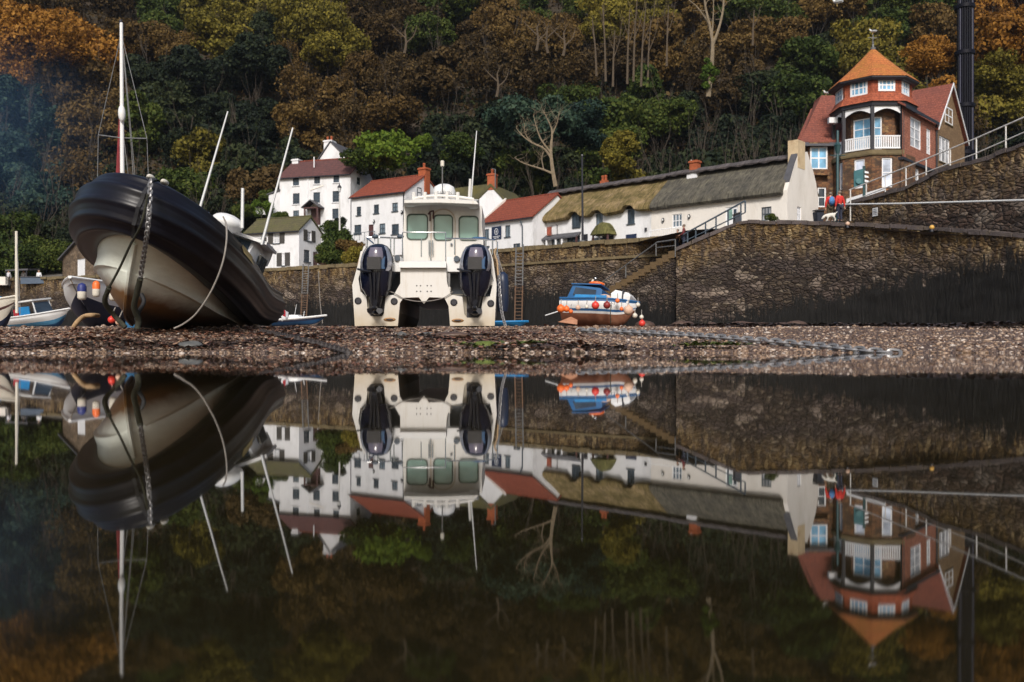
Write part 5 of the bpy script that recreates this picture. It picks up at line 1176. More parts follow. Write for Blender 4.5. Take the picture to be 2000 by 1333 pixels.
# beam, flared tile skirt, upper storey, roof
MB().loft([[octv(Rl+.1, k, zbeam) for k in range(8)], [octv(Rl+.16, k, zbeam+.34) for k in range(8)]]).build('beam', BLACKPAINT, root)
rows = [[octv(r, k % 8, z) for k in range(8)] for r, z in ((Rl+.3, zbeam+.3), (Rl+.05, zbeam+.62), (Rl-.25, zbeam+1.1))]
MB().grid(rows, True).build('tile_skirt', TILEHUNG, root)
up, td = octwall('upper_storey_wall', Rl-.25, zbeam+1.05, zup+.1, [(0,(1715,154.5,1748,178.5)),(-1,(1661,158,1694.5,188)),(-2,(1632.5,174.5,1646.5,201)),(1,(1761,158.5,1775,186.5))], TILEHUNG, root)
for P, u_, n_, h in td: window(root, P, u_, n_, h, .18, WHITEPAINT, PANEBLUE, 4, 2, .16, .05, proud=.13)
MB().loft([[octv(Rl+.12, k, zup-.12) for k in range(8)], [octv(Rl+.3, k, zup+.02) for k in range(8)], [octv(Rl+.3, k, zup+.14) for k in range(8)]]).build('eaves_board', BLACKPAINT, root)
prof = [(Rl+.36, zup+.142), (Rl-.05, zup+.52), (Rl*.62, zup+1.5), (Rl*.3, lerp(zup,zap,.72)), (.12, zap-.12)]
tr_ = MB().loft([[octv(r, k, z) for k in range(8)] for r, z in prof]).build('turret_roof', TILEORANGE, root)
fin = MB().lathe([(.2,zap-.3),(.24,zap-.05),(.1,zap),(.07,zap+.3),(.12,zap+.36),(.05,zap+.45),(.035,zap+1.1)], (OC[0],OC[1],0), 10).build('finial', GREYMETAL, tr_, 40)
MB().box((OC[0]-.42,OC[1]-.02,zap+.78),(OC[0]+.30,OC[1]+.02,zap+.83)).box((OC[0]-.02,OC[1]-.3,zap+.6),(OC[0]+.02,OC[1]+.3,zap+.64)).build('weather_vane', GREYMETAL, tr_)
# right wing: tile-hung wall then tall gable, one line from the turret corner
WP = (31.35, 73.95); WUv = Vector((.67,.742)).normalized(); WU = (WUv.x, WUv.y); WN = (-WU[1], WU[0])
s1 = uz(WP,WU,1828,243)[0]; s2 = uz(WP,WU,1884,300)[0]; zj = uz(WP,WU,1790,322)[1]; zE = uz(WP,WU,1827,243)[1]
zw = lambda px, py: uz(WP,WU,px,py)
hh = [rect(WP,WU,1778,232,1799.5,290), rect(WP,WU,1809.5,252,1818,302)]
mb = MB(); facade(mb, WP, WU, WN, -.1, s1, zw(1790,318)[1], zE, hh, .16); 
mb.build('tile_hung_wall', TILEPINK, root)
for h in hh: window(root, WP, WU, WN, h, .16, WHITEPAINT, PANEPALE, 2, 3 if h[2]-h[0] > 1 else 2, .12, .05)
zj = zw(1790,318)[1]
MB().obox(WP,WU,WN,(-.1,-.08,zj-.22),(s1,.4,zj-.003)).build('jetty_beam', BLACKPAINT, root)
lh = rect(WP,WU,1786,318.5,1799,352); lh = (lh[0], lh[1], lh[2], min(lh[3], zj-.4))
mb = MB(); WPi = (WP[0]+WN[0]*.15, WP[1]+WN[1]*.15); facade(mb, WPi, WU, WN, -.1, s1, HZ, zj-.22, [lh], .16); mb.build('lower_wall', HOUSESTONE, root)
window(root, WPi, WU, WN, lh, .16, WHITEPAINT, PANEPALE, 2, 2, .1, .05)
gh = [rect(WP,WU,1845.5,211,1860,243), rect(WP,WU,1834,269,1855.5,319)]; sA = uz(WP,WU,1855,168)[0]; zA = uz(WP,WU,1855,169)[1]; zR = uz(WP,WU,1882,280)[1]
mb = MB(); facade(mb, WP, WU, WN, s1+.002, s2, HZ, min(zE,zR), gh[1:], .16)
mb.slab([V3(WP,WU,WN,s,0,z) for s, z in ((s1+.002,min(zE,zR)+.001),(s2,min(zE,zR)+.001),(sA,zA))], (WN[0]*.3, WN[1]*.3, 0)); mb.build('gable_wall', GABLESTONE, root)
window(root, WP, WU, WN, gh[0], .05, WHITEPAINT, PANEPALE, 2, 2, .12, .05, sill=STONEMID); window(root, WP, WU, WN, gh[1], .16, WHITEPAINT, PANEPALE, 3, 2, .12, .05, sill=STONEMID)
MB().obox(WP,WU,WN,(s2-1.0,-.03,HZ),(s2-.6,-.003,zE-3.2)).build('door', WHITEPAINT, root)
MB().tube([V3(WP,WU,WN,s1-.1,-.1,HZ), V3(WP,WU,WN,s1-.1,-.1,zE)], .08).build('downpipe', BLACKPAINT, root, 40)
rb = MB(); zl = min(zE, zR)
rb.slab([V3(WP,WU,WN,s1-.25,-.3,zl-.2), V3(WP,WU,WN,sA,-.3,zA+.03), V3(WP,WU,WN,sA,13,zA+.03), V3(WP,WU,WN,s1-.25,13,zl-.2)], (0,0,.2))
rb.slab([V3(WP,WU,WN,s2+.25,-.3,zl-.2), V3(WP,WU,WN,s2+.25,13,zl-.2), V3(WP,WU,WN,sA+.003,13,zA+.03), V3(WP,WU,WN,sA+.003,-.3,zA+.03)], (0,0,.2)); ro_ = rb.build('gable_roof', TILEMAIN, root)
bb = MB()
for sa_, za_ in ((s1-.25, zl-.2), (s2+.25, zl-.2)):
    bb.slab([V3(WP,WU,WN,sa_,-.36,za_-.02), V3(WP,WU,WN,sA,-.36,zA+.02), V3(WP,WU,WN,sA,-.302,zA+.02), V3(WP,WU,WN,sa_,-.302,za_-.02)], (0,0,.24))
bb.build('barge_board', WHITEPAINT, ro_)
MB().slab([V3(WP,WU,WN,-.3,-.35,zE-.12), V3(WP,WU,WN,s1-.26,-.35,zE-.12), V3(WP,WU,WN,s1-.26,4.2,zE+2.9), V3(WP,WU,WN,-.3,4.2,zE+2.9)], (0,0,.18)).build('wing_roof', TILEMAIN, root)
MB().slab([V3(WP,WU,WN,-.3,-.40,zE-.2), V3(WP,WU,WN,s1-.26,-.40,zE-.2), V3(WP,WU,WN,s1-.26,-.352,zE-.2), V3(WP,WU,WN,-.3,-.352,zE-.2)], (0,0,.26)).build('fascia', BLACKPAINT, root)
# left wing: hipped roof, bay window
LP = (24.5, 78.1); LU = (1, 0); LN = (0, 1); zle = CAMZ + (Y0-283)/F*78.1; zlr = CAMZ + (Y0-191)/F*84
bh = rect(LP,LU,1579.5,289,1613,333); lh2 = rect(LP,LU,1597,366,1613.5,405)
mb = MB(); facade(mb, LP, LU, LN, 0, 5, HZ-1.5, zle, [lh2], .16); mb.slab([(24.5,78.1,HZ-1.5),(27.1,86,HZ-1.5),(27.1,86,zle),(24.5,78.1,zle)], (.2,0,0)); mb.build('left_wing_wall', HOUSESTONE, root)
window(root, LP, LU, LN, lh2, .16, WHITEPAINT, PANE, 1, 2, .12)
bay = MB().obox(LP,LU,LN,(bh[0]-.12,-.55,bh[1]-.5),(bh[2]+.12,-.003,bh[1]-.001)).obox(LP,LU,LN,(bh[0]-.12,-.55,bh[3]+.001),(bh[2]+.12,-.003,bh[3]+.35)).obox(LP,LU,LN,(bh[0]-.12,-.3,bh[1]),(bh[2]+.12,-.003,bh[3])).build('bay', HOUSESTONE, root)
window(bay, (LP[0],LP[1]-.52), LU, LN, bh, .22, WHITEPAINT, PANEBLUE, 2, 2, .12, .06)
MB().slab([(24.2,77.7,zle-.2),(31,77.7,zle-.2),(32,84,zlr),(28.2,84,zlr)], (0,0,.2)).slab([(24.2,77.7,zle-.2),(28.2,84,zlr),(28.2,86,zlr),(26.9,86.3,zle-.2)], (0,0,.2)).slab([(28.2,84.001,zlr),(32,84.001,zlr),(34,90.3,zle),(29.5,90,zle)], (0,0,.2)).build('left_wing_roof', TILEMAIN, root)
MB().slab([(24.4,77.25,zle-.28),(27.9,77.25,zle-.28),(27.9,78.0,zle+.1),(24.4,78.0,zle+.1)], (0,0,.12)).build('bay_roof', SLATE, root)
q = at(1627,236,77.2); MB().box((q.x-.35,q.y-.1,q.z-.2),(q.x+.35,q.y+.3,q.z+.25)).build('rooflight', WHITEPAINT, root)
# low wall and ledges at the foot of the house
fw_ = thing('forecourt_wall', 'low stone wall with white ledges below the turret house windows', 'wall', tuple(at(1690,400,66)))
MB().slab([at(1652,398,66), at(1735,372,70), at(1735,430,70), at(1652,430,66)], (.2,.6,0)).build('masonry', HOUSESTONE, fw_)
MB().slab([at(1653,389,65.8), at(1728,366,69.8), at(1728,372,69.8), at(1653,397,65.8)], (.1,.3,0)).build('white_ledge', WHITEPAINT, fw_)

# 9 far stone building and the quay parapet at far left
P0, u, W, ze = two((122,505), 97, (176,497)); root = thing('stone_building', 'small brown stone building with a slate gable roof and white door behind the black boat', 'building', (P0[0],P0[1],6.9))
n_ = (-u[1],u[0]); h = rect(P0,u,151,506,166,541)
d0 = V3(P0,u,n_,0,0,6.9); mb = MB(); facade(mb, P0, u, n_, 0, W+4, 6.5, ze, [h]); pk = V3(P0,u,n_,(W+4)/2,0,ze+2.2)
mb.slab([V3(P0,u,n_,0,0,ze+.001), V3(P0,u,n_,W+4,0,ze+.001), pk], (n_[0]*.4,n_[1]*.4,0)).slab([V3(P0,u,n_,0,0,6.5),V3(P0,u,n_,0,6,6.5),V3(P0,u,n_,0,6,ze),V3(P0,u,n_,0,0,ze)], (u[0]*.3,u[1]*.3,0)); mb.build('wall', FARSTONE, root)
door(root, P0, u, n_, h, WHITEPAINT)
MB().slab([V3(P0,u,n_,-.4,-.35,ze-.25), pk+Vector((0,-.35,.05)), pk+Vector((n_[0]*6,n_[1]*6,.05)), V3(P0,u,n_,-.4,6.3,ze-.25)], (0,0,.18)).slab([V3(P0,u,n_,W+4.4,-.35,ze-.25), V3(P0,u,n_,W+4.4,6.3,ze-.25), pk+Vector((n_[0]*6+.003,n_[1]*6,.05)), pk+Vector((.003,-.35,.05))], (0,0,.18)).build('roof', SLATE, root)
pp = thing('quay_parapet', 'blue-grey parapet along the quay at the far left below the wood', 'wall', tuple(at(60,553,92)))
MB().slab([at(40,541,92), at(128,542,92.2), at(128,553,92.2), at(40,555,92)], (0,.4,0)).build('panel', mat('blue_grey_render', (.08,.11,.16), .8, .2, 1), pp); MB().slab([at(39,540,91.9), at(128,541,92.1), at(128,542,92.1), at(39,541,91.9)], (0,.6,0)).build('coping', SLATE, pp)
kk = thing('kiosk', 'small pale kiosk with a flat awning on the quay at the far left', 'kiosk', tuple(at(30,555,93)))
MB().slab([at(-30,541,93), at(14,541,93), at(14,557,93), at(-30,557,93)], (0,2,0)).build('wall', CREAMWASH, kk); MB().slab([at(10,527,92.5), at(54,525,92.5), at(54,528,92.5), at(10,530,92.5)], (0,2.5,.2)).build('awning', SLATE, kk)
for px in (12,32,52): MB().tube([at(px,528,92.6), at(px,556,92.6)], .06).build('awning_post', BLACKPAINT, kk)
# ------------------------------------------------------------------ boats
def frame(P, Fv, Uv):
    """matrix with local x forward, y to port, z up"""
    Fv = Vector(Fv).normalized(); Uv = Vector(Uv); L = Uv.cross(Fv).normalized(); Uv = Fv.cross(L).normalized()
    M = Matrix(((Fv.x, L.x, Uv.x, P[0]), (Fv.y, L.y, Uv.y, P[1]), (Fv.z, L.z, Uv.z, P[2]), (0,0,0,1))); return M
def strips(rows_fn, xs, names, mats, parent, sides=(1,-1), smooth=50, sub=None):
    """rows_fn(x) -> list of (y,z) from keel to sheer; each strip between rows is a part"""
    out = []
    prof = [rows_fn(x) for x in xs]
    for i, (nm, m) in enumerate(zip(names, mats)):
        if nm is None: continue
        j = i + 1
        while j < len(names) and names[j] is None: j += 1
        mb = MB()
        for s in sides:
            mb.grid([[(p[k][2] if len(p[k]) > 2 else x, s*p[k][0], p[k][1]) for k in range(i, j+1)] for x, p in zip(xs, prof)])
        out.append(mb.build(nm, m, (sub or {}).get(nm, parent), smooth, False))
    return out
# ---- black rigid inflatable boat
RIBM = frame(at(334, 644, 16.0), (.16,-.985,-.005), (.315,.05,.95))
rib = thing('inflatable_boat', 'big black-collared rigid inflatable boat heeled over on the shingle, bow towards the pool', 'boat', M=RIBM)
XB, XS = 4.35, -3.75
def col_y(x): return 1.08*(1 - max(0, (x-.4)/(XB-.4))**2.5)**.54 if x < XB else 0
def col_z(x): return .92 + .66*max(0, (x+1)/(XB+1))**1.9
path = []
for i in range(30):
    x = XS + (3.0-XS)*i/29; path.append(Vector((x, col_y(x), col_z(x))))
for i in range(1, 15):
    a = i/14; x = 3.0 + (XB-3.0)*math.sin(a*math.pi/2); path.append(Vector((x, col_y(x) if i < 14 else 0, col_z(x))))
full = [Vector((p.x, -p.y, p.z)) for p in path[:-1]] + path[::-1]
def collar_r(th, tip):
    r = .385 + .0*tip
    for c in (-66, -36, -6, 24, 56): r += .030*math.exp(-((th - c)/5.5)**4)
    return r
NA = 90; rings = []
for i, p in enumerate(full):
    t_ = (full[min(i+1, len(full)-1)] - full[max(i-1, 0)]).normalized(); side = Vector((-t_.y, t_.x, 0)).normalized()
    # outward is away from the boat's middle
    c = Vector((min(p.x, 1.0), 0, p.z)); outv = side if side.dot(p - c) > 0 else -side
    up = t_.cross(outv); up = up if up.z > 0 else -up
    e = min(i, len(full)-1-i); sc = 1.0 if e > 3 else (.55 + .15*e)
    ring = []
    for k in range(NA):
        th = -180 + 360*k/NA; r = collar_r(th, 0)*sc; a = R(th)
        ring.append(p + outv*math.cos(a)*r*.92 + up*math.sin(a)*r*1.02)
    rings.append(ring)
MB().loft(rings).build('collar', BLACKRUB, rib, 40, False)
def collar_pt(x, s, th, extra=0.0):
    y = col_y(x); p = Vector((x, s*y, col_z(x))); e = .01
    t_ = Vector((e*2, s*(col_y(x+e) - col_y(x-e)), col_z(x+e) - col_z(x-e))).normalized(); outv = Vector((-t_.y, t_.x, 0)).normalized(); outv = outv if outv.dot(Vector((max(0, x-1), s*1.0, 0))) > 0 else -outv
    up = t_.cross(outv); up = up if up.z > 0 else -up; r = collar_r(th, 0) + extra; a = R(th)
    return p + outv*math.cos(a)*r*.92 + up*math.sin(a)*r*1.02
def hullmat():
    t = NT('stained_cream_hull'); v = t.coord('Object'); sp = t.n('SeparateXYZ'); t.l(v, sp.inputs[0])
    n1 = t.noise(v, 1.3, 5, .7); n2 = t.noise(t.coord('Object', (.5,1,3)), 5, 5, .7)
    c = t.mix(t.ramp(n2.outputs['Fac'], [(.4, 0.0), (.75, .5)]), (.86,.90,.82), (.62,.64,.54))
    f = t.math('ADD', sp.outputs['Z'], t.math('MULTIPLY', t.math('SUBTRACT', n1.outputs['Fac'], .5), .35))
    f = t.math('SUBTRACT', f, .22)
    c = t.mix(t.ramp(f, [(.0, 1.0), (.20, 1.0), (.40, 0.0)]), c, t.mix(n1.outputs['Fac'], (.12,.055,.018), (.30,.15,.05)))
    c = t.mix(t.ramp(f, [(.0, .85), (.12, 0.0)]), c, (.035,.022,.014))
    m = t.out(c, .3); t.bump(n2.outputs['Fac'], .05, .01); return m
RIBHULL = hullmat()
def ribsec(x):
    kz = interp(x, [2.0,2.8,3.3,3.6,3.88,4.12,4.3], [0,.05,.16,.40,.72,1.12,1.25])
    cy = .98*(1 - min(1, max(0, (x-.3)/3.58))**2.3)**.6; cz = max(interp(x, [-4.3,0,2,3.3,3.88], [.40,.43,.54,.68,.74]), kz)
    yg = max(0, col_y(x) - .10); zg = max(col_z(x) - .30, cz)
    return [(0, kz), (cy*.5, lerp(kz, cz, .42)), (cy, cz), (cy + .06*min(1, cy*3), cz + .02), (lerp(cy, yg, .55), lerp(cz, zg, .5)), (yg, zg)]
xsr = [XS + .2*i for i in range(int((3.4-XS)/.2)+1)] + [3.5,3.6,3.7,3.8,3.88,3.95,4.0,4.05,4.09,4.1,4.2,4.3]
strips(ribsec, xsr, ['hull', None, 'chine', 'topside', None], [RIBHULL]*5, rib, smooth=25)
# bow stem cap closing the hull under the collar
MB().tube(bez([(2.8,0,.04),(3.3,0,.15),(3.6,0,.39),(3.89,0,.72),(4.13,0,1.12)], 12), .03, 6).build('stem_band', RIBHULL, rib, 40, False)
MB().add([(XS,1.0,.42),(XS,0,.02),(XS,-1.0,.42),(XS,-1.1,.9),(XS,1.1,.9)], [(0,1,2,3,4)]).build('transom', GELWHITE, rib, None, False)
MB().add([(x, s*(col_y(x)-.2), .95) for x in (XS, 3.2) for s in (-1, 1)], [(0,1,3,2)]).build('deck', GREYMETAL, rib, None, False)
# straps and fairleads over the bow
for y0, wd in ((.05,.022),):
    mb = MB(); rows = []
    for th in range(-75, 130, 8):
        a = R(th); rows.append([(XB + math.cos(a)*.92*(collar_r(th,0)+.022) - .12*abs(q), q*1.0, col_z(XB) + math.sin(a)*(collar_r(th,0)+.022)*1.02) for q in (y0-wd, y0, y0+wd)])
    mb.grid(rows).build('bow_strap', BLACKSTRAP, rib, 40, False)
for y0 in (-.04, .14): MB().ball((XB-.05, y0, col_z(XB)+.41), (.12,.05,.04), 10, 7).build('fairlead', FENDERWHITE, rib, 40, False)
mb = MB(); rows = [[collar_pt(x, 1, th, .012) for th in (36, 42, 48, 54)] for x in (2.35,2.5,2.65,2.8,2.95)]
mb.grid(rows).build('name_label', YELLOWLBL, rib, 40, False)
mb = MB(); rows = [[collar_pt(x, 1, th, .03) for th in (96, 104)] for x in [2.0 + .12*i for i in range(14)]]
mb.grid(rows).build('collar_walkway', mat('grey_walkway_strip', (.38,.35,.33), .7, .2, 12), rib, 40, False)
# wheelhouse
cab = MB(); W0 = .78
def csec(x, w, z0, z1): return [(x,-w,z0),(x,w,z0),(x,w*.94,z1-.18),(x,w*.8,z1),(x,-w*.8,z1),(x,-w*.94,z1-.18)]
cab.loft([csec(-.75,W0*.8,.9,1.45), csec(-1.2,W0,.9,1.65), csec(-1.7,W0,.9,2.02), csec(-3.1,W0,.9,2.02), csec(-3.25,W0,.9,1.9)]); cb_ = cab.build('wheelhouse', GELWHITE, rib, 40, False)
for x0, x1 in ((-3.0,-2.45),(-2.4,-1.85)):
    for s in (-1, 1): MB().box((x0,s*W0-.02,1.36),(x1,s*W0+.02,1.82)).build('side_window', PANE, cb_, None, False)
MB().add([(-1.22,-.6,1.68),(-1.22,.6,1.68),(-1.66,.55,2.0),(-1.66,-.55,2.0)], [(0,1,2,3)]).build('windscreen', PANE, cb_, None, False)
xf(MB().box((-3.5,-W0-.08,2.025),(-1.45,W0+.08,2.085)), Matrix()).build('cabin_roof', GELWHITE, cb_, None, False)
MB().ball((-1.2,.1,2.16), (.36,.30,.17), 16, 10).build('radar_dome', GELWHITE, cb_, 60, False)
MB().ball((.4,.85,1.42), (.06,.06,.08), 8, 6).build('deck_light', GELWHITE, rib, 40, False)
MB().tube([(-2.9,.5,.95),(-2.95,.55,1.7),(-2.75,.6,2.35)], .035).tube([(-2.9,-.5,.95),(-2.95,-.55,1.7),(-2.75,-.6,2.35)], .035).tube([(-2.95,.55,1.75),(-2.95,-.55,1.75)], .03).build('arch_frame', STEEL, rib, 40, False)
MB().lathe([(.0,-.24),(.15,-.23),(.17,-.06),(.17,.1),(.13,.22),(0,.25)], (-3.5,.62,1.95), 14).build('life_raft_canister', GELWHITE, rib, 60, False)
INV = RIBM.inverted()
def rib_l(px, py, D): return INV @ at(px, py, D)
def whip(b, tp, r0=.022, r1=.012, name='whip_aerial', m=ALU, parent=rib): MB().tube([b, Vector(b).lerp(Vector(tp), .5), tp], [r0, (r0+r1)/2, r1], 6).build(name, m, parent, 40, False)
whip(rib_l(391,405,15.2), rib_l(445,218,15.2)); whip(rib_l(511,478,17.6), rib_l(572,250,17.6), .026, .015)
whip(rib_l(473,446,17.2), rib_l(474,368,17.2), .03, .028, 'light_mast')
MB().lathe([(.24,-.5),(.26,.1),(.2,.3),(.05,.36)], (XS-.35, .35, 1.1), 12).build('outboard_motor', BLACKRUB, rib, 60, False)
# mooring chain and ropes hanging from the bow (each a thing of its own)
def chain_mb(pts, link, wire, n=None):
    c = bez(pts, 200); L = [0]
    for a, b in zip(c, c[1:]): L.append(L[-1] + (b-a).length)
    mb = MB(); N = int(L[-1]/(link*.72)); M_ = 12
    for i in range(N):
        q = (i + .5)/N*L[-1]; k = int(np.searchsorted(L, q)); k = min(max(k, 1), len(c)-1)
        p = c[k-1].lerp(c[k], (q - L[k-1])/max(1e-6, L[k]-L[k-1])); t_ = (c[k]-c[k-1]).normalized()
        s_ = t_.cross(Vector((0,0,1))); s_ = s_.normalized() if s_.length > .1 else Vector((1,0,0)); u_ = t_.cross(s_)
        w_ = s_ if i % 2 else (u_*.85 + s_*.5).normalized(); o_ = t_.cross(w_)
        ringp = []
        for j in range(M_):
            a = 2*math.pi*j/M_; ca, sa = math.cos(a), math.sin(a)
            ringp.append((p + t_*(ca*link*.36 + (link*.16 if ca > 0 else -link*.16)) + w_*sa*link*.30, (t_*ca + w_*sa)))
        rings_ = [[q0 + d_*wire*math.cos(2*math.pi*m/5) + o_*wire*math.sin(2*math.pi*m/5) for m in range(5)] for q0, d_ in ringp]
        rings_.append(rings_[0]); mb.loft(rings_, True, False)
    return mb
tag(chain_mb([at(294,352,11.3), at(292,400,11.13), at(288,450,11.2), at(283,485,11.5), at(277,525,11.85), at(272,560,12.05)], .075, .012).build('bow_chain', CHAINM, None, 40), 'mooring chain hanging down the bow of the black inflatable boat', 'chain')
def rope(name, pts, r, m, label, n=30, cat='rope'): return tag(MB().tube(bez(pts, n), r, 8).build(name, m, None, 60), label, cat)
rope('weedy_rope', [at(274,545,11.95), at(267,575,12.1), at(262,600,12.25), at(270,625,12.4), at(268,643,12.4)], .04, ROPEWEED, 'thick weed-covered rope hanging below the bow chain of the black boat')
rope('bow_rope', [at(289,380,11.1), at(275,440,11.15), at(254,480,11.5), at(233,525,11.8), at(213,562,12.0)], .016, ROPEWEED, 'thin dark rope running from the bow of the black boat down to the left')
rope('bow_rope', [at(213,562,12.0), at(205,590,12.2), at(222,615,12.4), at(245,640,12.4)], .035, ROPEWEED, 'dark weedy rope drooping to the shingle left of the boat keel')
rope('bow_rope', [at(276,575,12.45), at(281,590,12.4), at(272,608,12.4), at(266,625,12.5)], .03, BLACKSTRAP, 'short black bridle rope looped at the stem of the black boat')
rope('side_rope', [at(436,424,12.75), at(442,440,12.45), at(442,475,12.3), at(433,520,12.25), at(412,570,12.3), at(384,612,12.35), at(360,632,12.4), at(340,642,12.4)], .0125, ROPEGREY, 'grey rope curving down the side of the black boat to the shingle')
rope('tan_rope', [at(143,641,15), at(152,628,15), at(165,618,15.2), at(180,616,15.2), at(192,617,15.4)], .038, ROPETAN, 'thick tan rope lying in a loop on the shingle left of the black boat', 20)

# ---- white catamaran workboat, stern to the camera
CD = 17.0; CB = at(832, 638, CD); CB.z = .40
cat_ = thing('catamaran', 'cream white twin-hulled workboat with two big dark outboard engines, stern to the pool', 'boat', tuple(CB))
def cp(px, py, D=CD): return at(px, py, D)
hf = [(693,637),(688,557),(703,503),(711,480),(716,483),(700,545),(704,570),(713,577.5),(715,578),(719,612),(724,618),(746,618),(750,612),(753.5,578),(769,576.5),(782,554),(782,514)]
hr_ = [(871,514),(873,553),(881,576),(903,580),(907,614),(912,621),(934,621),(939,614),(943.5,580),(957,579.5),(964,548),(951,490),(956,484),(963,508),(970,557),(966,637),(879,637),(876,598),(868,582),(838,581),(828,594),(818,581),(788,582),(781,592),(777,637)]
MB().plate([hf + hr_], lambda a, b: cp(a, b, CD), lambda a, b: cp(a, b, CD) + Vector((0,.09,0))).build('transom', GELCOAT, cat_)
# demi-hulls
for nm, (xa, xb) in (('hull', (693,777)), ('hull', (879,966))):
    rings = []
    for Dd, f, lift in ((CD+.09,1,0),(CD+2,1,0),(CD+4.5,.85,.0),(CD+6,.5,.35),(CD+7,.12,.9)):
        A, B = at(xa, 637, CD), at(xb, 637, CD); m_ = (A.x+B.x)/2; w_ = (B.x-A.x)/2*f; z0, z1 = A.z + lift, at(0, 579, CD).z + (.0 if Dd < CD + 1 else .3)
        rings.append([Vector((m_-w_*.75,Dd,z0)), Vector((m_+w_*.75,Dd,z0)), Vector((m_+w_,Dd,z0+.25)), Vector((m_+w_,Dd,max(z1,z0+.3))), Vector((m_-w_,Dd,max(z1,z0+.3))), Vector((m_-w_,Dd,z0+.25))])
    MB().loft(rings).build(nm, mat('dark_cream_hull', (.30,.27,.22), .45, .2, 2, 0, dirt=(.12,.09,.06), dscale=1.5, damt=.8), cat_)  # hulls behind the transom are a darker, blotched cream
# wing deck, side bulwarks
dk = at(0, 575, CD).z
MB().box((cp(777,0).x, CD+.09, at(0,580,CD).z), (cp(879,0).x, CD+6, at(0,560,CD).z)).build('bridge_deck', GELCOAT, cat_)
for x0, x1 in ((690,700),(964,972)):
    q = [cp(x0,557), cp(x0+ (13 if x0 < 800 else -13),490)]
    MB().slab([q[0]+Vector((0,.09,0)), q[1]+Vector((0,.09,0)), q[1]+Vector((0,5.2,.15)), q[0]+Vector((0,5.8,.1))], (.07 if x0 < 800 else -.07,0,0)).build('bulwark', GELCOAT, cat_)
for x0, x1 in ((696,782),(873,964)):
    MB().box((cp(x0,0).x+.02, CD+.55, cp(0,580).z), (cp(x1,0).x-.02, CD+.62, cp(0,500).z)).box((cp(x0,0).x+.04, CD+.0905, cp(0,581).z), (cp(x1,0).x-.02, CD+.549, cp(0,577).z)).build('engine_well', NAVYWELL, cat_)
# raised after deck between the engines with its ledge and side shelves
MB().box((cp(781,0).x, CD-.10, cp(0,524).z), (cp(872,0).x, CD-.002, cp(0,512).z)).build('stern_ledge', GELWHITE, cat_)
MB().box((cp(782,0).x, CD+.0905, cp(0,560).z), (cp(871,0).x, CD+2.2, cp(0,513).z)).build('after_deck', GELCOAT, cat_)
for x0, x1 in ((766,781.6),(872.4,897)): MB().box((cp(x0,0).x, CD+.1, cp(0,530).z), (cp(x1,0).x, CD+.5, cp(0,501).z)).build('side_shelf', GELWHITE, cat_)
for px, py in ((776,504.5),(892,506)):
    MB().lathe([(.04,-.02),(.055,0),(.055,.03),(.02,.03)], cp(px,py,CD+.085), 12, Matrix.Rotation(R(90),3,'X')).build('stern_light', RAILBLUE, cat_)
MB().box((cp(800,0).x, CD+.3, cp(0,511.9).z), (cp(860,0).x, CD+.8, cp(0,507).z)).build('deck_hatch', mat('pale_grey_hatch', (.42,.45,.50), .5), cat_)
for px, py in ((699.5,588),(770,589),(886.5,591),(958.5,593)):
    MB().lathe([(.062,-.006),(.066,.012),(.05,.02),(.046,.008),(.0,.008)], cp(px,py,CD), 16, Matrix.Rotation(R(90),3,'X')).build('hull_port', BLACKPAINT, cat_, 40)
for px, py in ((761,624.5),(894,626.5)):
    o = MB().ball(cp(px,py,CD), (.115,.03,.036), 16, 8).build('exhaust_surround', mat('rusty_brass', (.30,.16,.06), .5, .3, 8), cat_, 40); MB().ball(cp(px,py,CD-.022), (.07,.02,.018), 12, 6).build('exhaust_slot', BLACKPAINT, o, 40)
for y in (558.5, 569.5):
    mb = MB()
    for x in (814, 821.5, 834.5, 842): mb.lathe([(.013,-.004),(.013,.006),(.0,.006)], cp(x,y,CD), 8, Matrix.Rotation(R(90),3,'X'))
    mb.build('bolt_holes', BLACKPAINT, cat_)
MB().tube(bez([cp(752,566,CD-.05), cp(772,574,CD-.04), cp(790,584,CD-.03), cp(815,589,CD-.03), cp(842,588,CD-.03), cp(866,582,CD-.03), cp(885,570,CD-.04)], 24), .008, 6).build('stern_line', ROPEGREY, cat_, 40)
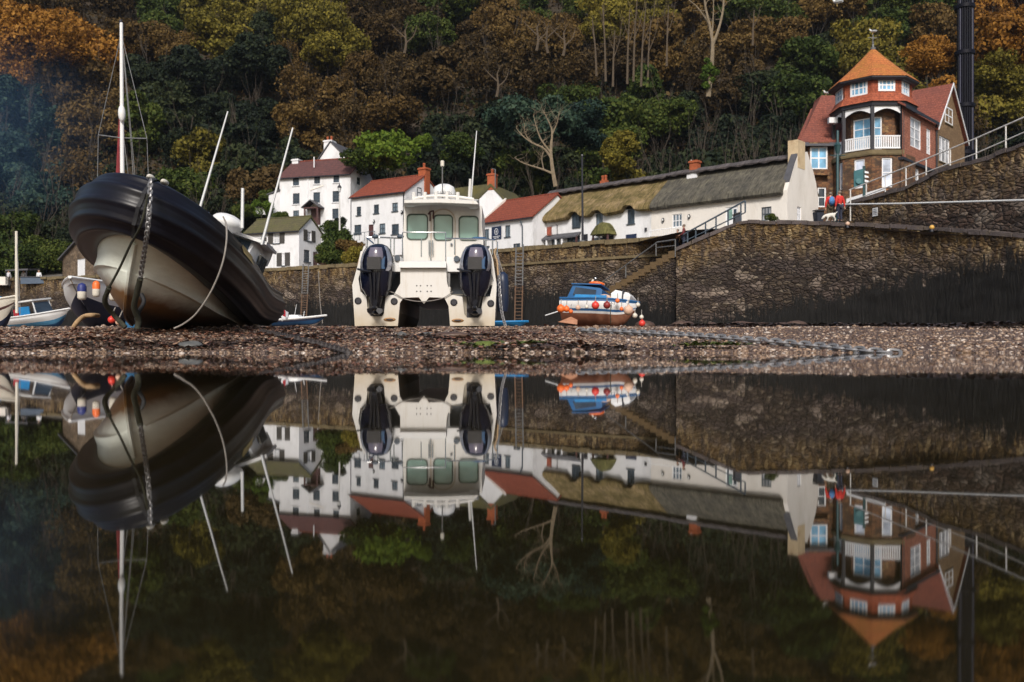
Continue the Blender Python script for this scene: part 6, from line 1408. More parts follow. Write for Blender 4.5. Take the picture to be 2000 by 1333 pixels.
# outboard engines
def outboard(px0, tiltx):
    """engine built around its pixel column; cowling, midsection, gearcase, propeller"""
    P = lambda dx, py, dd=0: cp(px0 + dx, py, CD - .28 + dd)
    x = P(0,0).x; root = MB(); sc = CD/F
    def ring(py, wx, wy, off=0, dx=0, n=20, sq=2.6):
        z = P(0, py).z; r = []
        for k in range(n):
            a = 2*math.pi*k/n; c, s = math.cos(a), math.sin(a)
            r.append(Vector((x + dx*sc + math.copysign(abs(c)**(2/sq), c)*wx*sc, CD - .02 + off + math.copysign(abs(s)**(2/sq), s)*wy, z)))
        return r
    cow = MB().loft([ring(578,20,.20,.02,-1), ring(562,29,.27,0,-2), ring(540,32,.31,-.02,-1), ring(520,32,.33,-.03,0), ring(500,29,.33,-.02,2), ring(486,24,.30,.02,2), ring(478,17,.24,.06,2), ring(474,9,.14,.1,2)]).build('engine_cowling', ENGINE, cat_, 50)
    for s in (-1, 1):
        rows = []
        for py, wx in ((482,20),(492,25.5),(502,28.5),(512,30),(522,29.5),(530,26)):
            rows.append([Vector((x + (2 - (py-486)*.04)*sc + s*wx*sc*q, CD - .05 + o_, P(0,py).z)) for q, o_ in ((.80,-.325),(.93,-.27),(1.02,-.18))])
        MB().grid(rows).build('cowling_flash', ENGINESIL, cow, 50)
    pan = MB()
    for s, w_ in ((0,1),):
        rows = []
        for py in (484,494,504,514): 
            rows.append([Vector((x + (2 + q*(15 - abs(py-500)*.25))*sc, CD - .38 - .03 + (.05 if py < 490 else 0) + abs(q)**2*.055, P(0,py).z)) for q in (-1,-.5,0,.5,1)])
        pan.grid(rows)
    pan.build('cowling_grey_reflection', mat('purple_grey_reflection', (.13,.115,.155), .15, .1, 3, 0, spec=.8), cow, 50)  # purple-grey reflection painted as a patch on the cowling's back
    rows = []
    for py, q0, q1 in ((502,.62,.98),(510,.42,.99),(518,.25,.98),(526,.18,.90)):
        rows.append([Vector((x + (2 + q*27)*sc, CD - .05 - .33*math.sqrt(max(0, 1 - abs(q)**2.6)) - .012, P(0,py).z)) for q in [lerp(q0, q1, i/4) for i in range(5)]])
    MB().grid(rows).build('cowling_blue_reflection', mat('blue_grey_reflection', (.07,.13,.24), .15, .2, 3, 0, spec=.8), cow, 50)  # blue reflection painted as a patch on the cowling's right side
    MB().box((x-13*sc, CD-.47, P(0,528).z), (x+13*sc, CD-.30, P(0,504).z)).build('tilt_bracket', ENGINEBLK, cow)
    mid = MB().loft([ring(600,9,.12,.0,-2,16), ring(575,15,.16,-.02,-2,16), ring(550,19,.18,-.1,-3,16), ring(528,16,.15,-.2,-3,16)]).build('midsection', ENGINEBLK, cat_, 50)
    for dx in (-9, 0, 9): MB().tube([P(dx-2,532,-.12), P(dx*.7-2,560,-.1), P(dx*.5-2,590,-.02)], .022, 8).build('hydraulic_ram', ENGINEBLK, mid, 40)
    gear = MB().loft([ring(600,8,.10,.02,-2,14), ring(608,14,.14,.02,-1,14), ring(613,7,.2,.0,-1,14), ring(616,3,.1,0,-1,14)]).build('gearcase', ENGINEBLK, cat_, 50)
    MB().ball(P(-1,602,.0), (.05,.16,.055), 12, 8).build('propeller_hub', ENGINEBLK, gear, 50)
    for k in range(3):
        a = R(90 + 120*k); c = P(-1,602,-.05); d_ = Vector((math.cos(a), 0, math.sin(a))); e_ = Vector((-math.sin(a), .5, math.cos(a))).normalized()
        MB().slab([c + d_*.04 - e_*.03, c + d_*.13 - e_*.065, c + d_*.155, c + d_*.12 + e_*.06, c + d_*.04 + e_*.03], (0,.012,0)).build('propeller_blade', ENGINEBLK, gear)
    for dx, w_ in ((-11,3.4),(8,3.6)): MB().box((x+(dx-w_)*sc, CD+.1, P(0,606).z), (x+(dx+w_)*sc, CD+.16, P(0,580).z)).build('tilt_ram', mat('pale_zinc', (.40,.36,.28), .5, .2, 6), mid)
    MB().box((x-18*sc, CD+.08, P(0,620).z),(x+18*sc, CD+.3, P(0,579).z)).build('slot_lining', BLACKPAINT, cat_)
    MB().tube([P(-34,526,.1), P(-24,529,-.1), P(-8,531,-.18)], .02, 8).build('steering_arm', ENGINEBLK, mid, 40)
outboard(733, 0); outboard(928, 0)
# wheelhouse at the back of which are three windows
KD = 19.4
def kp(px, py, D=KD): return at(px, py, D)
def rrect(x0, y0, x1, y1, r=7, n=4, topr=None):
    o = []
    for cx, cy, a0, rr_ in ((x1-r,y1-r,0,r),(x0+r,y1-r,90,r),(x0+(topr or r),y0+(topr or r),180,topr or r),(x1-(topr or r),y0+(topr or r),270,topr or r)):
        for i in range(n+1): a = R(a0 + 90*i/n); o.append((cx + rr_*math.cos(a), cy + rr_*math.sin(a)))
    return o
cw_ = [(795,419,835,468),(847.5,420.5,884,469.5),(896.5,423,934,469.5)]
outl = [(790,560),(787,470),(789.5,406),(790,395.5),(933,399),(937,404),(940,430),(944,472),(940,560)]
wh = MB().plate([outl] + [rrect(*q, 8) for q in cw_], lambda a, b: kp(a, b), lambda a, b: kp(a, b) + Vector((0,.06,0))).build('wheelhouse', GELCOAT, cat_)
sw = MB()
for px, s in ((788,1),(941,-1)):
    q = [kp(px,560), kp(px,402)]; sw.slab([q[0]+Vector((0,.061,0)), q[1]+Vector((0,.061,0)), q[1]+Vector((0,2.2,0)), q[0]+Vector((0,2.9,0))], (.05*s,0,0))
sw.build('wheelhouse_side', GELCOAT, wh)
MB().slab([kp(790,560,KD+2.3), kp(940,560,KD+2.3), kp(938,470,KD+2.3), kp(790,470,KD+2.3)], (0,.05,0)).build('wheelhouse_front', GELCOAT, wh)
for q in cw_:
    fr = MB().plate([rrect(q[0]-1,q[1]-1,q[2]+1,q[3]+1,8.5), rrect(q[0]+1.2,q[1]+1.2,q[2]-1.2,q[3]-1.2,7)], lambda a, b: kp(a, b) - Vector((0,.022,0)), lambda a, b: kp(a, b) - Vector((0,.002,0))).build('window', mat('dark_green_rubber', (.05,.075,.06), .5), wh)
    MB().plate([rrect(q[0]+.3,q[1]+.3,q[2]-.3,q[3]-.3,7.5)], lambda a, b: kp(a, b) + Vector((0,.02,0)), lambda a, b: kp(a, b) + Vector((0,.035,0))).build('pane', PANETEAL, fr)
ar = MB().plate([rrect(841,408,890,520,6,6,24), rrect(843,410.5,888,518,5,6,22)], lambda a, b: kp(a, b) - Vector((0,.015,0)), lambda a, b: kp(a, b) - Vector((0,.002,0))).build('door_arch', mat('brownish_cream', (.50,.42,.34), .5), wh)  # arch outline in a browner cream than the wheelhouse
MB().ball(kp(882,478)-Vector((0,.03,0)), .028, 8, 6).build('door_handle', STEEL, ar)
# roof slab with overhang, hooks, rack and aerials
RD = KD - .75
rf = MB().loft([[at(789,396.5,RD), at(790,391.5,RD), at(860,389,RD), at(930,393,RD), at(934.5,399,RD), at(860,396,RD)], [at(789,405,KD), at(789,388,KD), at(860,384,KD), at(936,390,KD), at(937,408,KD), at(860,400,KD)], [at(800,408,KD+3), at(800,395,KD+3), at(860,390,KD+3), at(930,396,KD+3), at(930,410,KD+3), at(860,402,KD+3)]]).build('cabin_roof', GELCOAT, cat_, 40)
for x0, x1, y in ((794,809,404),(917,931,408)): MB().slab([at(x0,y,RD+.3), at(x1,y,RD+.3), at(x1,y-2,RD+.25), at(x0,y-2,RD+.25)], (0,.05,0)).build('work_light', GELWHITE, rf)
rk = MB().tube(bez([at(806,388,RD+.3), at(845,383,RD+.3), at(885,384,RD+.3), at(925,389.5,RD+.3)], 14), .03, 8).tube(bez([at(806,390,RD+1.6), at(845,386,RD+1.6), at(925,391,RD+1.6)], 8), .022, 8).build('roof_rack', GELCOAT, rf, 40)
for px in (808,830,851.5,873,894,925): MB().tube([at(px,394,RD+.3), at(px,376 if px < 920 else 389,RD+.3)], .04 if px < 920 else .022, 8).build('rack_post', GELCOAT, rk, 40)
dm = MB().lathe([(.0,-.01),(.235,0),(.24,.08),(.21,.17),(.12,.225),(0,.235)], at(867.5,382,RD+.8), 24).build('radar_dome', GELWHITE, rf, 50)
tx = text_mb('GARMIN', .085); xf(tx, Matrix.Translation(at(867.5,379.5,RD+.53)) @ Matrix.Rotation(R(90),4,'X')); tx.build('radar_lettering', GREYMETAL, dm)
MB().tube([at(864,392,RD+.35), at(864,321,RD+.35)], .014, 6).build('light_mast', GREYMETAL, rf, 40)
MB().lathe([(.03,-.06),(.04,-.05),(.04,.05),(.03,.06)], at(864,320,RD+.35), 10).build('mast_light', FENDERWHITE, rf, 40)
MB().tube([at(916.5,388,RD+.4), at(918.5,350,RD+.4)], [.032,.026], 8).build('aerial_base', GELCOAT, rf, 40)
MB().tube([at(920,388,RD+.45), at(931,256,RD+.45)], [.018,.010], 6).build('whip_aerial', ALU, rf, 40)
# stern rails
def rail(pts, r=.016, nm='rail'): return MB().tube(pts, r, 8).build(nm, STEEL, cat_, 40)
SD = CD + .45
rail([at(786,512,SD), at(786,455,SD), at(787,454,SD), at(870,454.5,SD), at(870.5,456,SD), at(870.5,512,SD)], .010)
for px in (823,): rail([at(px,503,SD+1.2), at(px,466,SD+1.2)], .012, 'rail_post')
rail([at(717,464,CD+1.5), at(741,464,CD+1.5), at(783,466,CD+1.9)], .016); 
for px in (717.5, 738.5, 763, 770): rail([at(px,464,CD+1.5), at(px,498,CD+1.5)], .014, 'rail_post')
rail([at(716,465,CD+1.5), at(730,476,CD+1.2)], .014)
rail([at(872,466,CD+1.9), at(930,467,CD+1.6), at(948,468,CD+1.4), at(968,470,CD+1.2), at(971,474,CD+1.2), at(971,500,CD+1.2)], .016)
for px in (888, 949, 962): rail([at(px,468,CD+1.3), at(px,498,CD+1.3)], .014, 'rail_post')
for px, a, b in ((841,470,512),(838,470,498),(845,470,498)): rail([at(px,a,KD-.06), at(px,b,KD-.06)], .012, 'grab_rail')
hk = MB().tube(bez([kp(836,419,KD-.05), kp(838,417,KD-.05), kp(840,415.5,KD-.05), kp(840,432,KD-.05)], 8), .018, 6).tube(bez([kp(839,414.5,KD-.05), kp(845.5,412.5,KD-.05), kp(846.5,414,KD-.05), kp(846.5,428,KD-.05)], 8), .018, 6).build('hanging_hooks', BROWNDOOR, cat_, 40)
for px in (733, 782): MB().ball(at(px,462.5,CD+1.4), (.07,.06,.045), 10, 7).build('rod_holder', RAILBLUE, cat_, 40)
for px in (823,935): MB().ball(at(px,466,KD-.3), (.16,.1,.03), 10, 7).build('folded_cover', BOATBLUE, cat_, 40) if px == 935 else None
MB().tube(bez([at(700,541,CD+.1), at(701,512,CD+.6), at(707,500,CD+1), at(716,494,CD+1.2)], 10), .022, 8).build('side_hose', mat('tan_hose', (.34,.24,.15), .7), cat_, 40)
tag(chain_mb([at(972,500,CD+1.0), at(975,540,CD+.3), at(976,570,CD+.1), at(980,610,CD), at(988,640,CD-.2)], .075, .011).build('mooring_chain', CHAINM, None, 40), 'thin chain hanging down the right side of the catamaran to the shingle', 'chain')
rope('mooring_rope', [at(969,486,CD+1.2), at(966,495,CD+1.0), at(971,512,CD+.6), at(972,528,CD+.4), at(974,545,CD+.3)], .018, ROPETAN, 'tan rope draped over the right rail of the catamaran', 14)
P = at(982,572,CD+1.6); o = thing('fender', 'navy cylindrical fender hanging on the right side of the catamaran', 'fender', tuple(P)); MB().lathe([(.0,-.42),(.1,-.38),(.12,-.2),(.12,.2),(.1,.36),(.03,.42)], P, 14).build('fender_body', NAVY, o, 50); MB().tube([P+Vector((0,0,.4)), P+Vector((-.1,0,.75))], .012).build('lanyard', ROPEGREY, o)

# ---- generic round-bilged boat hull
def hull(root, L, B, H, mats, rake=.16, deadrise=.12, sheer=.35, full=.9, names=('bottom','boot_stripe','topsides','rubbing_strake'), fr=(.0,.42,.5,.86,1.0), trans=None, flare=1.0):
    def sec(t):
        b = B/2*(full + (1-full)*min(1, t/.4) if t < .4 else (1 - ((t-.4)/.6)**2.3)); b = max(b, .012)
        zs = H*(1 + sheer*t*t); k = H*.55*max(0, (t-.72)/.28)**2.2
        rows = []
        N = 12
        for i in range(N+1):
            s = i/N; y = b*min(1, (1.25*s)**.55*(1 if s > .0 else 0))*(.9 + .1*s*flare); z = k + (zs-k)*(s**1.35*(1-deadrise) + deadrise*s)
            rows.append((y if s > 0 else 0, z, L*(t-.5) - rake*L*(1-s)*max(0, (t-.6)/.4)**1.5))
        return rows
    ts = [0,.06,.14,.22,.3,.4,.5,.6,.68,.76,.83,.89,.94,.975,1.0]; secs = [sec(t_) for t_ in ts]
    N = len(secs[0]) - 1; cut = [int(round(f*N)) for f in fr]; parts = {}
    for nm, m, a, b in zip(names, mats, cut, cut[1:]):
        mb = MB()
        for s in (1, -1): mb.grid([[(p[2], s*p[0], p[1]) for p in sc[a:b+1]] for sc in secs])
        parts[nm] = mb.build(nm, m, root, 60, False)
    sc = secs[0]; ring = [(p[2]-.001, p[0], p[1]) for p in sc] + [(p[2]-.001, -p[0], p[1]) for p in sc[::-1][:-1]]
    MB().add(ring, [tuple(range(len(ring)))]).build('transom', trans or mats[2], root, None, False)
    dz = .82; mb = MB(); rows = [[(s_[N][2]*.98, s_[N][0]*.93*q, s_[N][1] - H*.14) for q in (-1,-.5,0,.5,1)] for s_ in secs]
    mb.grid(rows).build('deck', GELWHITE if trans is None else trans, root, None, False)
    gw = MB()
    for s in (1,-1): gw.tube([(sc_[N][2], s*sc_[N][0], sc_[N][1]+.01) for sc_ in secs], .035, 6)
    gw.build('gunwale', mats[-1], root, 40, False)
    return parts, secs
# ---- blue and white fishing boat
FP = at(1172, 641, 30); FP.z = gz(FP.x, FP.y) + .10
FP.z += .16; FP.z -= .20; FM = frame(FP, (.90,-.43,-.05), (.03,.17,.98)) @ Matrix.Scale(.87, 4)
fb = thing('fishing_boat', 'small blue and white fishing boat with brown bottom leaning by the quay wall', 'boat', M=FM)
parts, fsec = hull(fb, 2.85, 1.7, .86, [ANTIFOUL, GELWHITE, BOATBLUE, GELWHITE, BOATBLUE], names=('bottom','waterline_band','blue_stripe','topsides','top_strake'), fr=(0,.46,.6,.7,.93,1.0), sheer=.10, full=.92, rake=.08)
MB().box((-.9,-.03,-.1),(.7,.03,.1)).build('keel', ANTIFOUL, fb, None, False)
MB().slab([(-1.5,-.5,.0),(-.75,-.46,-.06),(-.75,-.46,.12),(-1.0,-.5,.22)], (0,.05,0)).build('bilge_keel', mat('pale_keel', (.45,.22,.13), .7), fb, None, False)
sh_ = MB(); 
def fc(x, w, z0, z1): return [(x,-w,z0),(x,w,z0),(x,w*.86,z1),(x,-w*.86,z1)]
sh_.loft([fc(-1.3,.50,.8,.88), fc(-1.08,.52,.8,1.46), fc(.0,.5,.8,1.36), fc(.1,.5,.8,1.30)]); ch_ = sh_.build('cabin', BOATBLUE, fb, 30, False)
MB().slab([(-1.02,-.51,1.06),(-.12,-.51,1.04),(-.12,-.468,1.27),(-.95,-.468,1.36)], (0,-.02,0)).build('side_window', PANE, ch_, None, False)
MB().slab([(-1.27,-.42,.98),(-1.27,.42,.98),(-1.12,.40,1.38),(-1.12,-.40,1.38)], (-.02,0,0)).build('rear_window', PANE, ch_, None, False)
MB().slab([(-.9,-.66,.84),(.35,-.66,.84),(.35,-.60,1.06),(-.9,-.60,1.06)], (0,.03,0)).build('dodger', BOATBLUEL, fb, None, False)
MB().box((-1.12,-.52,1.462),(.05,.52,1.50)).build('cabin_roof', BOATBLUE, ch_, None, False)
o = MB(); ring = [Vector((-.25+.26*math.cos(2*math.pi*i/20), -.15+.26*math.sin(2*math.pi*i/20), 1.56)) for i in range(21)]
lb_ = thing('lifebuoy', 'orange and white lifebuoy lying on the blue fishing boat cabin roof', 'lifebuoy', tuple(FM @ Vector((-.25,-.15,1.5))))
xf(MB().tube(ring[:11], .055, 8), FM).build('white_half', FENDERWHITE, lb_, 50); xf(MB().tube(ring[10:], .056, 8), FM).build('orange_half', BUOYORANGE, lb_, 50)
MB().tube([(-.65,.1,1.5),(-.5,.1,1.80)], [.05,.04], 8).build('exhaust_pipe', FENDERWHITE, fb, 40, False); MB().ball((-.42,.1,1.84), (.06,.06,.05), 8, 6).build('mast_light', STEEL, fb, 40, False)
pk = MB().loft([[(.5,-.42,.82),(1.12,-.34,.82),(1.12,.34,.82),(.5,.42,.82)], [(.46,-.46,1.16),(1.2,-.38,1.10),(1.2,.38,1.10),(.46,.46,1.16)], [(.58,-.34,1.32),(1.08,-.26,1.24),(1.08,.26,1.24),(.58,.34,1.32)]])
bx = thing('white_case', 'white rounded storage case strapped on the deck of the blue fishing boat', 'case', tuple(FM @ Vector((.9,0,.74)))); xf(pk, FM).build('case_body', GELWHITE, bx, 30)
xf(MB().box((.88,-.43,.8),(.93,.43,1.30)), FM).build('strap', BLACKPAINT, bx)
sk = thing('net_bag', 'pale bundled net bag on the deck of the blue fishing boat', 'bag', tuple(FM @ Vector((.2,-.3,.75)))); xf(MB().ball((.22,-.4,1.0), (.26,.2,.13), 12, 8), FM).build('net_bundle', BUOYPEACH, sk, 60); xf(MB().ball((.05,-.46,.94), (.12,.12,.09), 10, 7), FM).build('grey_fold', ROPEGREY, sk, 60)
tx = text_mb('SA-2', .13); xf(tx, Matrix.Translation(Vector((.66,-.80,.68))) @ Matrix.Rotation(R(90),4,'X')); tx.build('registration', BLACKPAINT, fb, None, False)
MB().tube([(-1.45,-.55,.42),(-1.95,-.75,.18)], .02, 6).build('boathook', ALU, fb, 40, False)
def buoy(px, py, D, r, m, label, stretch=1.0, group=None):
    P = at(px, py, D); o = thing('buoy', label, 'buoy', tuple(P), group)
    MB().ball(P, (r, r, r*stretch), 16, 10).build('float', m, o, 60); MB().lathe([(r*.28,0),(r*.24,r*.22),(.012,r*.26)], P + Vector((0,0,r*stretch*.93)), 10).build('eyelet', m, o, 40)
    MB().tube([P + Vector((0,0,r*stretch*1.1)), P + Vector((.02,.12,r*stretch*1.1+.16))], .012, 6).build('lanyard', ROPEGREY, o, 40)
for px, py, r, m, lb in ((1095.5,603.5,8,BUOYORANGE,'orange buoy hanging at the far left end of the blue fishing boat'),(1106.5,604,6.2,BUOYORANGE,'smaller orange buoy second from the left on the blue fishing boat'),(1129,601.5,5,BUOYPEACH,'small faded orange buoy on the white side of the blue fishing boat'),(1163,597,7.8,BUOYRED,'bright red buoy amidships on the blue fishing boat'),(1185.5,596.5,7.3,BUOYMAROON,'dark maroon buoy right of the bright red one'),(1227.5,606.5,9.5,BUOYPEACH,'large pale peach buoy towards the right of the blue fishing boat'),(1253,620,4.3,FENDERWHITE,'small pale buoy hanging above the red buoy at the right end'),(1254,632,6.6,BUOYRED,'red buoy hanging lowest at the right end of the blue fishing boat')):
    buoy(px, py, 28.95 if px < 1200 else 28.6 if px < 1240 else 28.9, r*28.9/F, m, lb)
for px, py, D, r, m, lb in ((1115,609,28.9,4.2,BUOYORANGE,'small orange float low on the left of the blue fishing boat'),(1146,600,28.95,3.6,FENDERWHITE,'small white float between the faded and the bright red buoys'),(1206,588,29.1,4.5,BUOYORANGE,'orange float tucked against the pale net bag on the blue boat'),(1240,617,28.8,5.0,FENDERWHITE,'white float just left of the lowest red buoy'),(1214,604,28.8,4.0,BUOYORANGE,'small orange float just left of the large peach buoy'),(1246,596,29.2,4.5,FENDERWHITE,'white float at the right end of the white case on the blue boat')):
    buoy(px, py, D, r*28.9/F, m, lb)
cv = thing('blue_tarpaulin', 'crumpled blue tarpaulin lying on the deck between the cabin and the white case', 'tarpaulin', tuple(FM @ Vector((.3,.0,.8))))
mb = MB().ball((.28,-.05,.92), (.26,.42,.2), 14, 9); mb.v = [tuple(FM @ (Vector(p) + Vector((.05*hnoise(p[1]*9,p[2]*7,1), 0, .06*hnoise(p[0]*8,p[1]*6,1))))) for p in mb.v]; mb.build('cloth', BOATBLUEL, cv, 60)
rope('hanging_line', [at(1194,595,28.8), at(1192,615,28.8), at(1193,632,28.9)], .014, ROPEWEED, 'thin dark line hanging down the side of the blue fishing boat', 10)

# ---- yacht behind the black boat, with the tall mast
YP = at(226, 642, 25.0); YP.z = gz(YP.x, YP.y) - .05; YM = frame(YP, (.10,-.99,0), (-.03,0,1))
ya = thing('yacht', 'white and navy yacht with a tall mast and furled red sail behind the black boat', 'boat', M=YM)
hull(ya, 6.4, 2.1, .98, [NAVY, REDPAINT, mat('bright_white_gelcoat', (.84,.84,.84), .3, .04, 2, 0), FENDERNAVY, mat('bright_white_gelcoat', (.84,.84,.84))], names=('bottom','boot_stripe','topsides','blue_band','bulwark'), fr=(0,.55,.6,.88,.93,1.0), sheer=.22)
YI = YM.inverted()
def yl(px, py, D): return YI @ at(px, py, D)
MB().loft([[(-1.6,-.7,.9),(1.2,-.5,.9),(1.2,.5,.9),(-1.6,.7,.9)],[(-1.5,-.55,1.3),(.9,-.4,1.25),(.9,.4,1.25),(-1.5,.55,1.3)]]).build('coachroof', GELWHITE, ya, None, False)
mst = MB().tube([yl(238,600,25.6), yl(239,350,25.6), yl(237,45,25.6)], [.066,.062,.046], 10).build('mast', GELWHITE, ya, 40, False)
MB().ball(yl(238,222,25.5), (.10,.10,.24), 10, 8).build('radar_reflector', GELWHITE, mst, 60, False)
MB().ball(yl(236,43,25.6), (.05,.05,.07), 8, 6).build('masthead_light', BLACKPAINT, mst, 40, False)
MB().tube([yl(231,350,26.0), yl(233,290,26.0), yl(235.5,220,26.0), yl(236.5,170,26.0)], [.075,.06,.04,.015], 8).build('furled_sail', mat('dark_red_sail', (.20,.02,.025), .8, .3, 5), ya, 40, False)
MB().tube([yl(192,264,25.6), yl(238,270,25.6), yl(287,271,25.6)], .016, 6).build('spreader', GREYMETAL, mst, 40, False)
for pts in (((235,75),(192,264),(190,372)), ((240,80),(287,271),(291,378)), ((241,95),(258,280),(266,372)), ((241,110),(256,280),(262,372)), ((242,270),(254,372))):
    MB().tube([yl(a, b, 25.6 + .1*i) for i, (a, b) in enumerate(pts)], .011, 5).build('stay', GREYMETAL, ya, None, False)
MB().tube([yl(164,562,23.6), yl(166,548,23.7), yl(172,545,23.7), yl(178,562,23.6)], .025, 6).build('pulpit', ALU, ya, 40, False)
def fender(px, py, D, h, r, m1, m2, label):
    P = at(px, py, D); o = thing('fender', label, 'fender', tuple(P)); MB().lathe([(.0,-h),(r*.7,-h*.93),(r,-h*.7),(r,.0)], P, 12).build('lower_half', m2, o, 50); MB().lathe([(r,.001),(r,h*.55),(r*.75,h*.85),(.02,h)], P, 12).build('upper_half', m1, o, 50)
fender(160,570,21.2,.20,.10,FENDERNAVY,FENDERWHITE,'navy and white fender at the left of the yacht bow'); fender(188,565,21.0,.19,.085,BUOYORANGE,FENDERWHITE,'orange-topped white fender hanging on the yacht bow'); fender(222,570,21,.22,.10,FENDERWHITE,FENDERWHITE,'white fender at the right of the yacht bow')
for px, py, r, m, lb in ((218,625,.07,BUOYRED,'small red buoy lying on the shingle under the yacht bow'),(232,630,.06,BUOYPEACH,'small pale float lying beside the red one under the yacht'),):
    buoy(px, py, 17.5, r, m, lb)
cr8 = thing('blue_crate', 'small blue crate on the shingle left of the black boat keel', 'crate', tuple(at(262,640,15.2)))
p = at(262,638,15.2); MB().box((p.x-.1,p.y-.1,p.z-.02),(p.x+.1,p.y+.1,p.z+.1)).build('crate_body', BOATBLUEL, cr8); MB().box((p.x-.11,p.y-.11,p.z+.1),(p.x+.11,p.y+.11,p.z+.125)).build('rim', BOATBLUE, cr8)

# ---- little white and blue motor boat at the left
MP = at(86, 640, 36); MP.z = gz(MP.x, MP.y) - .05; MMx = frame(MP, (.95,-.30,.06), (.10,-.16,.97))
mo = thing('motor_boat', 'little white and blue motor boat with an open canopy frame at left', 'boat', M=MMx)
hull(mo, 2.7, 1.15, .55, [BOATBLUE, mat('sky_blue_paint', (.10,.32,.55), .4), GELWHITE, GELWHITE, GELWHITE], names=('bottom','blue_band','topsides','strake','rim'), fr=(0,.35,.55,.85,.93,1), sheer=.25)
for x, y in ((-.75,-.42),(-.75,.42),(.15,-.4),(.15,.4)): MB().tube([(x,y,.5),(x - (.12 if x > 0 else 0),y,1.08)], .028, 6).build('canopy_post', ALU, mo, 40, False)
MB().slab([(-.95,-.5,1.08),(.1,-.48,1.12),(.1,.48,1.12),(-.95,.5,1.08)], (0,0,.06)).build('canopy', GELWHITE, mo, None, False)
MB().box((-.62,-.47,.48),(-.12,-.44,.92)).build('blue_panel', FENDERNAVY if False else BOATBLUEL, mo, None, False); MB().box((-.9,-.47,.5),(-.66,-.44,.84)).build('red_panel', REDPAINT, mo, None, False)
MB().slab([(.2,-.42,.55),(.2,.42,.55),(.02,.38,1.05),(.02,-.38,1.05)], (.02,0,0)).build('windscreen', PANE, mo, None, False)
MB().ball((-1.2,0,.62), (.16,.14,.2), 10, 8).build('outboard_cowling', GREYMETAL, mo, 50, False)
# ---- cream boat with a blue cover and short mast
EP = at(-22, 640, 33); EP.z = gz(EP.x, EP.y) - .05; EM = frame(EP, (.97,-.2,.03), (.05,-.12,.98))
eb = thing('cream_boat', 'cream day boat with a blue cover and slim white mast at the left edge', 'boat', M=EM)
hull(eb, 2.6, 1.2, .95, [NAVY, ROPETAN, FENDERWHITE, BROWNDOOR, FENDERWHITE], names=('bottom','boot_stripe','topsides','brown_band','strake'), fr=(0,.3,.36,.68,.74,1), sheer=.2)
MB().loft([[(-1.2,-.5,.95),(.55,-.45,.98),(.55,.45,.98),(-1.2,.5,.95)],[(-1.1,-.05,1.42),(.3,-.05,1.3),(.3,.05,1.3),(-1.1,.05,1.42)]]).build('boat_cover', BOATBLUEL, eb, None, False)
EI = EM.inverted(); MB().tube([EI @ at(33,612,32.6), EI @ at(32,452,32.6)], [.055,.045], 8).build('mast', FENDERWHITE, eb, 40, False)
for px in (40,): MB().tube([EI @ at(33,470,32.6), EI @ at(px,615,32.2)], .01, 5).build('stay', GREYMETAL, eb, None, False)
# ---- navy dinghy with a flag right of the black boat
DP = at(588, 640, 30); DP.z = gz(DP.x, DP.y) + .02; DM = frame(DP, (.98,-.15,.03), (.0,-.05,1))
di = thing('navy_dinghy', 'low navy and white sports boat lying between the black boat and the ladder', 'boat', M=DM)
hull(di, 1.75, .8, .27, [GELWHITE, NAVY, BOATBLUE, NAVY, GELWHITE], names=('bottom','lower_band','navy_side','upper_band','rim'), fr=(0,.3,.45,.75,.9,1), sheer=.3)
MB().loft([[(-.35,-.25,.26),(.1,-.2,.28),(.1,.2,.28),(-.35,.25,.26)],[(-.3,-.2,.42),(-.05,-.15,.4),(-.05,.15,.4),(-.3,.2,.42)]]).build('console', GELWHITE, di, None, False)
MB().tube([(-.2,0,.4),(-.12,0,.75)], .008, 5).tube([(.05,.1,.3),(.1,.1,.52)], .01, 5).build('aerial', ALU, di, None, False); MB().ball((-.55,.0,.42), (.12,.1,.16), 10, 8).build('outboard_cowling', GELWHITE, di, 50, False)
fl = thing('flag', 'small red and white flag on the stern of the navy sports boat', 'flag', tuple(at(551,618,29.6))); MB().tube([at(551,628,29.6), at(553,598,29.6)], .01, 5).build('flagstaff', ALU, fl, None)
MB().slab([at(552,603,29.6), at(558,608,29.5), at(558,620,29.5), at(552,617,29.6)], (0,.015,0)).build('red_cloth', REDPAINT, fl); MB().slab([at(558,608,29.5), at(563,610,29.6), at(563,621,29.6), at(558,620,29.5)], (0,.015,0)).build('white_cloth', WHITEPAINT, fl)
# ---- blue tender on the shingle behind the catamaran
TPp = at(1000, 640, 27); TPp.z = gz(TPp.x, TPp.y) + .0; TM = frame(TPp, (.99,-.1,0), (0,0,1)); te = thing('blue_tender', 'flat bright blue plastic tender lying at the foot of the ladder right of the catamaran', 'boat', M=TM)
hull(te, .95, .55, .16, [BOATBLUEL]*5, names=('bottom','lower_side','side','upper_side','rim'), fr=(0,.3,.5,.75,.9,1), sheer=.1, trans=BOATBLUEL)
# ---- big mooring chain on the shingle at right, dark chain at left
def ground_pts(px):
    """points on the beach seen at the given pixels"""
    o = []
    for x, y in px:
        D = 9.2
        while D < 40 and Y0 - F*(gz((x-CX)/F*D, D) + .035 - CAMZ)/D > y: D += .04
        P = at(x, y, D); P.z = gz(P.x, P.y) + .035; o.append(P)
    return o
tag(chain_mb(ground_pts([(1128,646),(1200,648),(1300,653.5),(1400,660),(1500,668),(1600,677),(1690,686),(1755,691)]), .13, .019).build('ground_chain', CHAINM, None, 40), 'heavy pale galvanised chain running over the right shingle into the pool', 'chain')
tag(chain_mb(ground_pts([(505,648),(560,659),(620,673),(682,690)]), .10, .017).build('ground_chain', CHAINDARK, None, 40), 'dark rusty chain lying on the shingle left of the catamaran', 'chain')
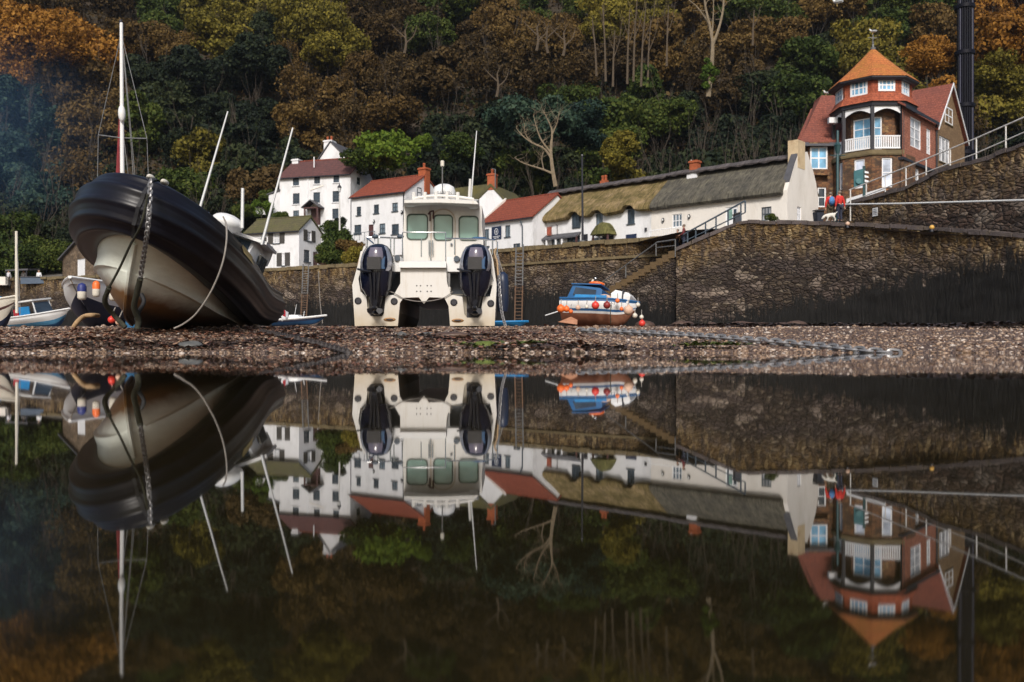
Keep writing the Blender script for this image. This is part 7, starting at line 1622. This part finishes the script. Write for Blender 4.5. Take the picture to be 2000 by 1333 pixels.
# ------------------------------------------------------------------ ladders, posts, column
def ladder(px0, px1, ya, yb, Da, Db, label, dx=0):
    a0, a1 = at(px0, ya, Da), at(px1, ya, Da); b0, b1 = at(px0+dx, yb, Db), at(px1+dx, yb, Db)
    root = thing('ladder', label, 'ladder', tuple(b0)); mid = .45
    for p, q in ((a0, b0), (a1, b1)):
        m_ = p.lerp(q, mid); MB().tube([p + Vector((0,.0,.5)), m_], .05, 6).build('stile', GREYMETAL, root, 40); MB().tube([m_, q], .05, 6).build('stile', RUSTMETAL, root, 40)
    n = 22; 
    for i in range(n):
        f = (i+.5)/n; MB().tube([a0.lerp(b0, f), a1.lerp(b1, f)], .025, 6).build('rung', GREYMETAL if f < mid else RUSTMETAL, root)
ladder(1008, 1022, 492, 640, 63.2, 62.8, 'tall iron ladder on the quay wall just right of the catamaran', -3)
ladder(592, 603, 528, 632, 78.3, 77.8, 'tall iron ladder on the quay wall right of the black boat', -5)
MB_ = MB().tube([at(622,530,77), at(625,590,77), at(630,632,76.5)], .03, 5); tag(MB_.build('mooring_line', ROPEGREY, None, 40), 'thin mooring line hanging down the quay wall behind the navy sports boat', 'rope')
pl = thing('flagpole', 'tall thin dark pole rising in front of the mossy thatch', 'pole', tuple(at(1138,476,64))); MB().tube([at(1138,480,64), at(1137,305,64)], [.09,.05], 8).build('shaft', BLACKPAINT, pl, 40); MB().lathe([(.2,0),(.2,.25),(.1,.3)], at(1138,478,64), 10).build('foot', GREYMETAL, pl, 40); MB().ball(at(1137,304,64), .08, 8, 6).build('finial', GREYMETAL, pl, 40)
lp = thing('street_lamp', 'slim pale street lamp with a black lantern in front of the three-storey white house', 'street lamp', tuple(at(663.5,450,90)))
MB().tube([at(663.5,455,90), at(663,378,90)], [.09,.05], 8).build('post', RAILWHITE, lp, 40); lh_ = MB().lathe([(.09,0),(.2,.45),(.22,.5),(.05,.75),(.02,.95)], at(663,376,90), 6).build('lantern', BLACKPAINT, lp); MB().lathe([(.10,.05),(.18,.40)], at(663,375.8,89.85), 6).build('lamp_glass', LAMPGLASS, lh_)
g = at(1636,374,55.5); lp = thing('street_lamp', 'dark green street lamp with a gull on top in front of the turret house', 'street lamp', (g.x, g.y, 6.9))
MB().lathe([(.16,6.7),(.16,7.6),(.09,7.7),(.075,13.0),(.05,13.05)], (g.x, g.y, 0), 10).build('post', TEALPOST, lp, 40); z = at(0,296,55.5).z
MB().tube([(g.x-.45,g.y,z-.25),(g.x+.45,g.y,z-.25)], .03, 6).build('ladder_bar', TEALPOST, lp, 40)
lh_ = MB().lathe([(.08,-.05),(.12,0),(.2,.42),(.23,.46),(.1,.62),(.03,.72)], (g.x,g.y,z-.1), 6).build('lantern', TEALPOST, lp); 
fp = thing('fingerpost', 'teal signpost with a round blue panel and striped fingers in front of the turret house', 'signpost', tuple(at(1687,396,57)))
MB().tube([at(1687.5,398,57), at(1687.5,325,57)], .09, 8).build('post', TEALPOST, fp, 40)
bd_ = MB().slab([at(1668,334,56.9), at(1686,330,56.9), at(1686,362,56.9), at(1668,366,56.9)], (0,.06,0)).build('panel', mat('teal_panel', (.02,.11,.13), .5), fp)
MB().lathe([(.17,-.01),(.17,.02),(.0,.02)], at(1677,354,56.8), 16, Matrix.Rotation(R(90),3,'X')).build('round_emblem', mat('pale_teal', (.06,.17,.19), .5, .4, 14), bd_)
for i in range(3):
    y = 334 + i*8.5; f_ = MB().slab([at(1689,y,56.9), at(1696,y+2,56.9), at(1697,y+5,56.9), at(1689,y+4.5,56.9)], (0,.04,0)).build('finger', WHITEPAINT, fp)
cD = 95.0; c = at(1884, 330, cD); col = thing('iron_column', 'huge dark banded iron column with pipes rising behind the turret house', 'column', (c.x, c.y, hz(c.x, c.y)))
zt_ = at(0,-60,cD).z; zb_ = hz(c.x, c.y) - .5
mb = MB().lathe([(.72,zb_),(.72,zt_)], (c.x,c.y,0), 20); mb.build('shaft', COLUMNM, col, 40)
for k in range(10):
    a = R(198 + 16*k); p = Vector((c.x + .80*math.cos(a), c.y + .80*math.sin(a), 0)); MB().tube([p + Vector((0,0,zb_)), p + Vector((0,0,zt_))], .085, 8).build('pipe', COLUMNPIPE if k in (1, 7) else COLUMNM, col, 40)
for py in (15, 105, 208, 300): z = at(0,py,cD).z; MB().lathe([(.95,z-.22),(1.0,z-.18),(1.0,z+.18),(.95,z+.22)], (c.x,c.y,0), 20).build('band', COLUMNM, col, 40)
wb = thing('wheelie_bin', 'dark bin standing by the right end of the cottage gable', 'bin', tuple(at(1602,432,54)))
MB().loft([[at(1597,433,54.3), at(1608,433,54.3), at(1608,433,54)+Vector((0,.7,0)), at(1597,433,54)+Vector((0,.7,0))], [at(1595.5,412,54.2), at(1610,412,54.2), at(1610,412,54.2)+Vector((0,.8,0)), at(1595.5,412,54.2)+Vector((0,.8,0))]]).build('bin_body', mat('dark_navy_plastic', (.02,.025,.04), .5), wb)
MB().slab([at(1595,411.6,54.1), at(1611,411.6,54.1), at(1610,409.5,54.2)+Vector((0,.85,0)), at(1596,409.5,54.2)+Vector((0,.85,0))], (0,0,.06)).build('lid', BLACKPAINT, wb)
tb = thing('litter_bin', 'grey square litter bin on the street behind the blue ramp railing', 'bin', tuple(at(1442,436,58)))
MB().slab([at(1436,418,58), at(1448,414,58), at(1448,437,58), at(1436,437,58)], (0,.6,0)).build('bin_body', mat('dark_navy_plastic', (.02,.025,.04), .5), tb); MB().slab([at(1435,417,57.9), at(1449,413,57.9), at(1449,415,57.9), at(1435,419,57.9)], (0,.7,0)).build('lid', BLACKPAINT, tb)

# ------------------------------------------------------------------ people, dog, gulls
def skin(name, joints, bones, m, parent, root='hip', sub=1, smooth=True):
    me = bpy.data.meshes.new(name); names = list(joints); idx = {k: i for i, k in enumerate(names)}
    off = world_off(parent)
    me.from_pydata([Vector(joints[k][0]) - off for k in names], [(idx[a], idx[b]) for a, b in bones], [])
    o = bpy.data.objects.new(name, me); COL.objects.link(o)
    o.modifiers.new('s', 'SKIN'); 
    for k in names:
        sv = me.skin_vertices[0].data[idx[k]]; r = joints[k][1]; sv.radius = (r, r) if not isinstance(r, tuple) else r; sv.use_root = (k == root)
    ss = o.modifiers.new('u', 'SUBSURF'); ss.levels = sub; ss.render_levels = sub
    dg = bpy.context.evaluated_depsgraph_get(); nm = bpy.data.meshes.new_from_object(o.evaluated_get(dg)); nm.name = name
    bpy.data.objects.remove(o); bpy.data.meshes.remove(me)
    nm.materials.clear(); nm.materials.append(m); nm.polygons.foreach_set('use_smooth', [True]*len(nm.polygons))
    q = bpy.data.objects.new(name, nm); COL.objects.link(q); q.parent = parent; return q
def person(P, face, label, top, legs, H=1.7, pose=None, hair=HAIR, stride=.0, lean=0.0, top_len=.5):
    """face: direction the person looks (angle in degrees, 0 = +x)"""
    k = H/1.7; a = R(face); fx, fy = math.cos(a), math.sin(a); rx, ry = fy, -fx          # forward, right
    def p(f, r, z): return (P[0] + (fx*(f + lean*z/1.7) + rx*r)*k, P[1] + (fy*(f + lean*z/1.7) + ry*r)*k, P[2] + z*k)
    root = thing('person', label, 'person', tuple(P)); po = dict(lh=(.02,-.27,.80), rh=(.02,.27,.80), le=(-.04,-.26,1.08), re=(-.04,.26,1.08)); po.update(pose or {})
    J = {'hip':(p(0,0,.93),.115*k),'waist':(p(0,0,1.08),.105*k),'chest':(p(0,0,1.28),.125*k),'neck':(p(.0,0,1.45),.052*k),'head0':(p(.02,0,1.52),.07*k),'head':(p(.025,0,1.60),.085*k),'top':(p(.02,0,1.67),.06*k),'nose':(p(.115,0,1.585),.014*k)}
    B = [('hip','waist'),('waist','chest'),('chest','neck'),('neck','head0'),('head0','head'),('head','top'),('head','nose')]
    for s, n in ((-1,'l'),(1,'r')):
        J.update({n+'sh':(p(0,s*.18,1.39),.06*k), n+'el':(p(*po[n+'e']),.045*k), n+'wr':(p(*po[n+'h']),.03*k)})
        e, h = Vector(J[n+'el'][0]), Vector(J[n+'wr'][0]); d = (h-e).normalized(); side = Vector((fx, fy, 0)); J[n+'pm'] = (tuple(h + d*.05*k), .036*k)
        for q, (o_, L) in enumerate(((-.03,.075),(-.01,.09),(.01,.085),(.03,.065))): J[n+'f%d' % q] = (tuple(h + d*(.05+L)*k + side*o_*k), .0095*k); B.append((n+'pm', n+'f%d' % q))
        J[n+'th'] = (tuple(h + d*.075*k + side*.055*k), .011*k); B.append((n+'pm', n+'th'))
        st = stride*s; J.update({n+'hp':(p(0,s*.09,.88),.09*k), n+'kn':(p(.03+st*.5,s*.10,.49),.058*k), n+'an':(p(-.02+st,s*.10,.09),.042*k), n+'to':(p(.15+st,s*.12,.04),.038*k)})
        B += [('chest',n+'sh'),(n+'sh',n+'el'),(n+'el',n+'wr'),(n+'wr',n+'pm'),('hip',n+'hp'),(n+'hp',n+'kn'),(n+'kn',n+'an'),(n+'an',n+'to')]
    bd = skin('body', J, B, SKIN, root)
    g = 1.22; Jt = {q: (J[q][0], J[q][1]*g + .012) for q in ('hip','waist','chest','lsh','rsh','lel','rel')}
    for n in 'lr': Jt[n+'cu'] = (tuple(Vector(J[n+'el'][0]).lerp(Vector(J[n+'wr'][0]), .9)), J[n+'wr'][1]*1.3+.01)
    Jt['col'] = (tuple(Vector(J['chest'][0]).lerp(Vector(J['neck'][0]), .8)), J['neck'][1]*1.35)
    skin('jacket', Jt, [('hip','waist'),('waist','chest'),('chest','col'),('chest','lsh'),('chest','rsh'),('lsh','lel'),('rsh','rel'),('lel','lcu'),('rel','rcu')], top, root)
    Jl = {q: (J[q][0], J[q][1]*1.2 + .008) for q in ('hip','lhp','rhp','lkn','rkn','lan','ran')}
    skin('trousers', Jl, [('hip','lhp'),('hip','rhp'),('lhp','lkn'),('rhp','rkn'),('lkn','lan'),('rkn','ran')], legs, root)
    MB().ball(p(-.005,0,1.635), (.105*k,.105*k,.10*k), 12, 8).build('hair', hair, root, 60)
    fm = MB()
    for s in (-1, 1): fm.ball(p(.108,s*.035,1.61), .012*k, 6, 4)
    fm.build('eyes', BLACKPAINT, root); fm = MB()
    for s in (-1, 1): fm.ball(p(.02,s*.098,1.58), (.018*k,.018*k,.03*k), 6, 5)
    fm.build('ears', SKIN, root); MB().ball(p(.10,0,1.545), (.012*k,.025*k,.008*k), 6, 4).build('mouth', REDPAINT, root)
    for s, n in ((-1,'l'),(1,'r')): a_, b_ = Vector(J[n+'an'][0]), Vector(J[n+'to'][0]); MB().tube([a_, a_.lerp(b_, .5), b_], [.06*k,.058*k,.045*k], 8).build('shoe', BLACKPAINT, root, 50)
    return root, p
P = at(1622, 436, 52.0); P.z = at(0,434,52).z
pr1, pf = person(P, 80, 'person in a red jacket with a blue backpack, back turned, near the white rail', CLOTHRED, CLOTHOLIVE, 1.66)
bk = thing('backpack', 'blue backpack on the back of the person in red', 'backpack', pf(-.2,.05,1.0)); MB().ball(pf(-.21,.05,1.18), (.17,.10,.26), 12, 9).build('pack', CLOTHBLUE, bk, 60); MB().ball(pf(-.27,.05,1.08), (.12,.07,.12), 10, 7).build('front_pocket', mat('dark_blue_cloth', (.03,.10,.25), .8), bk, 60)
P = at(1640, 436, 51.6); P.z = at(0,434,51.6).z
person(P, 110, 'person in a bright red jacket and navy trousers beside the one with the backpack', CLOTHRED, CLOTHNAVY, 1.72, dict(rh=(-.05,.30,.82)))
P = at(1336, 489, 52.9); P.z = at(0,490,52.9).z
person(P, 160, 'person in a maroon jumper and navy trousers standing at the top of the quay stairs', CLOTHMAROON, CLOTHNAVY, 1.5, dict(lh=(.25,-.15,1.0), le=(.02,-.27,1.08)), stride=.08)
P = at(1324, 491, 55.4); P.z = at(0,492,55.4).z
person(P, 200, 'person in a pale top half hidden behind the one in maroon', BUOYPEACH, CLOTHNAVY, 1.35)
for px, lb, m in ((17,'person in a pale shirt at the left end of the quay parapet',CLOTHWHITE),(46,'person in a pale top standing under the kiosk awning',CLOTHWHITE),(76,'person in white leaning behind the blue-grey parapet',WHITEPAINT)):
    P = at(px, 560, 93.5); P.z = at(0,560,93.5).z; person(P, -100, lb, m, CLOTHNAVY, 1.66)
# white dog sniffing the ground, head to the left
D0 = at(1620, 433, 50.6); D0.z = at(0,433.5,50.6).z; dog = thing('dog', 'white dog with its head lowered beside the person with the blue backpack', 'dog', tuple(D0))
def d_(x, y, z): return (D0.x + x, D0.y + y, D0.z + z)
J = {'hip':(d_(.26,0,.40),.105),'belly':(d_(.08,0,.40),.10),'chest':(d_(-.12,0,.38),.125),'neck':(d_(-.26,0,.33),.075),'head':(d_(-.36,0,.22),.068),'muz':(d_(-.43,0,.13),.036),'tail':(d_(.34,0,.46),.03),'tail2':(d_(.44,0,.56),.015)}
B = [('hip','belly'),('belly','chest'),('chest','neck'),('neck','head'),('head','muz'),('hip','tail'),('tail','tail2')]
for s, n in ((-1,'a'),(1,'b')):
    y = s*.08; J.update({n+'el':(d_(-.10,y,.24),.045),n+'wr':(d_(-.13,y,.12),.028),n+'pa':(d_(-.15,y,.02),.028),n+'st':(d_(.20,y,.27),.06),n+'ho':(d_(.31,y,.14),.028),n+'hp':(d_(.28,y,.02),.028),n+'ear':(d_(-.31,s*.07,.22),.02)})
    B += [('chest',n+'el'),(n+'el',n+'wr'),(n+'wr',n+'pa'),('hip',n+'st'),(n+'st',n+'ho'),(n+'ho',n+'hp'),('head',n+'ear')]
skin('body', J, B, FUR, dog); MB().ball(d_(-.455,0,.11), .02, 8, 6).build('nose', BLACKPAINT, dog, 60)
def gull(P, face, label, s=1.0, group=None):
    a = R(face); o = thing('gull', label, 'gull', tuple(P)); M_ = Matrix.Translation(P) @ Matrix.Rotation(a, 4, 'Z') @ Matrix.Scale(s, 4)
    J = {'hip':(M_ @ Vector((0,0,.17)),.065*s),'br':(M_ @ Vector((.10,0,.19)),.07*s),'nk':(M_ @ Vector((.16,0,.27)),.04*s),'hd':(M_ @ Vector((.19,0,.32)),.042*s),'ta':(M_ @ Vector((-.2,0,.15)),.025*s)}
    skin('body', J, [('hip','br'),('br','nk'),('nk','hd'),('hip','ta')], FEATHER, o)
    for y in (-.06,.06): xf(MB().ball((-.05,y,.19), (.17,.02,.05), 10, 6), M_).build('wing', FEATHERG, o, 60)
    xf(MB().tube([(.225,0,.315),(.29,0,.30)], [.014,.005], 6), M_).build('beak', YELLOWLBL, o)
    for y in (-.03,.03): xf(MB().tube([(.02,y,0),(.02,y,.12)], .008, 5), M_).build('leg', YELLOWLBL, o)
cmt = Vector((cM.x, cM.y, cmz)); gull(cmt + Vector((-.1,0,0)), 180, 'white gull perched on the brick chimney of the thatched cottages', 1.3)
gull(Vector((g.x, g.y, z + .6)), 150, 'white gull perched on the green street lamp', 1.5)
gull(Vector((OC[0], OC[1], zap + 1.08)), 170, 'white gull perched on the weather vane of the turret roof', 1.5)
q = at(1613,190,84.2); gull(Vector((q.x, 84.1, zlr + .18)), 200, 'white gull perched on the ridge left of the turret', 1.5)
# ------------------------------------------------------------------ blue smoke drifting in front of the wood at far left, thin air haze
t = NT('thin_blue_smoke'); vs = t.n('VolumePrincipled'); vs.inputs['Color'].default_value = (.30,.58,1,1); vs.inputs['Anisotropy'].default_value = .2
v = t.coord('Object'); nz = t.noise(v, .16, 4, .6)
gr = t.n('VectorMath'); gr.operation = 'LENGTH'; mp = t.n('Mapping'); mp.inputs['Location'].default_value = (0, 0, -11/13); mp.inputs['Scale'].default_value = (1/16, 1/9, 1/13); tc = t.n('TexCoord'); t.l(tc.outputs['Object'], mp.inputs['Vector']); t.l(mp.outputs[0], gr.inputs[0])
fall = t.ramp(gr.outputs['Value'], [(0, 1.0), (.5, .35), (1, 0.0)])
t.l(t.math('MULTIPLY', t.math('MULTIPLY', fall, t.ramp(nz.outputs['Fac'], [(.3, .15), (.7, 1.0)])), .035), vs.inputs['Density'])
t.t.nodes.remove(t.p); t.l(vs.outputs[0], t.t.nodes['Material Output'].inputs['Volume'])
mb = MB().ball(at(-20,225,103), (16,8,13), 24, 16); tag(struct(mb.build('smoke', t.m, None, 80), 'stuff'), 'thin blue smoke drifting before the wood at the far left', 'smoke')
t = NT('air_haze'); vs = t.n('VolumePrincipled'); vs.inputs['Color'].default_value = (.80,.88,1,1); vs.inputs['Density'].default_value = .00013; vs.inputs['Anisotropy'].default_value = .3
t.t.nodes.remove(t.p); t.l(vs.outputs[0], t.t.nodes['Material Output'].inputs['Volume'])
hzb = MB().box((-170,-30,-2.2), (175,262,150)).build('haze', t.m, None, None, False); tag(struct(hzb, 'stuff'), 'thin pale haze in the air over the harbour and the wood', 'haze')
